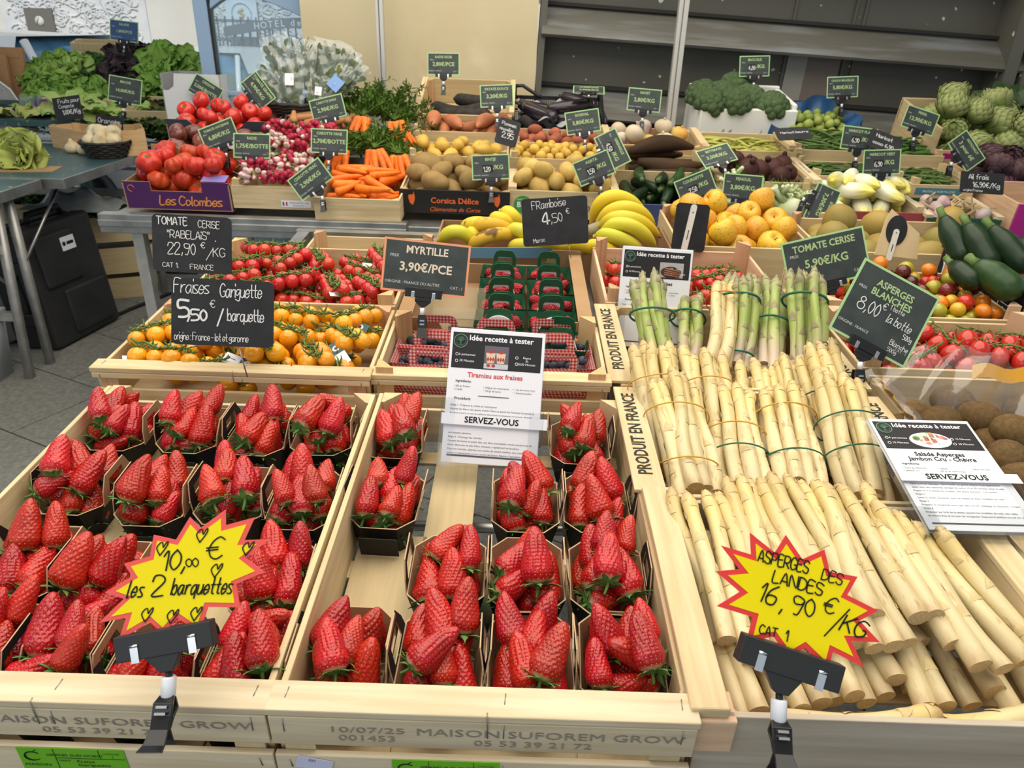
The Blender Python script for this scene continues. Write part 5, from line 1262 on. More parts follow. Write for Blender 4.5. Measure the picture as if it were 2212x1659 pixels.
RASP = mat('raspberry_red', (.36, .012, .02), .45, .4, (.44, .03, .04), 90., jit=.2); BLUE = mat('blueberry', (.022, .026, .042), .5, .3, (.055, .065, .09), 60., 4., (.35, .7), jit=.2)
def rasp_mesh(k):
    m = MB(); L = .021; nn = 62
    for i in range(nn):
        t = (i+.5)/nn; z = L*(t-.42); r = .0105*math.sqrt(max(0, 1-(max(0, t-.25)/.78)**2.0)); a = i*2.39996
        s = .0034; m.lathe([(s*math.cos(q), s*math.sin(q)) if math.cos(q) > .05 else (.0002, s*math.sin(q)) for q in (-1.5, -.7, 0, .7, 1.5)], 7, 0, T(r*.82*math.cos(a), r*.82*math.sin(a), z))
    return m.mesh('raspberry', RASP)
RSP = [rasp_mesh(0)]
BLU = fruit('blueberry', [(.0003, -.008), (.006, -.0065), (.0088, 0), (.0072, .0052), (.0042, .0070), (.0036, .0082), (.0026, .0066), (.0003, .0058)], [BLUE], 16)
def berry_punnet(M, tray, hd, w, d, h, mesh_, r, n, seed, label, where, bname, cat, cat2, band=True, fmt='', ph=True):
    t = empty('berry_punnet', M, label, 'punnet', cat2 + ' punnets'); ob('tray', tray, t)
    ob('handle', hd, t, T(0, -d/2, h) @ Rx(-6)); ob('handle', hd, t, T(0, d/2, h) @ Rx(6))
    if band:
        m = MB(); m.grid(lambda u, v: ((u-.5)*w*.56, -d/2-.003+(0), h-.004 + (.030*math.sin(u*PI)**.35 if v > .5 else .021*math.sin(u*PI)**.5)), 12, 2); m.grid(lambda u, v: ((u-.5)*w*.56, -d/2-.003+v*.008, h-.004+.030*math.sin(u*PI)**.35), 12, 2)
        m.obj('paper_band', PAPER, t)
    def shape(q, i): Mx = Euler((q.uniform(-1, 1), q.uniform(-1, 1), q.uniform(0, 6))).to_matrix().to_4x4() @ Sc(q.uniform(.88, 1.12)); return 0, Mx, np.array([[0, 0, 0, r]])
    D = drop(n, (-w/2+.008, w/2-.008, -d/2+.010, d/2-.008), shape, seed, .006, 30, zmax=h+r*.7)
    D = D[-int(n*.62):] if n > 20 else D
    out = [ob(bname, mesh_, None, M @ Mx) for k, Mx in D]; lab(out, fmt, where, bname + 's in punnets', bname, 2)
def berries():
    # raspberry carton
    Yf = 1.405; M = F(-.238, Yf)
    t = empty('raspberry_carton', M, 'open brown cardboard box of raspberry punnets between the red tomatoes and green asparagus', 'box')
    w, d, h = .398, .405, .085
    def wall(nm, pts, Q):
        m = MB(); m.poly(pts, -.002, .002); m.obj(nm, CARD, t, Q)
    no = [(0, -h), (w, -h), (w, -.002), (w*.82, -.002), (w*.78, -.032), (w*.24, -.032), (w*.20, -.002), (0, -.002)]
    wall('front_wall', no, T(0, .002, 0) @ Rx(90)); wall('back_wall', [(x, y) if y < -.01 else (x, y+.012) for x, y in no], T(0, d-.002, 0) @ Rx(90))
    sl = [(0, -h), (d, -h), (d, 0), (0, 0)]
    for x in (.002, w-.002):
        wall('side_wall', sl, T(x, 0, 0) @ Rz(90) @ Rx(90))
    m = MB(); m.box(0, w, 0, d, -h-.002, -h+.002); m.obj('bottom', CARD, t)
    for x0 in (0, w-.030): m = MB(); m.box(x0, x0+.030, 0, d, -.002, .001); m.obj('top_flap', CARD, t)
    m = MB(); m.box(w-.0045, w-.0005, d*.42, d*.62, -.045, -.018); m.obj('hand_hole', INK, t)
    # empty clear punnet at left front
    m = MB(); W2, D2, H2 = .060, .085, .05
    m.box(-W2, W2, -D2, D2, -.0005, .0005); 
    for s in (-1, 1): m.box(s*W2-.0005, s*W2+.0005, -D2, D2, 0, H2); m.box(-W2, W2, s*D2-.0005, s*D2+.0005, 0, H2)
    for i in range(7): m.box(W2, W2+.0012, -D2+.02+i*.02, -D2+.03+i*.02, .008, H2-.006)
    m.box(-W2-.003, W2+.003, -D2-.003, D2+.003, H2-.0005, H2+.0005)
    m.obj('clear_punnet', CLEARW, None, M @ T(.11, .125, -.070), label='empty clear plastic punnet under the blueberry sign', cat='punnet')
    k = 0
    for r_ in range(4):
        for c in range(2):
            k += 1; mm = M @ T(.208 + c*.110, .058 + r_*.092, -.060) @ Rz((k*37 % 7)-3)
            berry_punnet(mm, TRG, HDG, .106, .088, .036, RSP[0], .0098, 15, 300+k, f"green raspberry punnet, {['front', 'second', 'third', 'back'][r_]} row, {['left', 'right'][c]} of the two columns", f"{['front', 'second', 'third', 'back'][r_]} {['left', 'right'][c]} green punnet", 'raspberry', 'punnet', 'green raspberry', True, 'red raspberry')
    # blueberry crate
    M = F(-.241, 1.142); crate('pale crate of blueberry punnets behind the middle strawberry crate', M, .408, .255, .085, (WPALE, WPALE), style='rail', gap=True, post=.02, names='blueberry_crate', postc=WORANGE)
    sp = [(.088, .078, 'front left'), (.325, .078, 'front right'), (.088, .150, 'second left'), (.320, .150, 'second right'), (.088, .215, 'third left'), (.318, .215, 'third right'), (.205, .205, 'back middle')]
    for i, (x, y, nm) in enumerate(sp):
        mm = M @ T(x, y, -.078 + (.006 if y > .1 else 0)) @ Rz((i*53 % 7)-3)
        berry_punnet(mm, TRR, HDR, .150, .078, .045, BLU, .0088, 36, 400+i, f"red gingham blueberry punnet, {nm} in its crate", f"{nm} gingham punnet", 'blueberry', 'punnet', 'gingham blueberry', False, 'dark blueberry')
    mm = M @ T(.335, .222, -.058) @ Rz(-6); berry_punnet(mm, TRG, HDG, .118, .060, .036, BLU, .0088, 14, 444, 'green punnet of blueberries at the back right of the blueberry crate', 'green punnet, blueberry crate', 'blueberry', 'punnet', 'green blueberry', True, 'dark blueberry')
CLEARW = CLEAR
berries()
# ================================================================ fruit boxes behind the front display
def lump(name, r, sx, sy, sz, seed, mats_, amp=.06, taper=0., n=14, k=12):
    rg = np.random.RandomState(seed); a = rg.uniform(-1, 1, (5, 3))*2.2; p = rg.uniform(0, 6, 5); m = MB(); V = []
    for i in range(k+1):
        t = -PI/2 + PI*i/k
        for j in range(n):
            h = 2*PI*j/n; d = np.array([math.cos(t)*math.cos(h), math.cos(t)*math.sin(h), math.sin(t)])
            q = r*(1 + amp*np.sin(a @ d*1.6 + p).sum()/2.2)*(1 - taper*d[2])
            V.append((d[0]*q*sx, d[1]*q*sy, d[2]*r*sz*(1+amp*math.sin(p[0]+d[0]*3))))
    m.add(V, [(i*n+j, i*n+(j+1) % n, (i+1)*n+(j+1) % n, (i+1)*n+j) for i in range(k) for j in range(n)])
    return m.mesh(name, mats_)
def rod(name, L, r, seed, mats_, prof=None, bend=.02, n=12, extra=None, k=14):
    rg = random.Random(seed); P = []; rr = []; b, c = rg.uniform(-bend, bend), rg.uniform(-bend, bend)
    for i in range(k+1):
        u = i/k; P.append((L*(u-.5), b*math.sin(u*PI), c*math.sin(u*PI)))
        q = prof(u) if prof else (min(1, math.sin(min(u, 1-u)*PI/.24) if min(u, 1-u) < .12 else 1)); rr.append(max(.0006, r*q))
    m = MB(); m.tube(P, rr, n, 0)
    if extra: extra(m, P, rr)
    return m.mesh(name, mats_)
def rodballs(L, r, k=6, e=.85): return chain([(L*e*(i/(k-1)-.5), 0, 0) for i in range(k)], r)
def heap(name, meshes, balls, n, M, reg, z0, seed, fmt, where, group, cat, yaw=180, pitch=20, roll=360, sc=(.88, 1.12), bias=(0, -.15), zmax=.05, shrink=.9, ncand=36, rows=None, kids=None, keep=None):
    def shape(q, i):
        k = q.randint(len(meshes)); s = q.uniform(*sc); y0 = yaw if not isinstance(yaw, tuple) else 0
        yy = q.uniform(-yaw, yaw) if not isinstance(yaw, tuple) else q.uniform(*yaw)
        Mx = Rz(yy) @ Ry(q.uniform(-pitch, pitch)) @ Rx(q.uniform(-roll, roll)) @ Sc(s); return k, Mx, rotb(Mx, balls)
    D = drop(n, reg, shape, seed, z0, ncand, zmax=zmax, bias=bias, shrink=shrink)
    if keep: D = D[-keep:]
    out = []
    for k, Mx in D:
        o = ob(name, meshes[k], None, M @ Mx)
        if kids: kids(o, k)
        out.append(o)
    lab(out, fmt, where, group, cat, rows); return out
BAN = mat('banana_yellow', (.78, .52, .02), .45, .35, (.62, .56, .05), 5., 2., (.35, .75), jit=.08, spots=[((.20, .11, .02), 45., .70, .76, 3.)])
BANG = mat('banana_greenish', (.55, .56, .04), .42, .35, (.70, .58, .05), 6., 2., (.3, .7), jit=.06)
BANB = mat('banana_ripe_brown', (.70, .44, .04), .5, .3, (.62, .36, .03), 9., 3., (.35, .7), spots=[((.16, .08, .02), 22., .58, .66, 4.)])
BTIP = mat('banana_tip', (.16, .12, .05), .7, .2)
def banana_mesh(P3, r, mt):
    A, B, C = [Vector(p) for p in P3]; m = MB(); k = 16; P = []; rr = []
    for i in range(k+1):
        u = i/k; P.append(A*(1-u)**2 + (B*2 - (A+C)*.5)*2*u*(1-u) + C*u*u)
        q = .34 + .66*min(1, max(0, (u-.06)/.18))**.7 if u < .26 else 1. if u < .78 else 1 - .72*((u-.78)/.22)**1.6
        rr.append(r*q)
    m.tube(P, rr, 6, 0); m.tube([P[-1], P[-1] + (P[-1]-P[-2])*.35], [r*.30, r*.26], 6, 1); m.tube([P[0] - (P[1]-P[0])*.8, P[0]], [r*.30, r*.34], 6, 0)
    me = m.mesh('banana', [mt, BTIP]); return me
def bananas():
    def b(p, parent, Y, mt, r=.0225, nm='banana', off=(0, -.05, .0)):
        pts = [at(x, y, Y=Y+o) for (x, y), o in zip(p, off)]
        o = ob(nm, banana_mesh(pts, r, mt), parent)
        s = o.modifiers.new('s', 'SUBSURF'); s.levels = s.render_levels = 1
        return o
    t = empty('banana_bunch', T(0, 0, 0), 'big bunch of yellow bananas arching to the right, right of the Framboise sign', 'bananas', 'banana bunches')
    for p, Y in (([(1276, 488), (1318, 425), (1394, 458)], 2.10), ([(1284, 492), (1345, 448), (1413, 484)], 2.06), ([(1290, 494), (1352, 470), (1424, 510)], 2.02), ([(1296, 502), (1356, 486), (1416, 535)], 1.98), ([(1286, 510), (1330, 512), (1392, 545)], 1.96), ([(1290, 476), (1300, 440), (1350, 420)], 2.15)):
        b(p, t, Y, BAN if Y > 2 else BANG, .0225)
    m = MB(); c = at(1283, 496, Y=2.03); m.tube([c + Vector((-.03, 0, -.012)), c + Vector((.02, -.01, .01))], [.016, .02], 8); m.obj('crown', mat('banana_crown', (.30, .26, .16), .7), t)
    t = empty('banana_bunch', T(0, 0, 0), 'loose bunch of green and brown speckled bananas, left of the Framboise sign', 'bananas', 'banana bunches')
    for p, Y, mt in (([(946, 530), (985, 500), (1028, 533)], 1.99, BANG), ([(995, 500), (1030, 482), (1085, 498)], 2.08, BAN), ([(1022, 492), (1060, 484), (1112, 502)], 2.03, BANB), ([(1012, 545), (1050, 512), (1118, 506)], 1.97, BANB), ([(1082, 455), (1108, 466), (1124, 500)], 2.14, BAN), ([(1058, 472), (1085, 474), (1112, 498)], 2.12, BAN), ([(1012, 512), (1024, 505), (1040, 530)], 2.04, BAN), ([(1092, 500), (1128, 500), (1145, 540)], 1.99, BANG), ([(1098, 540), (1130, 530), (1170, 545)], 1.96, BAN)):
        b(p, t, Y, mt)
    t = empty('banana_bunch', T(0, 0, 0), 'lower row of yellow bananas under the Framboise sign', 'bananas', 'banana bunches')
    for p in ([(1140, 540), (1185, 525), (1240, 552)], [(1200, 545), (1245, 528), (1300, 550)], [(1262, 536), (1300, 534), (1345, 562)]): b(p, t, 1.95, BAN)
    M = F(-.22, 1.90, -.03); carton('banana_box', M, .64, .26, .08, CARD, CARDIN, 'brown cardboard box under the bananas')
    m = MB(); m.box(-.13, .10, -.004, .0, -.012, .016); m.obj('blue_card', mat('card_blue', (.12, .26, .38), .6), None, M @ T(.27-.06, -.012, .0) @ Ry(-2), label='blue card strip on the banana box edge behind the raspberries', cat='card')
def carton(name, M, w, d, h, mo, mi, label, notch=None, flap=0., cat='box', top=0.):
    t = empty(name, M, label, cat)
    no = notch or [(0, -h), (w, -h), (w, 0), (0, 0)]
    def wall(nm, pts, Q):
        m = MB(); m.poly(pts, -.0022, -.0002, 1, None, 1); m.poly(pts, -.0002, .0022, 0, None, 1); m.obj(nm, [mo, mi], t, Q)
    wall('front_wall', no, T(0, .0025, 0) @ Rx(90)); wall('back_wall', no, T(w, d-.0025, 0) @ Rz(180) @ Rx(90))
    sl = [(0, -h), (d, -h), (d, 0), (0, 0)]
    wall('side_wall', sl, T(.0025, d, 0) @ Rz(-90) @ Rx(90)); wall('side_wall', sl, T(w-.0025, 0, 0) @ Rz(90) @ Rx(90))
    m = MB(); m.box(0, w, 0, d, -h-.003, -h); m.obj('bottom', mi, t)
    return t
APP = mat('apple_yellow', (.74, .45, .035), .35, .4, (.72, .28, .03), 9., 3., (.42, .72), jit=.08, hj=.012, coat=.15, spots=[((.40, .24, .03), 230., .66, .70, 0.)])
PEAR = mat('pear_russet', (.34, .23, .055), .5, .3, (.27, .22, .06), 14., 4., (.35, .7), jit=.12, hj=.012)
def apples():
    am = []
    for k in range(4):
        m = MB(); r = .040; m.lathe([(.0005, -.028), (.008, -.033), (.022, -.035), (.034, -.022), (.040, .0), (.039, .015), (.031, .028), (.020, .033), (.010, .030), (.0005, .021)], 20, 0)
        m.tube([(0, 0, .021), (.002, .001, .030), (.005, .002, .037)], [.0016, .0013, .0015], 5, 1); am.append(m.mesh('apple', [APP, BTIP]))
    M = F(.425, 1.905); crate('pale crate heaped with yellow apples behind the black slate with ivory stick', M, .36, .33, .09, (WPLY, WPLY), post=.02, names='apple_crate')
    heap('apple', am, np.array([[0, 0, 0, .040]]), 30, M, (.01, .35, .01, .32), -.082, 3, 'speckled yellow apple', 'apple crate', 'yellow apples', 'apple', 180, 60, 60, (.84, .98), (0, -.12), .062, .92)
    pm = [lump('pear', .050, 1, .95, 1.02, 50+k, [PEAR], .05, .10) for k in range(4)]
    M = F(.80, 1.90); crate('pale crate of large brown green pears behind the round black sign', M, .50, .30, .09, (WPLY, WPLY), post=.02, names='pear_crate')
    out = heap('pear', pm, np.array([[0, 0, 0, .049]]), 20, M, (.01, .49, .01, .29), -.082, 5, 'large brown green pear', 'pear crate at right', 'brown green pears', 'pear', 180, 70, 70, (.84, 1.02), (0, -.15), .025, .93)
    for o in sorted(out, key=lambda o: -o.matrix_local.translation.z)[:2]:
        m = MB(); Q = o.matrix_local.inverted()
        m.poly([(.012*math.cos(i*PI/8), .006*math.sin(i*PI/8)) for i in range(16)], 0, .0006)
        s = m.obj('sticker', mat('sticker_coral', (.75, .09, .10), .5), o); v = (Vector((0, 0, CZ)) - o.matrix_local.translation).normalized(); v = (v + Vector((.2, 0, .6))).normalized()
        s.matrix_local = Q @ (Matrix.Translation(o.matrix_local.translation + v*.0545) @ align(v) @ Rz(30)); s['label'] = 'coral sticker'
COU = mat('courgette_dark', (.010, .026, .010), .36, .35, (.020, .045, .015), 30., 4., (.4, .75), stretch=(.3, 1, 1), jit=.2)
COUL = mat('courgette_mid', (.016, .048, .012), .36, .35, (.035, .08, .022), 40., 4., (.4, .75), stretch=(.3, 1, 1))
STEMG = mat('stem_green', (.09, .16, .04), .6, .25, (.15, .20, .07), 60.)
def right_boxes():
    M = F(1.075, 1.49, .06); t = carton('courgette_box', M, .40, .36, .15, mat('box_black', (.014, .014, .015), .55, .35), CARDIN, 'black cardboard box of big dark courgettes with white dog head drawing')
    Q = T(-.0008, .36, 0) @ Rz(-90) @ Rx(90)                    # left outer face: x runs to the front, y up
    m = MB(); D = [(.10, -.085), (.098, -.06), (.09, -.045), (.094, -.032), (.10, -.012), (.108, -.026), (.118, -.026), (.126, -.010), (.131, -.034), (.136, -.05), (.143, -.06), (.138, -.067), (.13, -.068), (.128, -.082), (.118, -.078), (.112, -.088)]
    m.poly(D[::-1], .0, .0006, 0, T(-.07, .0, 0)); m.poly([(.128+.0028*math.cos(i), -.047+.0028*math.sin(i)) for i in range(6)], .0006, .001, 1, T(-.07, 0, 0)); m.poly([(.113+.0028*math.cos(i), -.045+.0028*math.sin(i)) for i in range(6)], .0006, .001, 1, T(-.07, 0, 0))
    m.obj('dog_emblem', [PAPER, BLACKM], t, Q)
    m = MB(); x0 = .27
    for a, b_, c, d in ((0, .045, -.052, -.050), (0, .045, -.102, -.100), (0, .002, -.102, -.05), (.043, .045, -.102, -.05)): m.box(x0+a, x0+b_, c, d, 0, .0006)
    for i in range(12): a = i*PI/6; m.poly([(x0+.022+.013*math.cos(a)+.0022*math.cos(q*1.26), -.076+.016*math.sin(a)+.0022*math.sin(q*1.26)) for q in range(5)], 0, .0006)
    m.box(x0+.050, x0+.08, -.105, -.07, 0, .0006); m.obj('flag_print', PAPER, t, Q)
    rg = random.Random(2)
    for i, (a, b, r, Y, mt, l) in enumerate([((2038, 470), (2090, 575), .034, 1.72, COU, 'leftmost, standing upright with pale tip'), ((2090, 486), (2150, 590), .036, 1.67, COU, 'second from left, fat with green stalk'), ((2142, 492), (2225, 590), .034, 1.64, COU, 'third from left, leaning right'),
                                             ((2110, 570), (2205, 640), .040, 1.55, COUL, 'lighter green one in front'), ((2056, 570), (2112, 618), .030, 1.60, COU, 'small one low at left front'), ((2196, 520), (2260, 565), .030, 1.66, COU, 'small one at far right edge'), ((2060, 540), (2170, 600), .032, 1.70, COU, 'lying under the upright ones')]):
        A, B = at(*a, Y=Y+.04), at(*b, Y=Y-.05); L = (B-A).length; r *= .8
        m = MB(); k = 14; m.tube([(0, 0, L*j/k) for j in range(k+1)], [r*(.42+.58*min(1, (j/k)/.32)**.8)*(1 if j < 12 else (.86 if j == 12 else .6 if j == 13 else .15)) for j in range(k+1)], 14, 0)
        m.tube([(0, 0, .004), (0, 0, -.012), (.003, 0, -.026)], [r*.42, r*.30, r*.34], 7, 1)
        m.obj('courgette', [mt, STEMG], None, Matrix.Translation(A) @ align(B-A), 'big dark green courgette, ' + l + ', black box', 'courgette', 'big courgettes in black box')
    M = F(1.085, 1.17, .055); crate('pale plywood crate cut by the right edge of the picture below the courgettes', M, .30, .27, .15, (WPLY, WPLY), names='wooden_crate')
    # kiwi box
    M = F(.648, .72, -.005); t = crate('pale crate lined with clear plastic and filled with kiwis at right', M, .43, .51, .09, (WPALE, WPLY), names='kiwi_crate')
    FILM = bpy.data.materials.new('plastic_film'); FILM.use_nodes = True; N = FILM.node_tree.nodes; L = FILM.node_tree.links; N.clear()
    o = N.new('ShaderNodeOutputMaterial'); a = N.new('ShaderNodeMixShader'); tr = N.new('ShaderNodeBsdfTransparent'); g = N.new('ShaderNodeBsdfGlossy'); d = N.new('ShaderNodeBsdfDiffuse'); a2 = N.new('ShaderNodeMixShader')
    g.inputs['Roughness'].default_value = .12; d.inputs[0].default_value = (.8, .8, .78, 1); a.inputs[0].default_value = .07; a2.inputs[0].default_value = .08
    L.new(tr.outputs[0], a.inputs[1]); L.new(d.outputs[0], a.inputs[2]); L.new(a.outputs[0], a2.inputs[1]); L.new(g.outputs[0], a2.inputs[2]); L.new(a2.outputs[0], o.inputs[0])
    m = MB(); rg = random.Random(8)
    def film(u, v):
        x = .43*u; e = v; y = .500 - .10*e; z = .045 - .13*e*e + .012*math.sin(u*17+e*5) + .008*math.sin(u*41+e*11) + .02*math.sin(u*6.); return (x, y + .01*math.sin(u*23+e*4), z)
    m.grid(film, 60, 14, 0); m.grid(lambda u, v: (-.012 + .075*v + .006*math.sin(u*31), .10 + .40*u, .012 - .075*v*v + .008*math.sin(u*19+v*7)), 40, 10, 0)
    m.obj('plastic_liner', FILM, t)
    ORF = mat('film_orange', (.72, .36, .03), .3, .5)
    m = MB(); m.grid(lambda u, v: (-.006 + .030*v + .004*math.sin(u*22), .33 + .13*u, .016 - .035*v), 14, 4); m.grid(lambda u, v: (.16+.13*u, .482-.012*v, .040-.022*v+.006*math.sin(u*9)), 10, 4); m.grid(lambda u, v: (.036 + .03*v + .004*math.sin(u*20), .0 + .14*u, .004 - .02*v+.004*math.sin(u*14)), 12, 4)
    m.obj('orange_print', ORF, t)
    KIW = mat('kiwi_brown', (.155, .095, .038), .8, .2, (.11, .065, .026), 160., 3., jit=.15, bump=.35, bs=420)
    km = [lump('kiwi', .0275, 1, .94, 1.28, 70+k, [KIW], .025) for k in range(3)]
    ks = [at(1960, 892, Y=1.16), at(2058, 868, Y=1.17), at(2118, 905, Y=1.10), at(2190, 935, Y=1.05), at(2030, 915, Y=1.08), at(2175, 990, Y=1.0), at(2210, 890, Y=1.18), at(2150, 960, Y=1.06), at(2215, 1040, Y=.95), at(1945, 930, Y=1.08)]
    for i, p in enumerate(ks):
        o = ob('kiwi', km[i % 3], None, Matrix.Translation(p) @ Rz(30*i) @ Rx(70+13*i % 40) @ Sc(1.12), ['brown fuzzy kiwi, leftmost at the back by the plastic', 'brown fuzzy kiwi, second from left at the back', 'large brown fuzzy kiwi beside the recipe sheet corner', 'brown fuzzy kiwi with an oval sticker at the right edge', 'brown fuzzy kiwi half hidden by the recipe sheet top', 'brown fuzzy kiwi right of the recipe sheet, cut by the edge', 'brown fuzzy kiwi at the back by the right edge', 'brown fuzzy kiwi low beneath the stickered kiwi', 'brown fuzzy kiwi lowest at the right edge', 'brown fuzzy kiwi under the recipe sheet left corner'][i], 'kiwi', 'kiwis in the lined crate')
        if i == 3:
            m = MB(); m.poly([(.014*math.cos(q*PI/10), .011*math.sin(q*PI/10)) for q in range(20)], 0, .0005, 0); m.poly([(.009*math.cos(q*PI/10), .006*math.sin(q*PI/10)) for q in range(20)], .0005, .0009, 1)
            v = (Vector((0, 0, CZ)) - p).normalized(); v = (v + Vector((.5, 0, .25))).normalized(); s = m.obj('sticker', [PAPER, mat('sticker_orange', (.75, .30, .04), .5)], o); s.matrix_local = o.matrix_local.inverted() @ (Matrix.Translation(p + v*.0335) @ align(v)); s['label'] = 'white sticker'
bananas(); apples(); right_boxes()
# ================================================================ back table
def back_table():
    t = empty('display_table', T(.3, 2.75, 0), 'long grey metal table with sloping tiers carrying the vegetable crates at the back', 'table'); O = T(-.3, -2.75, 0)
    a, b = at(272, 462, Y=2.68), at(962, 478, Y=2.68)
    m = MB(); m.box(-1.52, -.40, 2.655, 2.70, .775, .845, 0, O); m.box(-1.52, -.40, 2.648, 2.656, .80, .825, 0, O); bevel(m.obj('front_rail', STEEL, t), .003)
    m = MB(); m.box(-.395, 2.2, 2.655, 2.70, .765, .835, 0, O); m.box(-.395, 2.2, 2.648, 2.656, .79, .815, 0, O); bevel(m.obj('front_rail', STEEL, t), .003)
    for i, (y0, y1, z) in enumerate(((2.66, 2.96, .83), (2.96, 3.20, .885), (3.20, 3.44, .945), (3.44, 3.90, 1.0))):
        m = MB(); m.box(-1.5, 2.2, y0, y1, z-.03, z, 0, O); m.obj('tier_board', STEEL, t)
    for x in (-1.40, -.43, -.36, .5, 1.4, 2.1):
        for y in (2.70, 3.80):
            m = MB(); m.box(x-.02, x+.02, y-.02, y+.02, 0, .80, 0, O); m.obj('leg', ALU, t)
    for y in (2.7, 3.8): m = MB(); m.box(-1.40, 2.1, y-.012, y+.012, .22, .25, 0, O); m.obj('stretcher', ALU, t)
back_table()
POT = mat('potato_brown', (.34, .22, .085), .75, .2, (.27, .17, .065), 26., 5., jit=.12, bump=.2, bs=160)
POTY = mat('potato_yellow', (.58, .40, .12), .6, .25, (.47, .31, .085), 24., 5., jit=.10, bump=.12, bs=120)
POTG = mat('potato_golden', (.66, .43, .085), .5, .3, (.56, .35, .06), 22., 4., jit=.10)
POTR = mat('potato_red', (.40, .12, .065), .6, .25, (.33, .10, .055), 30., 4., jit=.14)
SWP = mat('sweet_potato', (.50, .19, .085), .65, .25, (.40, .14, .07), 24., 5., jit=.14)
CAR = mat('carrot_orange', (.83, .20, .012), .38, .4, (.74, .15, .01), 40., 3., jit=.08, hj=.006, stretch=(3, .4, .4))
CARS = mat('carrot_sandy', (.48, .22, .085), .8, .2, (.40, .20, .10), 26., 4., jit=.15)
def whereG(s): return s
def gcrate(label, x0, x1, Y, d, h=.085, dz=0., name='wooden_crate', cols=None, post=.022, style='plain', tilt=None):
    M = GM(x0, Y) @ T(0, 0, dz); return M, crate(label, M, x1-x0, d, h, cols or (WPLY, WPLY), style=style, post=post, names=name, ph=.026, postc=WPLY)
def carrotmesh(seed, L=.17, r=.018, mt=None, tail=True):
    return rod('carrot', L, r, seed, [mt or CAR], lambda u: (math.sin(min(1, u/.06)*PI/2)*.9+.1)*(1-.62*u)*(1 if u < .9 else max(.12, (1-u)/.1)), .008, 12)
def grp_left():
    BEEF = mat('tomato_beef', (.52, .045, .016), .26, .4, (.44, .028, .012), 24., jit=.12, hj=.008, coat=.08); DARKT = mat('tomato_dark', (.13, .035, .028), .2, .5, (.20, .05, .032), 14., jit=.2, coat=.25)
    def tom(r, lob, la, mt, nm, seed): return fruit(nm, ball(r, .9, .86, 12, .28), [mt, STEMG], 48, lob, la*1.4, seed, lambda m: star_calyx(m, r*.60, r*.38, 1, 6, .15, seed))
    # purple carton of beefsteak tomatoes
    Y = 2.735; M = GM(-1.45, Y) @ T(0, 0, .0); w, d, h = .392, .22, .095
    PUR = mat('box_purple', (.070, .018, .10), .5, .35)
    t = carton('tomato_box', M, w, d, h, PUR, CARD, 'purple cardboard box of beefsteak tomatoes lettered Les Colombes', [(0, -h), (w, -h), (w, .008), (w*.74, .008), (w*.74, -.028), (w*.26, -.028), (w*.26, .005), (0, .005)])
    m = MB(); Q = Rx(90)
    strokes(m, 'Les Colombes', .125, -.078, .033, w=.13, slant=.18, wx=.95, sp=.8, z=0); V = [(p[0], -.0008, p[1]) for p in m.v]; m.v = V
    ORL = mat('letter_orange', (.75, .28, .06), .6); m.obj('lettering', ORL, t)
    m = MB(); m.tube([(.03+.012*math.cos(a), -.0008, -.02+.012*math.sin(a)) for a in [i*.7 for i in range(8)]], .0012, 4); m.obj('emblem', ORL, t)
    m = MB(); m.box(0, .02, 0, .06, -.001, .001); m.obj('corner_flap', PUR, t, T(-.02, .02, .035) @ Ry(-20)); m = MB(); m.box(0, .09, 0, .05, -.001, .001); m.obj('corner_flap', mat('flap_lilac', (.25, .19, .50), .5), t, T(w*.74, .0, .012) @ Rx(12))
    bm = [tom(.043, 5, .14, BEEF, 'beefsteak_tomato', k) for k in range(3)] + [tom(.046, 7, .16, BEEF, 'beefsteak_tomato', 5)]
    heap('beefsteak_tomato', bm, np.array([[0, 0, 0, .042]]), 40, M, (.008, w-.008, .01, d+.02), -.085, 4, 'ribbed red beefsteak tomato', 'purple box', 'beefsteak tomatoes', 'tomato', 180, 30, 30, (.75, 1.05), (0, -.1), .075, .86)
    # dark tomatoes
    M = GM(-1.425, 2.96) @ T(0, 0, .012); t = carton('tomato_box', M, .36, .24, .10, CARD, CARD, 'brown cardboard box of dark brown tomatoes behind the purple box', [(0, -.1), (.36, -.1), (.36, .03), (.27, .0), (.22, -.02), (.14, -.02), (.09, .03), (0, .03)])
    dm = [tom(.041, 5, .12, DARKT, 'dark_tomato', 20+k) for k in range(3)]
    heap('dark_tomato', dm, np.array([[0, 0, 0, .040]]), 22, M, (.008, .352, .03, .235), -.09, 6, 'dark brown ribbed tomato', 'box behind the purple box', 'dark brown tomatoes', 'tomato', 180, 60, 60, (.85, 1.1), (0, -.1), .045, .9)
    m = MB(); m.box(0, .10, 0, .075, -.001, .001); m.obj('leaflet', mat('leaflet_blue', (.35, .42, .62), .5, .3, (.62, .40, .40), 40.), None, GM(-1.155, 2.95) @ T(0, .03, .035) @ Rx(30) @ Rz(-12), label='blue and pink leaflet leaning by the radish sign', cat='leaflet')
    # red vine tomatoes in dark carton
    M = GM(-1.475, 3.225) @ T(0, 0, .010); t = carton('tomato_box', M, .43, .235, .10, mat('box_dark', (.03, .035, .05), .5), CARDIN, 'dark cardboard tray of red vine tomatoes at back left', [(0, -.1), (.43, -.1), (.43, .02), (.34, .02), (.30, -.012), (.13, -.012), (.09, .02), (0, .02)])
    RV = mat('tomato_red_large', (.62, .035, .020), .16, .5, (.54, .022, .014), 24., jit=.1, coat=.3); vm = [tom(.037, 4, .03, RV, 'vine_tomato', 30+k) for k in range(3)]
    heap('vine_tomato', vm, np.array([[0, 0, 0, .036]]), 34, M, (.008, .422, .01, .228), -.09, 8, 'round red tomato with green calyx', 'dark tray, back left', 'round red tomatoes', 'tomato', 180, 50, 50, (.85, 1.08), (0, -.14), .075, .9)
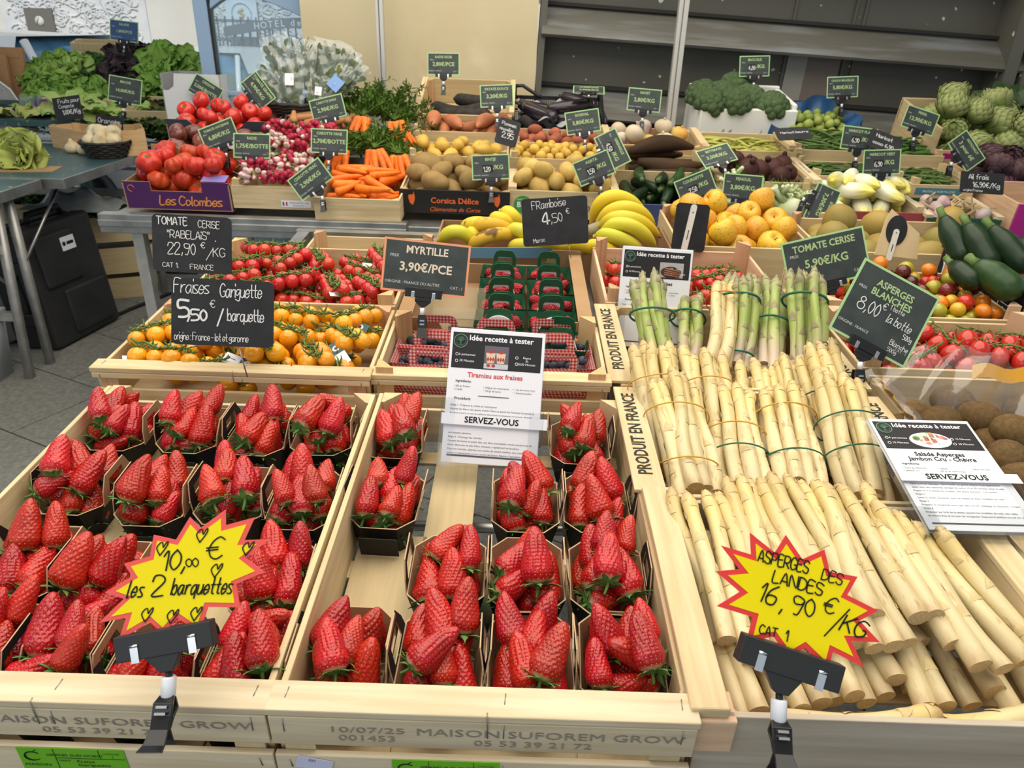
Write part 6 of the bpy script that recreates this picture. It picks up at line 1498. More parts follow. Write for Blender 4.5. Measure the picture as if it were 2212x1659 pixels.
    # sandy carrots
    M = GM(-1.03, 3.245) @ T(0, 0, .0); t = carton('carrot_box', M, .33, .21, .10, CARD, mat('box_inner_grey', (.30, .25, .22), .8), 'cardboard box of unwashed sandy carrots under the herb bags')
    cm = [carrotmesh(60+k, .19, .019, CARS) for k in range(4)]
    heap('sandy_carrot', cm, rodballs(.19, [.017, .017, .015, .013, .010, .007]), 26, M, (.005, .325, .01, .2), -.09, 9, 'sandy unwashed carrot', 'box under the herb bags', 'sandy carrots', 'carrot', (-35, 215), 8, 180, (.9, 1.15), (0, -.1), .04, .85)
    # radish bunches
    RAD = mat('radish_red', (.42, .014, .05), .35, .4, (.34, .01, .035), 40., jit=.12); RADW = mat('radish_white', (.70, .50, .47), .4, .4)
    m = MB(); m.lathe([(.0004, -.012), (.0085, -.009), (.0120, -.001), (.0122, .006), (.0095, .013)], 12, 0); rm = m.mesh('radish', [RAD, RADW]);
    m = MB(); m.lathe([(.0004, -.013), (.0078, -.010), (.0108, -.003), (.0113, .006)], 12, 0); m.lathe([(.0113, .006), (.0108, .012), (.0075, .019), (.0022, .024), (.0006, .028)], 12, 1); m.tube([(0, 0, .027), (.002, .003, .040), (-.002, .006, .055)], [.0009, .0006, .0003], 4, 1); rw = m.mesh('radish', [RAD, RADW])
    LEAFR = mat('radish_leaf', (.12, .22, .03), .6, .3, (.18, .30, .05), 40., jit=.15)
    M, t = gcrate('pale crate heaped with bunches of pink radishes', -1.055, -.735, 2.74, .30, .085, .0, cols=(WPALE, WPALE))
    m = MB(); m.box(-.055, .055, -.0005, .0, -.013, .013, 0); m.box(-.050, -.044, -.0012, -.0005, -.007, .007, 1); m.box(-.044, -.038, -.0012, -.0005, -.007, .007, 3); m.box(-.038, -.032, -.0012, -.0005, -.007, .007, 2)
    text(m, 'RADIS BOTTE 1,75€', .012, .001, .0058, 1, M=Rx(90), z=.0008); text(m, 'FRANCE CAT 1', .012, -.009, .0050, 1, M=Rx(90), z=.0008)
    m.obj('label', [PAPER, mat('flag_blue', (.04, .07, .25), .6), mat('flag_red', (.55, .04, .05), .6), PAPER], t, T(.235, -.001, -.062))
    rg = random.Random(5); n = 0; bl = []
    for j in range(6):
        for i in range(4 if j % 2 else 3):
            x = .05 + (.31 if 1 else 0)*(i+.5*(j % 2 == 0))/3.6*.83; y = .03 + j*.082; z = .005 + y*math.tan(R(11)) + .012*rg.random()
            if j == 0: z -= .0
            b = empty('radish_bunch', M @ T(x, y, z) @ Rz(rg.uniform(-30, 30)) @ Rx(rg.uniform(-8, 12)), None, None); bl.append(b)
            for q in range(14):
                u, v = rg.uniform(-1, 1), rg.uniform(-1, 1); a = Vector((u*.7, -1.+.3*rg.random(), v*.6+.35)).normalized()
                ob('radish', rw if (i + j) % 4 == 0 and j < 5 or rg.random() < .12 else rm, b, T(u*.036, -.018 + .016*rg.random(), .016+v*.017) @ align(a) @ Sc(rg.uniform(.85, 1.1)))
            m = MB()
            for q in range(6):
                a = rg.uniform(-.9, .9); L = rg.uniform(.05, .075)
                m.grid(lambda u, v, a=a, L=L: (L*u*math.sin(a) + (v-.5)*.028*math.sin(u*PI*.9+.1), .0+L*u*math.cos(a), .010+.02*u-.03*u*u+.004*math.sin(v*9+u*6)), 6, 4)
            m.obj('leaves', LEAFR, b)
    lab(bl, 'bunch of pink radishes', 'radish crate', 'radish bunches', 'radishes', 6)
    # loose washed carrots
    M, t = gcrate('pale crate of loose orange carrots in front of the carrot bunches', -.735, -.425, 2.67, .30, .085, .0, cols=(WPALE, WPALE), post=.0)
    cm = [carrotmesh(80+k, .155, .0185) for k in range(5)]
    heap('carrot', cm, rodballs(.155, [.017, .017, .015, .013, .010, .007]), 58, M, (.008, .302, .01, .292), -.078, 12, 'loose orange carrot', 'front carrot crate', 'loose orange carrots', 'carrot', (-50, 60), 10, 180, (.75, 1.2), (0, -.2), .045, .86)
    # carrot bunches with leafy tops
    TOPS = mat('carrot_tops', (.075, .145, .018), .6, .25, (.12, .21, .035), 30., jit=.1)
    def cb(px, py, Y, n, dirx, label, spread=.5, topd=(.2, .5, .6)):
        p = at(px, py, Y=Y); t = empty('carrot_bunch', Matrix.Translation(p), label, 'carrots', 'carrot bunches with leafy tops'); q = random.Random(px)
        for i in range(n):
            a = dirx + (i/(n-1)-.5)*spread; d = Vector((math.sin(a), -.45-.2*q.random(), -math.cos(a)*.8)).normalized()
            ob('carrot', cm[i % 5], t, Matrix.Translation(d*.075 + Vector(((i/(n-1)-.5)*.03, q.uniform(-.015, .015), 0))) @ (d.to_track_quat('X', 'Z').to_matrix().to_4x4()) @ Sc(.85, .92, .92))
        m = MB()
        for i in range(26):
            d = Vector((topd[0]+q.uniform(-.8, .8), topd[1]+.35+q.uniform(-.2, .5), topd[2]*.75+q.uniform(-.4, .3))).normalized(); L = q.uniform(.13, .25); c = Vector((q.uniform(-1, 1), q.uniform(.2, 1), -.8))*.05; P = [d*L*u + c*u*u for u in (0, .33, .66, 1)]
            m.tube(P, [.0025, .0018, .0012, .0006], 4)
            for k in range(52):
                u = q.uniform(.25, 1.08); b = d*L*u + c*u*u; e = Vector((q.gauss(0, 1), q.gauss(0, 1), q.gauss(0, 1))).normalized(); f = e.cross(d).normalized(); l = q.uniform(.014, .036)
                m.add([b, b + e*l*.5 + f*.004, b + e*l, b + e*l*.5 - f*.004], [(0, 1, 2, 3)], 0, None, None, False)
        m.obj('leafy_tops', TOPS, t)
    cb(785, 248, 3.22, 6, -.12, 'carrot bunch with leafy tops, back left of the green tops, hanging steep', .5, (.3, .5, .8))
    cb(852, 258, 3.22, 8, .35, 'carrot bunch with leafy tops at back right by the potato crates', .6, (-.15, .5, .9))
    cb(808, 318, 2.99, 5, .25, 'carrot bunch at the front middle behind the loose carrots', .6, (.1, .6, .5))
    cb(740, 318, 3.0, 4, -.2, 'carrot bunch at the front left beside the CAROTTE FANE sign', .5, (.4, .6, .4))
    cb(860, 330, 2.99, 4, .2, 'carrot bunch at front right corner behind the loose carrots', .5, (-.3, .6, .5))
    cb(765, 250, 3.5, 3, 0, 'leafy carrot tops heaped at the back against the wall', .4, (.2, .2, .9)); cb(868, 270, 3.42, 3, .2, 'leafy carrot tops at the back beside the black radish crate', .4, (-.1, .1, .9))
grp_left()
def grp_mid():
    # Corsica box of big potatoes
    w = .405; M = GM(-.437, 2.755); h = .10; BK = mat('box_black2', (.018, .017, .016), .55, .35)
    t = crate('wooden box with black front lettered Corsica Délice filled with big brown potatoes', M, w, .275, .088, (WPLY, BK), post=.0, names='potato_crate')
    OR = mat('letter_vermilion', (.80, .15, .03), .6); m = MB(); Q = Rx(90)
    m.box(-.002, w+.002, -.0012, -.0002, -.088, -.001, 1)
    text(m, 'Corsica Délice', w*.5, -.048, .0215, M=Q, z=.002, bold=.01, wide=1.0); text(m, 'Clémentine de Corse', w*.5, -.079, .0165, M=Q, z=.002, shear=.3, wide=.95)
    for x in (.045, w-.045): m.poly([(x-.012, -.02), (x-.014, -.03), (x-.008, -.05), (x+.002, -.058), (x+.008, -.045), (x+.011, -.03), (x+.009, -.018), (x+.006, -.006), (x+.004, -.018)], .0015, .0022, 0, Q)
    m.obj('lettering', [OR, BK], t)
    bp = [lump('potato', .052, 1.25, .95, .85, 10+k, [POT], .06) for k in range(4)]
    heap('potato', bp, chain([(-.015, 0, 0), (.015, 0, 0)], .046), 22, M, (.012, w-.012, .012, .262), -.08, 21, 'big brown potato', 'black Corsica box', 'big brown potatoes', 'potato', 60, 15, 20, (.6, 1.05), (0, -.15), .052, .9)
    M, t = gcrate('pale crate of smooth yellow potatoes, second tier above the Corsica box', -.445, -.045, 3.045, .22, .085, -.004)
    yp = [lump('yellow_potato', .031, 1.35, .95, .9, 30+k, [POTG], .08) for k in range(4)]
    heap('yellow_potato', yp, chain([(-.014, 0, 0), (.014, 0, 0)], .028), 46, M, (.012, .388, .012, .20), -.08, 22, 'smooth yellow potato', 'second tier crate', 'smooth yellow potatoes', 'potato', 90, 20, 90, (.75, 1.05), (0, -.15), .02, .9)
    M, t = gcrate('pale crate of orange sweet potatoes, third tier', -.455, -.04, 3.265, .17, .09, .0)
    sm = [rod('sweet_potato', .20, .034, 40+k, [SWP], lambda u: max(.06, math.sin(PI*min(1, max(0, u)))**.75), .02, 12) for k in range(4)]
    heap('sweet_potato', sm, rodballs(.2, [.012, .026, .033, .033, .026, .012]), 15, M, (.015, .40, .01, .20), -.06, 23, 'orange brown sweet potato', 'third tier crate', 'sweet potatoes', 'potato', (50, 130), 14, 180, (.75, 1.0), (0, -.1), .03, .85)
    # black radishes in a tilted crate
    M = T(-.46, 3.44, gz(3.44)) @ Rx(17); t = crate('tall tilted pale crate of long black radishes at the top', M, .42, .42, .12, (WPLY, WPLY), post=.0, names='wooden_crate'); 
    m = MB(); m.box(-.012, .012, .02, .40, -.02, .012, 0); m.obj('side_rail', WPALE, t); m = MB(); m.box(.408, .43, .02, .40, -.02, .012, 0); m.obj('side_rail', WPALE, t)
    BLR = mat('black_radish', (.028, .024, .022), .7, .25, (.05, .042, .036), 40., 4.); bm = [rod('black_radish', .30, .033, 90+k, [BLR], None, .03, 12) for k in range(3)]
    heap('black_radish', bm, rodballs(.3, .031, 7), 9, M, (.015, .405, .02, .20), -.085, 24, 'long black radish', 'tall tilted crate', 'black radishes', 'black radish', (-14, 14), 5, 180, (.75, 1.05), (0, -.05), .03, .9)
    # BIO box
    w = .41; M = GM(-.037, 2.775); t = crate('pale wooden box stamped BIO LES DOMAINES filled with round yellow potatoes', M, w, .26, .105, (WPLY, WPLY), post=.0, names='potato_crate')
    for x in (0, w-.03): m = MB(); m.box(x, x+.03, .002, .24, -.001, .012); m.obj('side_rail', WPALE, t)
    m = MB(); m.poly([(.055+.034*math.cos(i*PI/14), -.054+.034*math.sin(i*PI/14)) for i in range(28)], .0005, .0011, 0, Q); text(m, 'BIO', .055, -.063, .021, 1, M=Q, z=.0014, bold=.01, wide=.95); text(m, 'AGRICULTURE', .055, -.036, .005, 1, M=Q, z=.0014)
    text(m, 'LES DOMAINES', .235, -.040, .013, 2, M=Q, z=.0008, bold=.01); text(m, 'DE LA COSTE', .255, -.074, .025, 2, M=Q, z=.0008, wide=1.05); m.obj('lettering', [mat('bio_green', (.05, .27, .05), .6), PAPER, mat('stamp_brown', (.12, .05, .03), .8)], t)
    rp = [lump('round_potato', .040, 1.18, .98, .92, 60+k, [POTY], .06) for k in range(4)]
    heap('round_potato', rp, chain([(-.009, 0, 0), (.009, 0, 0)], .038), 44, M, (.012, w-.012, .012, .25), -.095, 25, 'round yellow potato', 'BIO box', 'round yellow potatoes', 'potato', 90, 40, 90, (.66, 1.0), (0, -.15), .062, .9)
    M, t = gcrate('pale crate of tiny golden potatoes behind the BIO box', -.04, .37, 3.045, .14, .085, -.002)
    gp = [lump('tiny_potato', .0205, 1.1, 1, .95, 80+k, [POTG], .05, 0, 12, 9) for k in range(4)]
    heap('tiny_potato', gp, np.array([[0, 0, 0, .0195]]), 130, M, (.01, .40, .01, .14), -.06, 26, 'tiny golden potato', 'crate behind BIO box', 'tiny golden potatoes', 'potato', 180, 60, 60, (.75, 1.05), (0, -.2), .03, .92)
    M, t = gcrate('pale crate of small red potatoes under the black plastic crate', -.035, .365, 3.175, .25, .085, .004, cols=(WORANGE, WPLY))
    m = MB()
    rm = [lump('red_potato', .026, 1.35, .95, .9, 100+k, [POTR], .07) for k in range(4)]
    heap('red_potato', rm, chain([(-.011, 0, 0), (.011, 0, 0)], .024), 60, M, (.012, .388, .012, .235), -.08, 27, 'small red skinned potato', 'crate below aubergines', 'small red potatoes', 'potato', 90, 30, 90, (.8, 1.15), (0, -.12), .008, .9)
    # black plastic crate of aubergines
    M = T(-.035, 3.45, gz(3.45)-.005) @ Rx(10); w, d, h = .41, .36, .13; t = empty('plastic_crate', M, 'black plastic lattice crate of aubergines against the shutter', 'crate'); PL = mat('crate_black', (.020, .021, .024), .4, .45)
    def lattice(nm, L, hh, Q, bump_=None):
        m = MB(); m.box(0, L, -.004, .004, hh-.016, hh); m.box(0, L, -.004, .004, 0, .012); m.box(0, L, -.003, .003, hh*.5-.004, hh*.5+.004)
        k = int(L/.011)
        for i in range(k+1): x = L*i/k; m.box(x-.0011, x+.0011, -.002, .002, 0, hh)
        for i in range(5): x = L*i/4; m.box(max(0, x-.006), min(L, x+.006), -.005, .005, 0, hh)
        m.obj(nm, PL, t, Q)
    lattice('front_wall', w, .075, T(0, 0, -h)); lattice('back_wall', w, h, T(0, d, -h)); lattice('side_wall', d, h-.02, T(0, 0, -h) @ Rz(90)); lattice('side_wall', d, h-.02, T(w, 0, -h) @ Rz(90))
    m = MB(); m.box(0, w, 0, d, -h-.004, -h); m.obj('bottom', PL, t)
    m = MB()
    for x in (0, w):
        m.tube([(x, d, -.01), (x, d, .045)], .012, 6); s = 1 if x == 0 else -1; m.tube([(x, d, .042), (x+s*.04, d, .045), (x+s*.115, d, .0), (x+s*.13, d, -.004)], .009, 6); m.tube([(x, 0, -.02), (x, .02, .0), (x, d*.5, -.012), (x, d, .04)], .008, 6)
    m.obj('corner_handle', PL, t)
    AUB = mat('aubergine', (.016, .010, .018), .16, .5, (.03, .02, .028), 12., coat=.3); 
    def cap(m, P, rr): m.tube([P[0], (P[0][0]+.03, P[0][1], P[0][2])], [.018, .026], 8, 1); m.tube([(P[0][0]-.028, P[0][1], P[0][2]+.004), P[0]], [.006, .010], 6, 1)
    am = [rod('aubergine', .22, .034, 120+k, [AUB, STEMG if k == 1 else mat('aubergine_calyx', (.05, .05, .03), .5)], lambda u: .5+.5*math.sin(min(1, .15+u*1.1)*PI*.72) if u < .93 else max(.1, 1-(u-.93)*9), .022, 14, cap) for k in range(3)]
    heap('aubergine', am, rodballs(.22, [.02, .026, .03, .033, .033, .028]), 9, M, (.02, .395, .04, .30), -.10, 28, 'glossy dark aubergine', 'black plastic crate', 'aubergines', 'aubergine', (-60, 10), 10, 180, (.8, 1.05), (0, -.1), .04, .88)
    m = MB(); rg = random.Random(3); m.grid(lambda u, v: (.02+.37*u, .03+.30*v, -.02-.06*math.sin(v*PI)+.016*math.sin(u*21+v*9)+.012*math.sin(u*9-v*17)), 30, 16); m.obj('liner_paper', mat('liner_grey', (.40, .41, .43), .35, .5), t)
grp_mid()
# ================================================================ back table, right half
def scales(m, r, h, n, seed, mt=0, w=.45, open_=.14, tipup=.8, flat=.0, t0=.05, jag=0.):
    """overlapping bracts on an egg shaped bud (artichoke)"""
    rg = random.Random(seed)
    def rad(t): return r*math.sin(PI*min(.97, max(.03, t*.86+.10)))**.72
    m.lathe([(max(.0005, rad(i/10)*.93), h*(i/10)) for i in range(11)], 14, mt)
    for i in range(n):
        t = t0 + (.92-t0)*i/n; a = i*2.39996; L = h*.36*rg.uniform(.9, 1.1); wd = w*(1.05-.5*t)
        def leaf(u, v, t=t, a=a, L=L, wd=wd):
            tt = t + u*L/h; q = (v-.5)*2*wd*(1-u**2.2)*(1 if u < .98 else .6); rr = rad(min(tt, 1.0)) + r*open_*u*(1.3-t) + .0012 - r*.06*abs(v-.5)*u
            return (rr*math.cos(a+q), rr*math.sin(a+q), h*min(tt, 1.1+.02*u))
        m.grid(leaf, 5, 5, mt)
    m.tube([(0, 0, .004), (0, 0, -r*.5)], [r*.28, r*.24], 8, mt)
ARTG = uvgrad('artichoke_green', (.15, .20, .045), (.40, .43, .18), .6); ARTP = uvgrad('artichoke_purple', (.035, .014, .022), (.13, .07, .075), .6)
def leafgrid(m, O, d, up, L, Wd, ruf=.0, k=3, curl=.5, seed=0, mt=0, nu=7, nv=7):
    d = Vector(d).normalized(); up = Vector(up); up = (up - d*up.dot(d)).normalized(); s = d.cross(up); O = Vector(O); ph = seed*1.7
    def f(u, v):
        q = (v-.5)*2; wd = Wd*math.sin(PI*(u*.86+.10))**.75; e = ruf*u*abs(q)**1.3*math.sin(k*PI*u*2.2 + ph + q*3) + ruf*.7*u*u*math.sin(k*q*4+ph)
        return O + d*(L*u*(1-.12*curl*u*u)) + s*(q*wd) + up*(curl*L*(-.35*u*u + .12*u) - abs(q)**2*wd*.30*0 + .16*wd*q*q + e)
    m.grid(f, nu, nv, mt)
BEANG = mat('bean_green', (.075, .135, .028), .5, .35, (.11, .18, .045), 40., jit=.15); BEANY = mat('bean_yellow', (.42, .42, .07), .45, .35, (.50, .50, .12), 30., jit=.12); PEAG = mat('pea_green', (.06, .15, .025), .45, .35, (.09, .20, .04), 30., jit=.15)
def beans(name, M, reg, z0, n, nb, L, r, mt, seed, fmt, where, group, flat=1., zmax=.03, bend=.02, yaw=(-40, 40)):
    ms = []
    for k in range(5):
        me = rod(name, L, r, 200+seed*7+k, [mt], lambda u: (max(.15, min(1, u/.06)) if u < .06 else 1 if u < .82 else max(.08, 1-((u-.82)/.18)**1.5*.95)), bend, 7, None, 12)
        if flat != 1.: me.transform(Sc(1, 1, flat))
        ms.append(me)
    bed = MB(); rg = random.Random(seed)
    for i in range(nb):
        me = ms[i % 5]; Q = T(rg.uniform(reg[0]+L*.35, reg[1]-L*.35), rg.uniform(reg[2]+.01, reg[3]-.01), z0 + rg.uniform(0, .02)) @ Rz(rg.uniform(*yaw)) @ Ry(rg.uniform(-6, 6)) @ Rx(rg.uniform(0, 360))
        bed.add([v.co for v in me.vertices], [tuple(p.vertices) for p in me.polygons], 0, Q)
    bed.obj(name + '_layer', mt, None, M, 'under layer of ' + group + ', ' + where, name.split('_')[-1] + 's', None, 'stuff')
    heap(name, ms, rodballs(L, r*1.0, 6), n, M, reg, z0+.026, seed, fmt, where, group, 'bean', yaw, 7, 180, (.8, 1.1), (0, -.12), zmax, .9)
def grp_right():
    # courgettes, salsify, turnips
    w = .375; M = GM(.372, 2.70); t = crate('wooden crate of dark courgettes with blue base behind the bananas', M, w, .26, .10, (WPLY, mat('crate_blue', (.05, .07, .16), .6)), post=.0, names='wooden_crate')
    m = MB(); m.box(w-.004, w+.022, .0, .24, -.004, .012); m.obj('side_rail', WPALE, t)
    def cap(m, P, rr): m.tube([(P[-1][0], P[-1][1], P[-1][2]), (P[-1][0]+.012, P[-1][1], P[-1][2])], [.010, .011], 7, 1)
    cm = [rod('courgette', .185, .0215, 140+k, [COUL if k % 2 else COU, STEMG], lambda u: .78+.22*math.sin(PI*u) if .05 < u < .93 else max(.25, .6 if u < .05 else .75-(u-.93)*6), .012, 12, cap) for k in range(4)]
    heap('courgette', cm, rodballs(.185, .021), 24, M, (.012, w-.012, -.01, .30), -.09, 31, 'dark green courgette', 'crate behind bananas', 'courgettes', 'courgette', (235, 300), 10, 180, (.85, 1.05), (0, -.25), .055, .9)
    SAL = mat('salsify_brown', (.075, .042, .022), .8, .2, (.045, .026, .015), 18., 5., jit=.15, bump=.3, bs=60, stretch=(.3, 1, 1))
    M, t = gcrate('pale crate of long dark brown salsify roots above the courgettes', .375, .745, 2.935, .26, .085, .012)
    sm = [rod('salsify', .28, .033, 160+k, [SAL], lambda u: max(.2, math.sin(PI*(u*.8+.12))), .02, 12) for k in range(3)]
    heap('salsify', sm, rodballs(.28, [.012, .024, .031, .031, .026, .016], 6), 13, M, (.012, .36, .012, .25), -.08, 32, 'long dark brown salsify root', 'crate above courgettes', 'salsify roots', 'salsify', (-25, 25), 8, 180, (.8, 1.05), (0, -.15), .06, .85)
    M = T(.372, 3.195, gz(3.195)) @ Rx(8); t = crate('pale crate of white and purple turnips before the tent post', M, .385, .27, .10, (WPLY, WORANGE), post=.0, names='wooden_crate', postc=WPLY)
    for x in (-.016, .385-.012): m = MB(); m.box(x, x+.028, .0, .25, -.004, .014); m.obj('side_rail', WPALE, t)
    tc = [('white', (.70, .62, .42), (.62, .50, .36)), ('purple topped', (.68, .58, .46), (.30, .06, .20)), ('golden', (.70, .36, .08), (.62, .44, .12))]
    tms = [fruit('turnip', ball(.042, 1, .86, 12, .1, -.05) + [(.006, .036), (.004, .042)], [mat('turnip_'+a.split()[0], b, .45, .35, c, 9., 1., (.45, .6))], 18) for a, b, c in tc]
    D = drop(17, (.012, .373, .012, .255), lambda q, i: (lambda k, s: (k, Rz(q.uniform(0, 360)) @ Rx(q.uniform(-70, 70)) @ Sc(s), np.array([[0, 0, 0, .041*s]])))(int(q.choice(3, p=[.4, .38, .22])), q.uniform(.85, 1.12)), 33, -.09, 40, bias=(0, -.1), zmax=.045)
    for j, (a, b, c) in enumerate(tc): lab([ob('turnip', tms[k], None, M @ Mx) for k, Mx in D if k == j], a + ' turnip', 'turnip crate', a + ' turnips', 'turnip', 2 if j < 2 else 1)
    # fennel, beets, wax beans
    FEN = mat('fennel_white', (.66, .68, .48), .45, .35, (.50, .58, .26), 12., 2.); FRO = mat('fennel_frond', (.12, .24, .03), .6)
    def fm(k):
        m = MB(); rg = random.Random(k); m.lathe(ball(.046, 1.05, .95, 10), 16, 0, Sc(1, .72, 1), 6, .08)
        for i in range(5): a = rg.uniform(-.6, .6); m.tube([(.02*math.sin(a*2), 0, .03), (.05*math.sin(a), rg.uniform(-.01, .01), .075), (.08*math.sin(a), rg.uniform(-.02, .02), .105)], [.013, .009, .007], 7, 0)
        for i in range(34):
            a = rg.uniform(-.7, .7); p = Vector((.07*math.sin(a), rg.uniform(-.02, .02), .09)); d = Vector((rg.gauss(0, 1), rg.gauss(0, 1), rg.gauss(.4, 1))).normalized()*rg.uniform(.02, .045); m.tube([p, p+d], [.0012, .0004], 3, 1)
        return m.mesh('fennel_bulb', [FEN, FRO])
    fms = [fm(k) for k in range(3)]
    M, t = gcrate('pale crate of white fennel bulbs behind the yellow apples', .752, 1.10, 2.63, .26, .085, .0)
    heap('fennel_bulb', fms, chain([(0, 0, 0), (0, 0, .045)], [.040, .018]), 15, M, (.01, .34, .01, .25), -.08, 34, 'white fennel bulb', 'fennel crate', 'fennel bulbs', 'fennel', (-60, 60), 60, 60, (.9, 1.1), (0, -.15), .075, .9)
    BEET = mat('beetroot_dark', (.075, .026, .020), .6, .3, (.045, .016, .014), 20., 5., jit=.2, bump=.2, bs=70)
    M, t = gcrate('pale crate of dark cooked beetroots behind the fennel', .765, 1.115, 2.88, .28, .095, .012, post=.016)
    for x in (-.014, .338): m = MB(); m.box(x, x+.026, .0, .26, -.003, .013); m.obj('side_rail', WPALE, t)
    bm = [fruit('beetroot', ball(.042, 1, .95, 12) + [(.012, .042), (.008, .055), (.002, .058)], [BEET], 16) for k in range(2)]
    heap('beetroot', bm, np.array([[0, 0, 0, .041]]), 24, M, (.012, .338, .012, .265), -.088, 35, 'dark red brown beetroot', 'beetroot crate', 'beetroots', 'beetroot', 180, 60, 60, (.82, 1.1), (0, -.15), .05, .9)
    M = T(.768, 3.175, gz(3.175)) @ Rx(8); t = crate('pale crate of yellow wax beans in front of the white broccoli box', M, .375, .27, .10, (WPLY, WPLY), post=.0, names='wooden_crate', postc=WPLY)
    for x in (-.016, .375-.010): m = MB(); m.box(x, x+.028, .0, .25, -.004, .014); m.obj('side_rail', WPALE, t)
    m = MB(); m.poly([(.16, -.05), (.17, -.035), (.185, -.03), (.20, -.04), (.195, -.055)], .0005, .001, 0, Q_); m.obj('red_mark', mat('mark_red', (.6, .06, .03), .6), t)
    beans('wax_bean', M, (.015, .36, .015, .25), -.075, 70, 120, .13, .0058, BEANY, 3, 'yellow wax bean', 'crate below broccoli', 'yellow wax beans', .8, .03, .022)
    # broccoli in white polystyrene box
    POLY = mat('polystyrene', (.80, .80, .76), .7, .2, bump=.15, bs=300)
    z1 = at(1610, 236, Y=3.50).z; M = T(.80, 3.50, z1) @ Rx(9); w, d, h = .43, .34, .17
    t = empty('polystyrene_box', M, 'white polystyrene box heaped with broccoli heads, script lettering on its front', 'box')
    for nm, a in (('front_wall', (0, w, 0, .024, -h, 0)), ('back_wall', (0, w, d-.024, d, -h, .03)), ('side_wall', (0, .024, .024, d-.024, -h, .02)), ('side_wall', (w-.024, w, .024, d-.024, -h, .02)), ('bottom', (0, w, 0, d, -h-.01, -h+.01))):
        m = MB(); m.box(*a); bevel(m.obj(nm, POLY, t), .006, 3)
    m = MB(); strokes(m, 'Marcel', .10, -.135, .045, w=.07, slant=.3, wx=1.2, sp=.5); m.v = [(p[0], -.0008, p[1]) for p in m.v]; m.tube([(.28, -.0008, -.12), (.33, -.0008, -.112), (.37, -.0008, -.122)], .001, 4); m.tube([(.03, -.0008, -.118), (.06, -.0008, -.112), (.09, -.0008, -.12)], .001, 4)
    m.obj('lettering', mat('script_grey', (.16, .16, .15), .7), t)
    BRO = mat('broccoli_green', (.050, .085, .034), .8, .2, (.085, .125, .055), 90., 4., jit=.12, bump=.6, bs=420); BST = mat('broccoli_stalk', (.22, .30, .10), .6)
    def bro(k):
        m = MB(); rg = random.Random(k+40); R0 = .056
        for i in range(40):
            a = i*2.39996; t = (i+.5)/40; ph = t*1.55; p = Vector((R0*math.sin(ph)*math.cos(a), R0*math.sin(ph)*math.sin(a), R0*.78*math.cos(ph))); r = .0215*rg.uniform(.85, 1.15)
            m.lathe(ball(r, 1, .9, 6), 9, 0, Matrix.Translation(p) @ align(p))
        m.lathe(ball(R0*.9, 1, .75, 8), 14, 0); m.tube([(0, 0, -.01), (0, 0, -.09)], [.032, .018], 10, 1); return m.mesh('broccoli', [BRO, BST])
    bms = [bro(k) for k in range(3)]
    for i, (px, py, Y, l) in enumerate([(1518, 198, 3.66, 'leftmost at the back'), (1588, 182, 3.74, 'topmost in the middle'), (1562, 200, 3.66, 'second from left at the back'), (1535, 218, 3.56, 'leftmost in the front row'), (1590, 216, 3.55, 'middle of the front row'), (1620, 208, 3.60, 'third in the front row'), (1667, 222, 3.56, 'rightmost, alone in the corner'), (1600, 240, 3.62, 'low behind the front row')]):
        p = at(px, py, Y=Y); ob('broccoli', bms[i % 3], None, Matrix.Translation(p - Vector((0, 0, .02))) @ Rx(28) @ Ry((i*29 % 30)-15) @ Rz(i*50) @ Sc(1.12), 'dark green broccoli head, ' + l + ', white box', 'broccoli', 'broccoli heads')
    # Brussels sprouts in blue bag
    BAG = mat('bag_blue', (.012, .055, .155), .35, .45, (.02, .085, .22), 14., 4.)
    c = at(1770, 262, Y=3.50); M = Matrix.Translation(c) @ Rx(16)
    m = MB(); rg = random.Random(9)
    def bag(u, v):
        a = u*2*PI; r = .07 + .125*v + .012*math.sin(a*7+v*5) + .008*math.sin(a*13); z = -.075 + .085*v**1.5 + (.055*max(0, math.sin(a))*v**2) + .014*math.sin(a*5+1)*v - .02*v*v
        return (r*math.cos(a)*1.0, r*math.sin(a)*.82, z)
    m.grid(bag, 61, 12, 0); m.grid(lambda u, v: (lambda p: (p[0]*(1+.06*v), p[1]*(1+.06*v), p[2]-.05*v))(bag(u, 1.)), 61, 4, 0)
    m.obj('blue_bag', BAG, None, M, 'blue plastic bag opened around brussels sprouts', 'bag')
    SPR = mat('sprout_green', (.20, .28, .045), .5, .35, (.33, .37, .09), 26., 3., jit=.15); sp = []
    for k in range(3):
        m = MB(); m.lathe(ball(.0175, 1, 1.08, 9), 14, 0, None, 5, .07, k)
        for i in range(6): leafgrid(m, (0, 0, -.016), (math.cos(i*1.05), math.sin(i*1.05), 1.2), (math.cos(i*1.05), math.sin(i*1.05), -.6), .032, .012, .001, 2, .9, i, 0, 5, 5)
        sp.append(m.mesh('brussels_sprout', SPR))
    heap('brussels_sprout', sp, np.array([[0, 0, 0, .0175]]), 58, M, (-.14, .14, -.11, .12), -.055, 36, 'green brussels sprout', 'blue bag', 'brussels sprouts', 'sprout', 180, 80, 80, (.9, 1.15), (0, -.25), .07, .93)
    # flat beans, green beans, endives
    M, t = gcrate('pale crate of flat green beans below the blue bag', 1.13, 1.50, 3.19, .25, .085, .006)
    m = MB(); m.box(-.020, .012, .0, .24, -.004, .014); m.obj('side_rail', WPALE, t)
    beans('flat_bean', M, (.012, .358, .012, .235), -.045, 48, 80, .16, .0072, BEANG, 5, 'flat green bean', 'crate below blue bag', 'flat green beans', .55, .035, .02)
    M, t = gcrate('pale crate of fine green beans behind the endives', 1.14, 1.50, 2.96, .22, .085, .006)
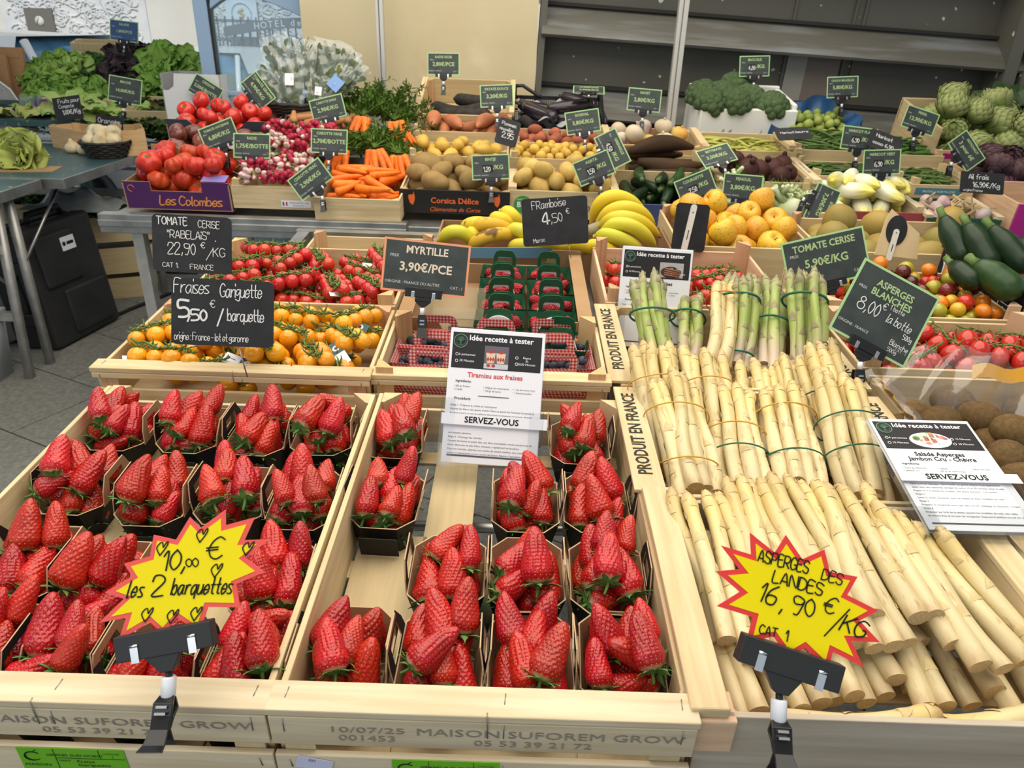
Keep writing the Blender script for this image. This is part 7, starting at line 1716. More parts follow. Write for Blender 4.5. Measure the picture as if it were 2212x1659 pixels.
    m = MB(); m.box(-.030, .002, -.10, .22, -.004, .012); r_ = m.obj('side_rail', WWHITE, t); m = MB(); text(m, 'VENT DE FRAICHEUR', 0, 0, .012, M=T(-.010, .06, .0125) @ Rz(90), wide=.9); m.obj('lettering', INK2, r_)
    beans('green_bean', M, (.012, .348, .012, .205), -.045, 40, 80, .11, .0042, BEANG, 6, 'fine green bean', 'crate behind endives', 'fine green beans', 1., .03, .014)
    M, t = gcrate('pale crate of fine green beans behind the garlic', 1.50, 1.745, 2.90, .25, .09, .012)
    for x in (.236,): m = MB(); m.box(x, x+.026, -.02, .25, -.004, .014); m.obj('side_rail', WPALE, t)
    m = MB(); m.box(.02, .20, -.0012, -.0002, -.038, -.012, 0); text(m, 'FRUTAS Y HORTALIZAS', .11, -.029, .0085, 1, M=Rx(90), z=.0016); m.obj('label', [mat('label_teal', (.06, .20, .26), .6), PAPER], t)
    beans('green_bean', M, (.01, .235, .012, .24), -.048, 40, 80, .11, .0045, BEANG, 7, 'fine green bean', 'crate behind garlic', 'fine green beans, right crate', 1., .03, .014)
    M, t = gcrate('cardboard edged crate of green pea pods below the artichokes', 1.51, 1.745, 3.17, .24, .085, .006)
    beans('pea_pod', M, (.01, .225, .012, .23), -.04, 40, 60, .085, .0075, PEAG, 8, 'green pea pod', 'crate below artichokes', 'green pea pods', .7, .05, .01)
    END = aspmat('endive', [(0, (.80, .78, .66)), (.55, (.80, .78, .60)), (.8, (.74, .66, .16)), (1., (.70, .60, .08))], .4, (.74, .72, .44), 'X'); em = []
    for k in range(4):
        m = MB(); L = .165; pr = [(.0005, -L*.5), (.016, -L*.49), (.024, -L*.38), (.0285, -L*.15), (.027, L*.08), (.020, L*.28), (.010, L*.43), (.001, L*.5)]; m.lathe(pr, 14, 0)
        for i in range(7):
            a = i*2.39996 + k
            def lf(u, v, a=a):
                z = -L*.45 + u*L*(.80+.03*(i % 3)); r = np.interp(z, [p[1] for p in pr], [p[0] for p in pr]) + .0008 + .0016*(1-abs(v-.5)*2); q = a + (v-.5)*2.0*(1-u**3)**.6; return (r*math.cos(q), r*math.sin(q), z)
            m.grid(lf, 8, 6, 0)
        me = m.mesh('endive', END); me.transform(Ry(90)); em.append(me)
    M, t = gcrate('red edged crate heaped with yellow white endives', 1.10, 1.475, 2.70, .27, .085, .0, cols=(WWHITE, mat('crate_red', (.36, .06, .06), .6)))
    heap('endive', em, rodballs(.165, [.017, .023, .025, .022, .012], 5), 44, M, (.012, .362, .0, .262), -.075, 37, 'pale yellow endive', 'endive crate', 'endives', 'endive', (230, 310), 12, 180, (.82, 1.05), (0, -.22), .085, .86)
    # garlic
    GAR = mat('garlic_white', (.62, .52, .46), .55, .3, (.46, .28, .32), 18., 2., (.42, .7)); GST = mat('garlic_stalk', (.60, .44, .24), .7, .2, jit=.1); gm = []
    for k in range(3):
        m = MB(); m.lathe([(.0005, -.017), (.012, -.018), (.024, -.008), (.025, .002), (.018, .014), (.008, .022), (.0055, .03)], 18, 0, None, 8, .09); rg = random.Random(k)
        m.tube([(0, 0, .026), (.004*rg.uniform(-1, 1), .0, .07), (.01*rg.uniform(-1, 1), .006, .125)], [.0055, .0042, .0038], 6, 1); gm.append(m.mesh('garlic', [GAR, GST]))
    M, t = gcrate('pale crate of garlic heads with dry stalks', 1.475, 1.74, 2.675, .235, .085, .0, cols=(WWHITE, mat('crate_dark_green', (.02, .08, .04), .6)), post=.0)
    for x in (-.010, .245): m = MB(); m.box(x, x+.026, -.0, .23, -.003, .010); m.obj('side_rail', WWHITE, t)
    heap('garlic', gm, chain([(0, 0, 0), (0, 0, .07), (0, 0, .115)], [.022, .006, .005]), 34, M, (.012, .255, .012, .222), -.078, 38, 'garlic head with dry stalk', 'garlic crate', 'garlic heads', 'garlic', 180, 80, 80, (.85, 1.15), (0, -.12), .05, .85)
    # magenta crate with purple artichokes, green artichokes behind
    MAG = mat('crate_magenta', (.42, .02, .22), .45, .4)
    M = T(1.775, 2.66, .985) @ Rx(6); t = crate('bright magenta fronted crate cut by the right edge of the picture', M, .42, .30, .15, (WPINK, MAG), names='artichoke_crate', post=.0)
    m = MB(); m.tube([(.12+.062*math.cos(i*PI/12), -.0015, -.085+.05*math.sin(i*PI/12)) for i in range(25)], .0035, 6); m.poly([(.13+.05*math.cos(i*PI/12), -.09+.04*math.sin(i*PI/12)) for i in range(24)], .0008, .0014, 0, Q_); m.tube([(.11, -.003, -.09), (.12, -.003, -.10), (.14, -.003, -.09), (.13, -.003, -.075)], .003, 6, 1)
    m.obj('emblem', [mat('magenta_pale', (.72, .55, .66), .6), MAG], t)
    am = []
    for k in range(3): m = MB(); scales(m, .043, .105, 60, k, 0, .45, .22); am.append(m.mesh('artichoke', ARTP))
    M = T(1.785, 2.93, gz(2.93)+.02) @ Rx(6); t = crate('crate of small purple artichokes at the right edge', M, .40, .27, .10, (WPINK, WPINK), names='artichoke_crate', post=.0)
    heap('purple_artichoke', am, chain([(0, 0, .03), (0, 0, .07)], [.042, .03]), 17, M, (.005, .395, .0, .262), -.09, 39, 'dark purple artichoke', 'crate at right edge', 'purple artichokes', 'artichoke', 180, 80, 50, (.85, 1.1), (0, -.2), .11, .88)
    gm = []
    for k in range(3): m = MB(); scales(m, .058, .115, 70, 10+k, 0, .42, .20); gm.append(m.mesh('artichoke', ARTG))
    M = T(1.735, 3.24, gz(3.24)+.0) @ Rx(12); t = crate('pale crate with magenta stripe heaped with big green artichokes', M, .50, .42, .11, (WPLY, WPINK), names='artichoke_crate', post=.0)
    m = MB(); m.box(0, .5, -.0012, -.0002, -.034, -.012); m.obj('magenta_stripe', MAG, t)
    m = MB(); m.box(0, .012, .02, .41, .0, .085); m.obj('side_rail', WPLY, t); m = MB(); m.box(.0, .42, .405, .42, .0, .09); m.obj('back_rail', WPLY, t)
    heap('green_artichoke', gm, chain([(0, 0, .05)], .060), 22, M, (.03, .47, .0, .40), -.10, 40, 'big green artichoke', 'top right crate', 'green artichokes', 'artichoke', 180, 60, 60, (.88, 1.12), (.0, -.18), .14, .88)
    DK = mat('leaf_dark_green', (.028, .060, .016), .5, .4, (.05, .09, .028), 20., jit=.1); 
    def bush(name, c, n, L, Wd, mt, label, cat, ruf, seed, spread=1., up=.6, curl=.6, group=None, sq=1.0):
        m = MB(); rg = random.Random(seed)
        for i in range(n):
            a = i*2.39996; t = (i+.5)/n; d = Vector((math.cos(a)*spread*(1-t*.75), math.sin(a)*spread*(1-t*.75)*sq, up*(.25+1.1*t))); O = Vector((math.cos(a), math.sin(a)*sq, 0))*L*.12*(1-t)
            leafgrid(m, O + Vector((rg.uniform(-1, 1), rg.uniform(-1, 1), 0))*L*.08, d, Vector((0, 0, 1)) - d*.2, L*rg.uniform(.8, 1.15)*(1-.25*t), Wd*rg.uniform(.8, 1.15), ruf, 2, curl, i+seed, 0, 13, 13)
        return m.obj(name, mt, None, c, label, cat, group)
    bush('chard', Matrix.Translation(at(2170, 262, Y=3.62)) @ Rx(25), 34, .23, .062, DK, 'bunch of broad dark green leaves at top right above the artichokes', 'leafy greens', .004, 4, 1.1, .6, .9)
    return bush
Q_ = Rx(90)
bush = grp_right()
# ---------------------------------------------------------------- small printed signs of the back table
def back_signs():
    L = [(958, 138, 3.45, 'RADIS NOIR', '2,80€/PCE', 1, 15), (1073, 207, 3.28, 'PATATE DOUCE', '3,20€/KG', 4, 20), (1259, 263, 3.15, 'ROSEVAL', '3,80€/KG', 10, 20), (1060, 361, 2.78, 'BINTJE', '1,20€/KG', 4, 20),
         (1283, 363, 2.77, 'AGATA', '1,50€/KG', 24, 20), (1323, 323, 2.86, 'GRENAILLE', '4,50€/KG', -62, 25), (1392, 216, 3.28, 'NAVET', '2,80€/KG', -3, 15), (1548, 336, 2.93, 'BETTERAVE', '3,50€/KG', 22, 52),
         (1503, 403, 2.72, 'COURGETTE', '2,50€/KG', 24, 20), (1604, 405, 2.63, 'FENOUIL', '3,80€/KG', -3, 18), (1630, 143, 3.70, 'BROCOLIS', '4,80€/KG', 3, 14), (1820, 188, 3.55, 'CHOUX BRUXELLES', '5,80€/KG', 4, 16),
         (1856, 300, 3.05, 'HARICOT PLAT', '6,90€/KG', -5, 18), (1905, 350, 2.84, 'HARICOT VERT', '6,90€/KG', 3, 16), (1988, 260, 3.22, 'PERSIL', '12,90€/KG', -16, 18), (2088, 326, 3.05, 'ARTICHAUT', '3 pour 6€', -52, 20), (1776, 442, 2.66, 'ENDIVE', '7,30€/KG', -112, 25),
         (708, 234, 3.18, 'CAROTTE SABLE', '2,90€/KG', 15, 18), (473, 291, 2.92, 'TOMATE ANCIENNE', '6,80€/KG', 22, 18), (544, 315, 2.86, 'RADIS', '1,75€/BOTTE', 0, 20), (711, 305, 2.90, 'CAROTTE FANE', '2,70€/BOTTE', -1, 20), (670, 387, 2.66, 'CAROTTE VRAC', '2,90€/KG', 38, 20)]
    for px, py, Y, a, p, roll, tilt in L:
        hand = [('patch', -.03, .008, -.018, .008), (p.split('€')[0], -.027, -.015, .016, dict(w=.13, wx=.75))] if a in ('BINTJE', 'AGATA', 'HARICOT VERT', 'HARICOT PLAT', 'GRENAILLE', 'BROCOLIS', 'COURGETTE') else None
        if hand: p2 = '       €/KG'
        printed(px, py, Y, a, p2 if hand else p, f"green bordered dark price sign reading {a}, {p}", roll, tilt, 0, .138, .090, 0, hand=hand, twist=-roll*.8, title_h=.0105 if len(a) < 13 else .0088)
    # dark aubergine tag lying nearly flat
    printed(1272, 194, 3.52, 'AUBERGINE', '3,90€/KG', 'green bordered AUBERGINE sign tipped nearly flat over the black crate', 0, 74, -4, .138, .09, 0)
    def ch(tx): 
        def f(m):
            for s, x, y, h, k in tx: strokes(m, s, x, y, h, **{'w': .12, **k})
        return f
    slate(1097, 286, 2.98, .085, .10, 'small black slate over the sweet potatoes, chalk price 2,95', ch([('Pommes', -.030, .024, .013, {}), ('nouvelles', -.034, .004, .012, dict(wx=.8)), ('2,95', -.020, -.022, .020, {})]), -16, 22, 10)
    slate(1713, 288, 3.12, .14, .075, 'black slate tipped sideways beside the wax beans', ch([('Haricot beurre', -.05, .0, .013, {})]), 8, 60, 0)
    slate(1912, 308, 3.02, .13, .085, 'black slate with faint chalk words behind the HARICOT VERT sign', ch([('Haricot', -.04, .012, .015, {}), ('coco 6,90', -.045, -.02, .015, {})]), -22, 40, 0)
    slate(2122, 395, 2.70, .155, .075, 'long black slate reading Ail 16,90 € by the purple artichokes', ch([('Ail frais', -.05, .012, .016, {}), ('16,90€/Kg', -.035, -.016, .017, {}), ('origine France', -.065, -.032, .008, {})]), -2, 25, 0, rr=.004)
back_signs()
# ================================================================ herbs, salads, left tables
def herbs():
    FILMH = bpy.data.materials.new('herb_film'); FILMH.use_nodes = True; N = FILMH.node_tree.nodes; L = FILMH.node_tree.links; N.clear()
    o = N.new('ShaderNodeOutputMaterial'); a = N.new('ShaderNodeMixShader'); tr = N.new('ShaderNodeBsdfTransparent'); g = N.new('ShaderNodeBsdfGlossy'); d = N.new('ShaderNodeBsdfDiffuse'); a2 = N.new('ShaderNodeMixShader')
    g.inputs['Roughness'].default_value = .2; d.inputs[0].default_value = (.60, .66, .66, 1); a.inputs[0].default_value = .10; a2.inputs[0].default_value = .09
    tr.inputs[0].default_value = (.95, .97, .97, 1)
    L.new(tr.outputs[0], a.inputs[1]); L.new(d.outputs[0], a.inputs[2]); L.new(a.outputs[0], a2.inputs[1]); L.new(g.outputs[0], a2.inputs[2]); L.new(a2.outputs[0], o.inputs[0])
    HG = mat('herb_grey_green', (.075, .10, .045), .7, .2, (.13, .16, .08), 40.); c = at(655, 236, Y=3.52)
    m = MB(); BW = mat('basket_black', (.022, .020, .018), .6, .35, (.045, .04, .035), 90.)
    prof = [(.105, -.05), (.135, -.02), (.155, .02), (.165, .035)]
    for i in range(7): r = .11+.009*i; z = -.05 + .013*i; m.tube([(r*1.05*math.cos(q*PI/20), r*.8*math.sin(q*PI/20), z+.003*math.sin(q*4)) for q in range(41)], .008, 6, 0, None, False)
    m.lathe([(.0005, -.055), (.11, -.055)], 24, 0, Sc(1.05, .8, 1)); m.obj('herb_basket', BW, None, Matrix.Translation(c), 'dark woven basket stuffed with packets of herbs against the wall', 'basket')
    bags = [(628, 175, 0, 3.46, .115, .19, 'front packet with white label, upright', 'lb'), (596, 200, 32, 3.47, .10, .17, 'packet leaning left at the front', 'w'), (585, 180, 55, 3.52, .10, .18, 'leftmost packet lying out over the rim', 't'), (650, 140, -4, 3.58, .13, .22, 'tall clear packet full of dill in the middle', 'd'), (605, 128, 18, 3.62, .14, .22, 'pale crumpled packet at the back left', 'w'), (708, 135, -8, 3.62, .16, .20, 'pale crumpled packet at the back right', 'w'),
            (740, 150, -38, 3.55, .09, .20, 'packet with yellow mark leaning right', 'y'), (752, 172, -48, 3.50, .085, .20, 'long white packet leaning far right', 't'), (725, 185, -42, 3.46, .07, .19, 'bluish packet leaning right in front', 'b'), (690, 200, -6, 3.45, .09, .14, 'small packet with white label at the front right', 'lb')]
    for i, (px, py, ro, Y, w, h, l, kd) in enumerate(bags):
        M = face(px, py, Y, ro, 18); t = empty('herb_packet', M, 'herb packet: ' + l, 'herbs', 'packets of fresh herbs'); rg = random.Random(i)
        def pil(s): return lambda u, v: ((u-.5)*w*(1+.05*math.sin(v*7+i)), (v-.5)*h + .004*math.sin(u*11), s*(.018*math.sin(PI*u)**.7*math.sin(PI*v)**.5 + .004*math.sin(u*15+v*9+i)+.003*math.sin(v*23-u*7)))
        m = MB(); m.grid(pil(1), 16, 18); m.grid(pil(-1), 16, 18); m.obj('film', FILMH, t)
        m = MB(); hh = .62 if kd == 'd' else .42
        for s in (1, -1): m.grid(lambda u, v: ((u-.5)*w*(.55+.25*v), (v*hh-.46)*h + .006*math.sin(u*19), s*.011*math.sin(PI*u)**.6*math.sin(PI*min(1, v+.05))**.5 + .003*math.sin(u*31+v*23)), 12, 12)
        m.obj('herb_bundle', HG, t)
        m = MB()
        for q in range(90 if kd == 'd' else 60):
            x = rg.uniform(-.32, .32)*w; y = rg.uniform(-.46, .25 if kd != 'd' else .4)*h; a = rg.gauss(0, .6)
            if kd == 'd': m.tube([(x*.3, -h*.45, 0), (x*.8, y*.5, rg.uniform(-.008, .008)), (x*1.25, y, rg.uniform(-.01, .01))], [.001, .0008, .0004], 3)
            leafgrid(m, (x, y, rg.uniform(-.008, .010)), (math.sin(a), math.cos(a), rg.uniform(-.3, .3)), (0, 0, 1), rg.uniform(.025, .05), .0035 if kd == 'd' else .012, .001, 2, .4, q, 0, 4, 3)
        m.obj('herbs', HG, t)
        lb = {'lb': (PAPER, .34, .26), 't': (mat('label_mint', (.20, .50, .45), .6), .5, .14), 'y': (mat('label_yellow', (.70, .52, .05), .6), .4, .16), 'b': (mat('label_blue', (.22, .38, .72), .5), .8, .30), 'd': (mat('label_teal2', (.10, .32, .32), .6), .16, .10)}.get(kd)
        if lb: m = MB(); m.box(-w*lb[1]/2, w*lb[1]/2, -h*.12, -h*.12+h*lb[2], .0205, .0212); m.obj('label', lb[0], t)
    printed(557, 196, 3.42, 'TOMATE GRAPPE', '4,90€/KG', 'brownish TOMATE GRAPPE sign standing on its corner', -52, 16, 0, .138, .09, 0, twist=60)
herbs()
GT = mat('table_green', (.045, .095, .095), .42, .45, (.03, .07, .075), 6., 5., spots=[((.30, .34, .33), 40., .78, .80, 0.)])
def left_tables():
    z = .82
    for nm, y0, y1, x1 in (('folding table with green top, nearer of the two', 1.6, 3.33, -2.13), ('folding table with green top, farther one with small crates', 3.35, 4.35, -2.04)):
        t = empty('folding_table', T(-2.6, (y0+y1)/2, 0), nm, 'table', 'folding market tables'); O = T(2.6, -(y0+y1)/2, 0)
        m = MB(); m.box(-3.4, x1, y0, y1, z-.02, z); m.obj('table_top', GT, t, O)
        m = MB(); m.box(x1-.006, x1+.006, y0, y1, z-.042, z+.003); m.box(-3.4, x1, y0-.002, y0+.008, z-.042, z+.003); m.box(-3.4, x1, y1-.008, y1+.002, z-.042, z+.003); bevel(m.obj('steel_edge', STEEL, t, O), .002)
        ys = (3.06, 3.16) if y0 < 2 else (4.25,)
        for k, y in enumerate(ys):
            for x in (x1-.05, -3.3):
                dy = .10 if y0 < 2 and k == 0 else 0
                m = MB(); m.tube([(x, y+ (.02 if k == 0 else 0), z-.02), (x, y - (.06 if k == 0 else 0), 0)], .021, 4); m.obj('leg', ALU, t, O)
            if k == 0:
                for zz in (.58, .28): m = MB(); m.box(-3.3, x1-.05, y-.03, y-.005, zz-.02, zz+.02); m.obj('stretcher', ALU, t, O)
        if y0 < 2:
            m = MB(); m.tube([(x1-.04, 3.16, .50), (x1-.03, 3.55, .79)], .008, 6); m.obj('brace', STEEL, t, O); m = MB(); m.tube([(x1-.06, 3.05, .42), (x1-.5, 3.05, .78)], .008, 6); m.obj('brace', STEEL, t, O)
left_tables()
def on(px, py, z=.82): return at(px, py, z=z)
def left_things():
    # two small wooden crates, garlic basket, loose garlic
    def small(px0, py0, px1, py1, dd, h, label, rot):
        a, b = on(px0, py0), on(px1, py1); w = (Vector((b.x-a.x, b.y-a.y, 0))).length; M = T(a.x, a.y, .82+h) @ Matrix.Rotation(math.atan2(b.y-a.y, b.x-a.x), 4, 'Z')
        t = crate(label, M, w, dd, h, (WORANGE, WORANGE), post=.004, names='small_crate', postc=WORANGE); return M
    small(115, 318, 198, 334, .16, .115, 'small orange wooden crate behind the garlic basket, left one', 0)
    M = small(250, 339, 322, 336, .26, .13, 'small orange wooden crate at the table corner right of the garlic basket', 0)
    m = MB(); m.box(-.02, .02, -.001, .001, -.012, .012); m.obj('orange_tag', mat('tag_orange', (.75, .35, .03), .5), None, M @ T(-.03, -.01, -.03), label='small orange tag hanging on the right small crate', cat='tag')
    c = on(222, 342); M = T(c.x, c.y+.06, .82); m = MB(); BW = MATS['basket_black']
    m.lathe([(.0005, .002), (.085, .002), (.105, .05), (.118, .075)], 24, 0)
    for i in range(7): r = .088+.0055*i; m.tube([((r+.004*math.cos(q*4+i*PI))*math.cos(q*PI/16), (r+.004*math.cos(q*4+i*PI))*math.sin(q*PI/16), .008+i*.0115) for q in range(33)], .0075, 6, 0, None, False)
    m.obj('garlic_basket', BW, None, M, 'dark woven round basket full of peeled white garlic on the green table', 'basket')
    GW = mat('garlic_cream', (.76, .66, .44), .5, .3, (.70, .56, .32), 20.); gm = []
    for k in range(3):
        m = MB(); m.lathe([(.0005, -.026), (.020, -.028), (.038, -.012), (.040, .004), (.028, .022), (.012, .034), (.007, .05), (.0005, .052)], 18, 0, None, 7, .12, k); gm.append(m.mesh('garlic', GW))
    ps = [(-.06, -.03, .085), (.0, -.05, .085), (.06, -.03, .085), (-.03, .03, .09), (.045, .035, .09), (-.01, -.01, .125), (.05, .0, .12), (-.05, .01, .12)]
    out = [ob('garlic', gm[i % 3], None, M @ T(*p) @ Rx(40*i) @ Ry(25*i) @ Sc(.95)) for i, p in enumerate(ps)]; lab(out, 'white garlic bulb', 'round dark basket', 'white garlic bulbs', 'garlic', 2)
    for i, (px, py, l) in enumerate(((160, 330, 'left one'), (185, 333, 'right one, touching the basket'))):
        c = on(px, py); ob('garlic', gm[i], None, T(c.x, c.y, .82+.027) @ Rx(15) @ Sc(.95), 'loose white garlic bulb on the green table, ' + l, 'garlic', 'white garlic bulbs')
    # slates on the left table
    def ch(tx):
        def f(m):
            for s, x, y, h, k in tx: strokes(m, s, x, y, h, **{'w': .12, **k})
        return f
    Yc = on(150, 318).y
    slate(146, 234, Yc+.10, .165, .125, 'black slate reading Fruits pour compote 1,00 €/Kg on the left small crate', ch([('Fruits pour', -.05, .030, .020, {}), ('Compote', -.05, .004, .018, {}), ('1,00€/Kg', -.035, -.030, .022, dict(w=.16))]), 9, 14, -6, rr=.004)
    slate(236, 276, Yc+.0, .16, .12, 'black slate reading Oranges behind the garlic basket', ch([('Oranges', -.066, .022, .026, {}), ('jus', .03, .022, .022, {}), ('1Kg', .025, -.012, .022, dict(w=.16))]), -4, 12, -8, rr=.004)
    slate(10, 243, Yc+.35, .12, .09, 'black slate half cut by the left edge', ch([('E', .04, .0, .02, {})]), -8, 14, 0, rr=.004)
    # half lettuce and spring onions at the left edge
    LG = uvgrad('lettuce_pale', (.50, .50, .18), (.36, .42, .09)); LG1 = uvgrad('lettuce_green', (.32, .45, .12), (.17, .33, .05)); LG2 = uvgrad('lettuce_light', (.46, .54, .20), (.28, .44, .09)); LR = uvgrad('lettuce_dark_red', (.09, .06, .06), (.038, .024, .032)); LD = uvgrad('leaf_mid_green', (.09, .17, .04), (.04, .10, .02))
    c = on(28, 370); bush('lettuce', T(c.x-.02, c.y+.12, .86) @ Rx(70), 22, .15, .085, LG, 'pale lettuce heart lying on the green table at the left edge', 'lettuce', .010, 2, .7, .9, .9)
    m = MB(); m.box(-.16, .14, -.06, .08, 0, .004); m.obj('cardboard_sheet', CARD, None, T(c.x+.03, c.y+.04, .82) @ Rz(12), label='flat piece of brown cardboard under the pale lettuce', cat='cardboard')
    c = on(10, 292); m = MB(); rg = random.Random(4)
    t = empty('spring_onions', T(c.x, c.y+.05, .84), 'spring onions with root hairs at the left edge', 'onions')
    for i in range(4):
        m = MB(); y = -.03+.025*i; m.tube([(-.3, y, .01), (-.05, y*.8, .05+.01*(i % 2)), (.03, y*.7, .09+.01*i), (.055, y*.7, .105+.01*i)], [.012, .013, .020, .010], 10, 0)
        for q in range(14): m.tube([(.055, y*.7, .105+.01*i), (.08+rg.uniform(-.01, .02), y*.7+rg.uniform(-.02, .02), .12+.01*i+rg.uniform(-.015, .02))], [.0012, .0004], 3, 1)
        m.obj('onion', [mat('onion_pale', (.60, .52, .26), .5), mat('onion_root', (.45, .33, .16), .8)], t)
    # paper bag rack: mesh panel with brown bags
    c = on(40, 285, .82); Y = c.y+.05
    t = empty('bag_rack', T(c.x, Y, .82), 'grey perforated metal rack holding brown paper bags at the left edge', 'rack')
    m = MB(); m.add([(-.35, 0, 0), (.10, 0, 0), (-.02, .0, .24), (-.35, .0, .50), (-.35, .006, 0), (.10, .006, 0), (-.02, .006, .24), (-.35, .006, .50)], [(0, 1, 2, 3), (7, 6, 5, 4), (0, 4, 5, 1), (1, 5, 6, 2), (2, 6, 7, 3)], 0, None, None, False)
    pg = mat('rack_mesh', (.40, .37, .345), .6, .3, (.33, .305, .285), 200., 0., (.45, .55)); m.obj('side_panel', pg, t); m = MB(); m.tube([(.10, 0, 0), (-.02, 0, .24), (-.35, 0, .50)], .007, 6); m.tube([(-.35, 0, .0), (.12, 0, .0)], .009, 6); m.obj('frame', mat('rack_white', (.62, .62, .58), .5), t)
    KR = mat('kraft_paper', (.40, .225, .11), .75, .2, (.35, .19, .09), 5.)
    for i, (x0, x1, zt, l) in enumerate(((-.42, .02, .46, 'largest one at the back'), (-.35, -.06, .42, 'middle one with folded top'), (-.34, -.16, .30, 'smallest one in front'))):
        m = MB(); m.box(x0, x1, -.012, .012, .0, zt); m.box(x0, x1-.02, -.014, -.012, zt-.06, zt-.02); bevel(m.obj('paper_bag', KR, None, T(c.x-.02, Y+.14-.05*i, .83) @ Rx(-6), 'brown paper bag in the rack, ' + l, 'bag', 'brown paper bags'), .003)
    # crumpled clear bag and salad packs
    FH = bpy.data.materials['herb_film']
    def pack(px, py, w, h, d, label, inner, purple=None, z=.82, rot=0, dy=.05):
        c = on(px, py, z); M = T(c.x, c.y+dy, z) @ Rz(rot); t = empty('salad_pack', M, label, 'salad bag', 'bagged salads'); m = MB(); rg = random.Random(px)
        m.grid(lambda u, v: ((u-.5)*w*(1+.06*math.sin(v*9)), -d*.5*math.sin(PI*v)*math.sin(PI*u)**.5 + .01*math.sin(u*17+v*7), h*v+.006*math.sin(u*13)), 20, 14); m.grid(lambda u, v: ((u-.5)*w, d*.5*math.sin(PI*v)*math.sin(PI*u)**.5, h*v), 20, 14); m.obj('film', FH, t)
        if inner:
            m = MB()
            for q in range(50): a = rg.uniform(0, 6.3); leafgrid(m, (rg.uniform(-.38, .38)*w, rg.uniform(-.3, .25)*d, rg.uniform(.08, .55)*h), (math.cos(a), math.sin(a), rg.uniform(-.3, .5)), (0, 0, 1), .055, .012, .006, 3, .4, q, 0, 5, 4)
            m.obj('leaves', inner, t)
        if purple: m = MB(); m.grid(lambda u, v: ((u-.5)*w*purple[1]+purple[2]*w, -d*.5*math.sin(PI*(v*.5+purple[0]))-.006, h*(v*.5+purple[0])), 10, 6); m.obj('print', mat('print_purple', (.085, .02, .13), .5), t)
        return t
    pack(85, 292, .20, .22, .12, 'bagged pale salad beside the left small crate', LG2, (.42, .35, .22))
    c = on(70, 270); pack(66, 268, .16, .24, .10, 'crumpled empty clear bag by the paper bag rack', None)
    pack(205, 268, .30, .17, .12, 'bagged salad with purple print behind the chalk slates', LG2, (.25, .5, .20), .90, 0, .15)
    # crates of lettuces on the far table (raised)
    LC = [(150, 150, 4.75, .24, .10, LG2, 'frilly light green lettuce at the back of the salad display', .022, 1.0), (212, 140, 4.8, .20, .08, LD, 'dark green leafy lettuce at the back middle', .016, 1.0), (120, 185, 4.55, .20, .09, LG1, 'frilly green lettuce at the left of the display', .026, 1.0), (170, 195, 4.5, .19, .09, LG1, 'frilly green lettuce in the front left', .026, 1.0),
          (228, 195, 4.48, .20, .085, LG1, 'green butter lettuce in front centre', .014, 1.0), (292, 130, 4.75, .25, .09, LR, 'big dark red oak leaf lettuce at the top centre', .022, 1.1), (275, 165, 4.6, .20, .08, LR, 'dark red lettuce below the biggest red one', .022, 1.0), (362, 130, 4.7, .24, .12, LG1, 'smooth bright green lettuce at the top right', .012, 1.0), (350, 165, 4.55, .2, .09, LG1, 'smooth green lettuce under the top right one', .012, 1.0), (102, 145, 4.75, .2, .08, LG1, 'green lettuce at the far left behind the paper bags', .02, 1.0)]
    rgl = random.Random(12)
    for i, (px, py, Y, L_, Wd, mt, l, ruf, s) in enumerate(LC):
        Y += .3; p = at(px, py+12, Y=Y); bush('lettuce', Matrix.Translation(p - Vector((0, 0, .06))) @ Rx(38) @ Rz(i*47), 70, L_*1.0, Wd*.72, mt, l, 'lettuce', ruf*1.3, 20+i, 1.0, .75, .75, 'lettuces')
    for i, (px, py, Y, n, mt, l, LL) in enumerate([(325, 205, 4.35, 60, LD, 'heap of dark green lamb lettuce behind the MACHE sign', .10), (385, 200, 4.35, 60, LD, 'heap of dark cress by the white box', .10), (300, 258, 4.1, 190, LD, 'loose dark green leaves in the crate below the MACHE sign', .09), (360, 252, 4.1, 170, LD, 'loose dark green leaves at the right of the crate', .09), (205, 220, 4.3, 40, LG2, 'pale green romaine lettuce behind the chalk slate', .15), (252, 232, 4.2, 40, LG2, 'pale frilly lettuce left of the MACHE sign', .14), (95, 232, 4.3, 40, LG, 'pale lettuce inside the clear bag at left', .14)]):
        Y += .35; p = at(px, py+10, Y=Y); m = MB(); rg = random.Random(i)
        for q in range(n): a = rg.uniform(0, 6.3); leafgrid(m, (rg.uniform(-.17, .17), rg.uniform(-.12, .12), rg.uniform(-.04, .07)), (math.cos(a), math.sin(a)-.2, rg.uniform(.1, .9)), (0, -.3, 1), LL*rg.uniform(.7, 1.1), LL*.32, LL*.09, 2, .6, q, 0, 10, 9)
        m.obj('salad_leaves' if n > 40 else 'lettuce', mt, None, Matrix.Translation(p - Vector((0, 0, .05))), l, 'salad', None, 'stuff' if n > 40 else None)
    # crates under the lettuces
    for (px0, px1, py, Y, d, h, l) in ((85, 215, 215, 4.36, .42, .12, 'pale crate under the frilly green lettuces'), (222, 418, 215, 4.30, .5, .14, 'pale crate under the red and smooth green lettuces'), (258, 392, 238, 4.02, .24, .10, 'pale crate of loose dark leaves behind the red vine tomatoes'), (150, 262, 92, 4.98, .10, .36, 'pale crate end standing above the back lettuces')):
        Y += .33; a, b = at(px0, py, Y=Y), at(px1, py+4, Y=Y); M = T(a.x, Y, min(a.z, b.z)) @ Rx(14)
        t = crate(l, M, b.x-a.x, d, h, (WPLY, WPLY), post=.0, names='lettuce_crate', postc=WPLY)
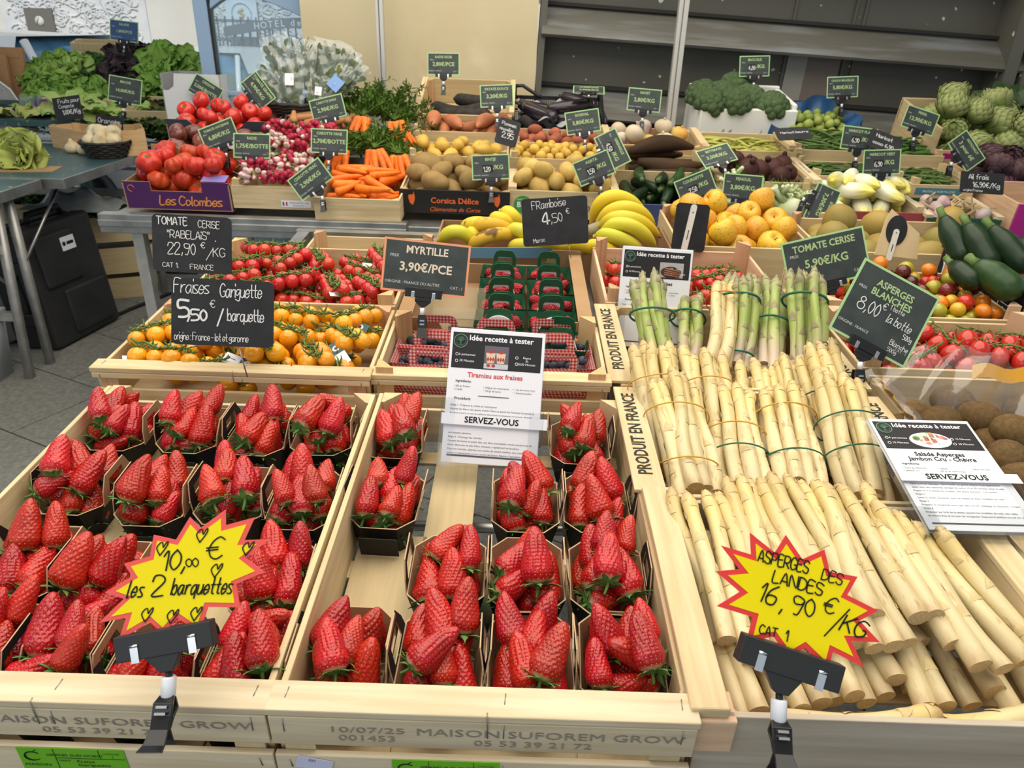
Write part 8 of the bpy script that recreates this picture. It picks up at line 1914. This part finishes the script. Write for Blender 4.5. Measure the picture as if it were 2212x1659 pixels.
        if px0 == 85:
            m = MB(); m.box(0, b.x-a.x, -.002, .03, -.002, .010, 0); s_ = m.obj('printed_strip', WPALE, t); m = MB(); text(m, 'PRODUIT EN FRANCE', (b.x-a.x)*.55, .005, .02, z=.0105); m.obj('lettering', INK2, s_)
    # stand that lifts the salads
    m = MB(); m.box(-3.2, -1.62, 4.42, 5.5, .90, .93); m.box(-3.2, -1.62, 4.76, 5.5, .93, 1.0)
    for x in (-3.15, -1.70):
        for y in (4.46, 5.42): m.box(x, x+.04, y, y+.04, 0, .90)
    m.obj('salad_stand', GT, None, None, 'grey stand under the lettuce crates at back left', 'stand')
    # white carton
    c = at(425, 205, Y=4.05); w = .30; WB = mat('carton_white', (.66, .66, .66), .6, .2)
    carton('white_carton', T(c.x-.16, 4.02, at(420, 160, Y=4.02).z) @ Rz(0), w, .22, .26, WB, mat('carton_grey', (.35, .35, .34), .8), 'white cardboard box standing behind the CRESSON sign', [(0, -.26), (w, -.26), (w, 0), (.07, 0), (.06, -.06), (.03, -.08), (0, -.08)])
    BL = mat('sign_blue_panel', (.035, .075, .19), .45, .4)  # bluish reflection on the dark panel, put into its base colour
    printed(268, 67, 4.85, 'SALADE', '1,80€/PCE', 'price sign with bluish reflection above the dark red lettuce at top left', -5, 12, 0, .17, .115, 0, panel=BL, title_h=.013)
    printed(270, 195, 4.00, 'MACHE', '14,00€/KG', 'green bordered sign reading MACHE 14,00€/KG among the salads', -8, 14, 0, .168, .125, 0)
    printed(444, 195, 3.98, 'CRESSON', '2,50€/BOTTE', 'green bordered sign reading CRESSON before the white carton', -30, 16, 0, .155, .10, 0, twist=30)
left_things()
# ---------------------------------------------------------------- floor things at left
def floor_things():
    CB = mat('case_black', (.022, .022, .022), .45, .4, (.032, .032, .032), 8.)
    # black flight case: faces right
    a, b = at(139, 762, z=0), at(272, 690, z=0); d = Vector((b.x-a.x, b.y-a.y, 0)); Lc = d.length; M = T(a.x, a.y, 0) @ Matrix.Rotation(math.atan2(d.y, d.x), 4, 'Z') @ Rx(-6)
    t = empty('equipment_case', M, 'black hard plastic equipment case standing on the pavement under the left table', 'case')
    H = .60; m = MB(); m.box(0, Lc, .02, .12, .01, H); bevel(m.obj('lid', CB, t), .025, 4); m = MB(); m.box(0, Lc, .125, .26, .01, H); bevel(m.obj('body', CB, t), .025, 4)
    m = MB(); m.box(.05, Lc*.62, .002, .03, .30, H-.05); bevel(m.obj('raised_panel', CB, t), .02, 3); m = MB(); m.box(Lc*.3, Lc-.05, .004, .03, .05, .27); bevel(m.obj('raised_panel', CB, t), .02, 3)
    m = MB(); m.tube([(.16, .12, H-.01), (.18, .12, H+.035), (.38, .12, H+.035), (.40, .12, H-.01)], .017, 8); m.obj('handle', CB, t)
    m = MB(); m.box(.20, .29, -.0005, .003, H-.15, H-.085, 0); m.box(.235, .28, -.001, -.0004, H-.125, H-.11, 1); m.lathe([(0, 0), (.011, 0), (.011, .001), (0, .001)], 12, 1, T(.217, -.0004, H-.117) @ Rx(90)); m.obj('sticker', [PAPER, INK], t)
    for z in (.17, .42): m = MB(); m.box(-.012, .0, .06, .19, z-.03, z+.03); bevel(m.obj('latch', CB, t), .006)
    # crates of greens on the floor behind the case
    GRN = mat('greens_floor', (.045, .12, .02), .6, .3, (.08, .18, .035), 30.)
    for i, (px, py, w, dd, h, z, l) in enumerate(((40, 520, .62, .36, .14, .50, 'pale crate of green bunches beneath the left table, upper of the stack'), (190, 500, .50, .36, .14, .48, 'pale crate with green leaves and a crumpled bag behind the black case'), (185, 560, .52, .36, .15, .30, 'pale crate in the middle of the stack behind the black case'), (185, 620, .52, .36, .15, .12, 'lowest pale crate of the stack behind the black case'))):
        p = at(px, py, Y=3.95 if i else 4.2); M = T(p.x-w*.35, p.y, z) @ Rz(24 if i else 0); crate(l, M, w, dd, h, (WPLY, WPLY), post=.01, names='vegetable_crate', postc=WPLY)
        if i < 2:
            m = MB(); rg = random.Random(i+5)
            for q in range(90): a = rg.uniform(0, 6.3); leafgrid(m, (rg.uniform(.1, w-.1), rg.uniform(.05, .3), -.03), (math.cos(a), math.sin(a), .8), (0, 0, 1), .09, .025, .006, 3, .7, q, 0, 5, 4)
            m.obj('salad_leaves', GRN, None, M, 'dark green leaves heaped in the ' + ('upper crate at far left' if i == 0 else 'crate behind the black case'), 'salad', None, 'stuff')
    M = T(at(215, 440, Y=4.0).x-.12, 4.0, .55); m = MB(); m.grid(lambda u, v: ((u-.5)*.5, (v-.5)*.26, .09*math.sin(PI*u)*math.sin(PI*v)+.02*math.sin(u*17+v*7)*math.sin(PI*v)), 24, 14); m.obj('crumpled_bag', mat('bag_grey', (.36, .37, .37), .25, .5, (.48, .49, .5), 12.), None, M, 'crumpled grey plastic bag on the crate under the left table', 'bag')
    # clear plastic bin at left edge
    a = at(10, 860, z=0); t = empty('plastic_bin', T(a.x-.22, a.y+.15, 0), 'frosted plastic bin at the left edge of the pavement', 'bin'); m = MB(); m.lathe([(.14, 0), (.165, .30), (.172, .30), (.147, 0)], 4, 0, Rz(45)); m.obj('wall', mat('bin_frosted', (.50, .54, .56), .5, .4), t); m = MB(); m.lathe([(.168, .29), (.182, .29), (.182, .31), (.168, .31)], 4, 0, Rz(45)); m.obj('rim', mat('bin_frosted', (.5, .54, .56)), t)
    # floor grille, cable
    c = at(345, 565, z=0); t = empty('floor_grille', T(c.x-.1, c.y, 0), 'dark metal drain grille in the pavement behind the black case', 'grille'); m = MB(); m.box(-.45, .45, -.25, .25, .0, .008); m.obj('frame', mat('grille_pit', (.02, .02, .02), .8), t)
    m = MB()
    for i in range(16): m.box(-.44, .44, -.24+.031*i, -.228+.031*i, .008, .016)
    m.obj('bars', mat('grille_bar', (.045, .045, .043), .5, metal=.4), t)
    m = MB(); m.tube([at(x, y, z=.012) for x, y in ((150, 720), (230, 690), (280, 668), (320, 652), (365, 634), (420, 622))], .009, 6); m.tube([at(x, y, z=.012) for x, y in ((0, 745), (25, 740), (50, 735), (60, 728))], .009, 6); m.obj('power_cable', BLACK, None, None, 'black power cable lying across the pavement beside the black case', 'cable')
    # steel crowd barriers behind
    for nm, x0, x1, Y in (('steel railing seen under the back table', -2.15, -.9, 5.2), ('steel railing seen under the left table', -4.2, -2.3, 5.4)):
        t = empty('steel_railing', T((x0+x1)/2, Y, 0), nm, 'railing', 'steel street railings'); O = T(-(x0+x1)/2, -Y, 0)
        for z in (.32, .50, .68, .86): m = MB(); m.tube([(x0, Y, z), (x1, Y, z)], .014 if z < .8 else .022, 8); m.obj('rail', ALU, t, O)
        for x in (x0+.05, (x0+x1)/2, x1-.05): m = MB(); m.box(x-.03, x+.03, Y-.02, Y+.02, 0, .9); m.obj('railing_post', ALU, t, O)
    m = MB(); m.box(-3.0, -1.05, 5.6, 5.95, 0, .16); bevel(m.obj('stone_step', mat('step_pale', (.50, .49, .45), .8, .2, (.42, .41, .38), 5.), None, None, 'pale stone step beyond the railings', 'step'), .01)
floor_things()
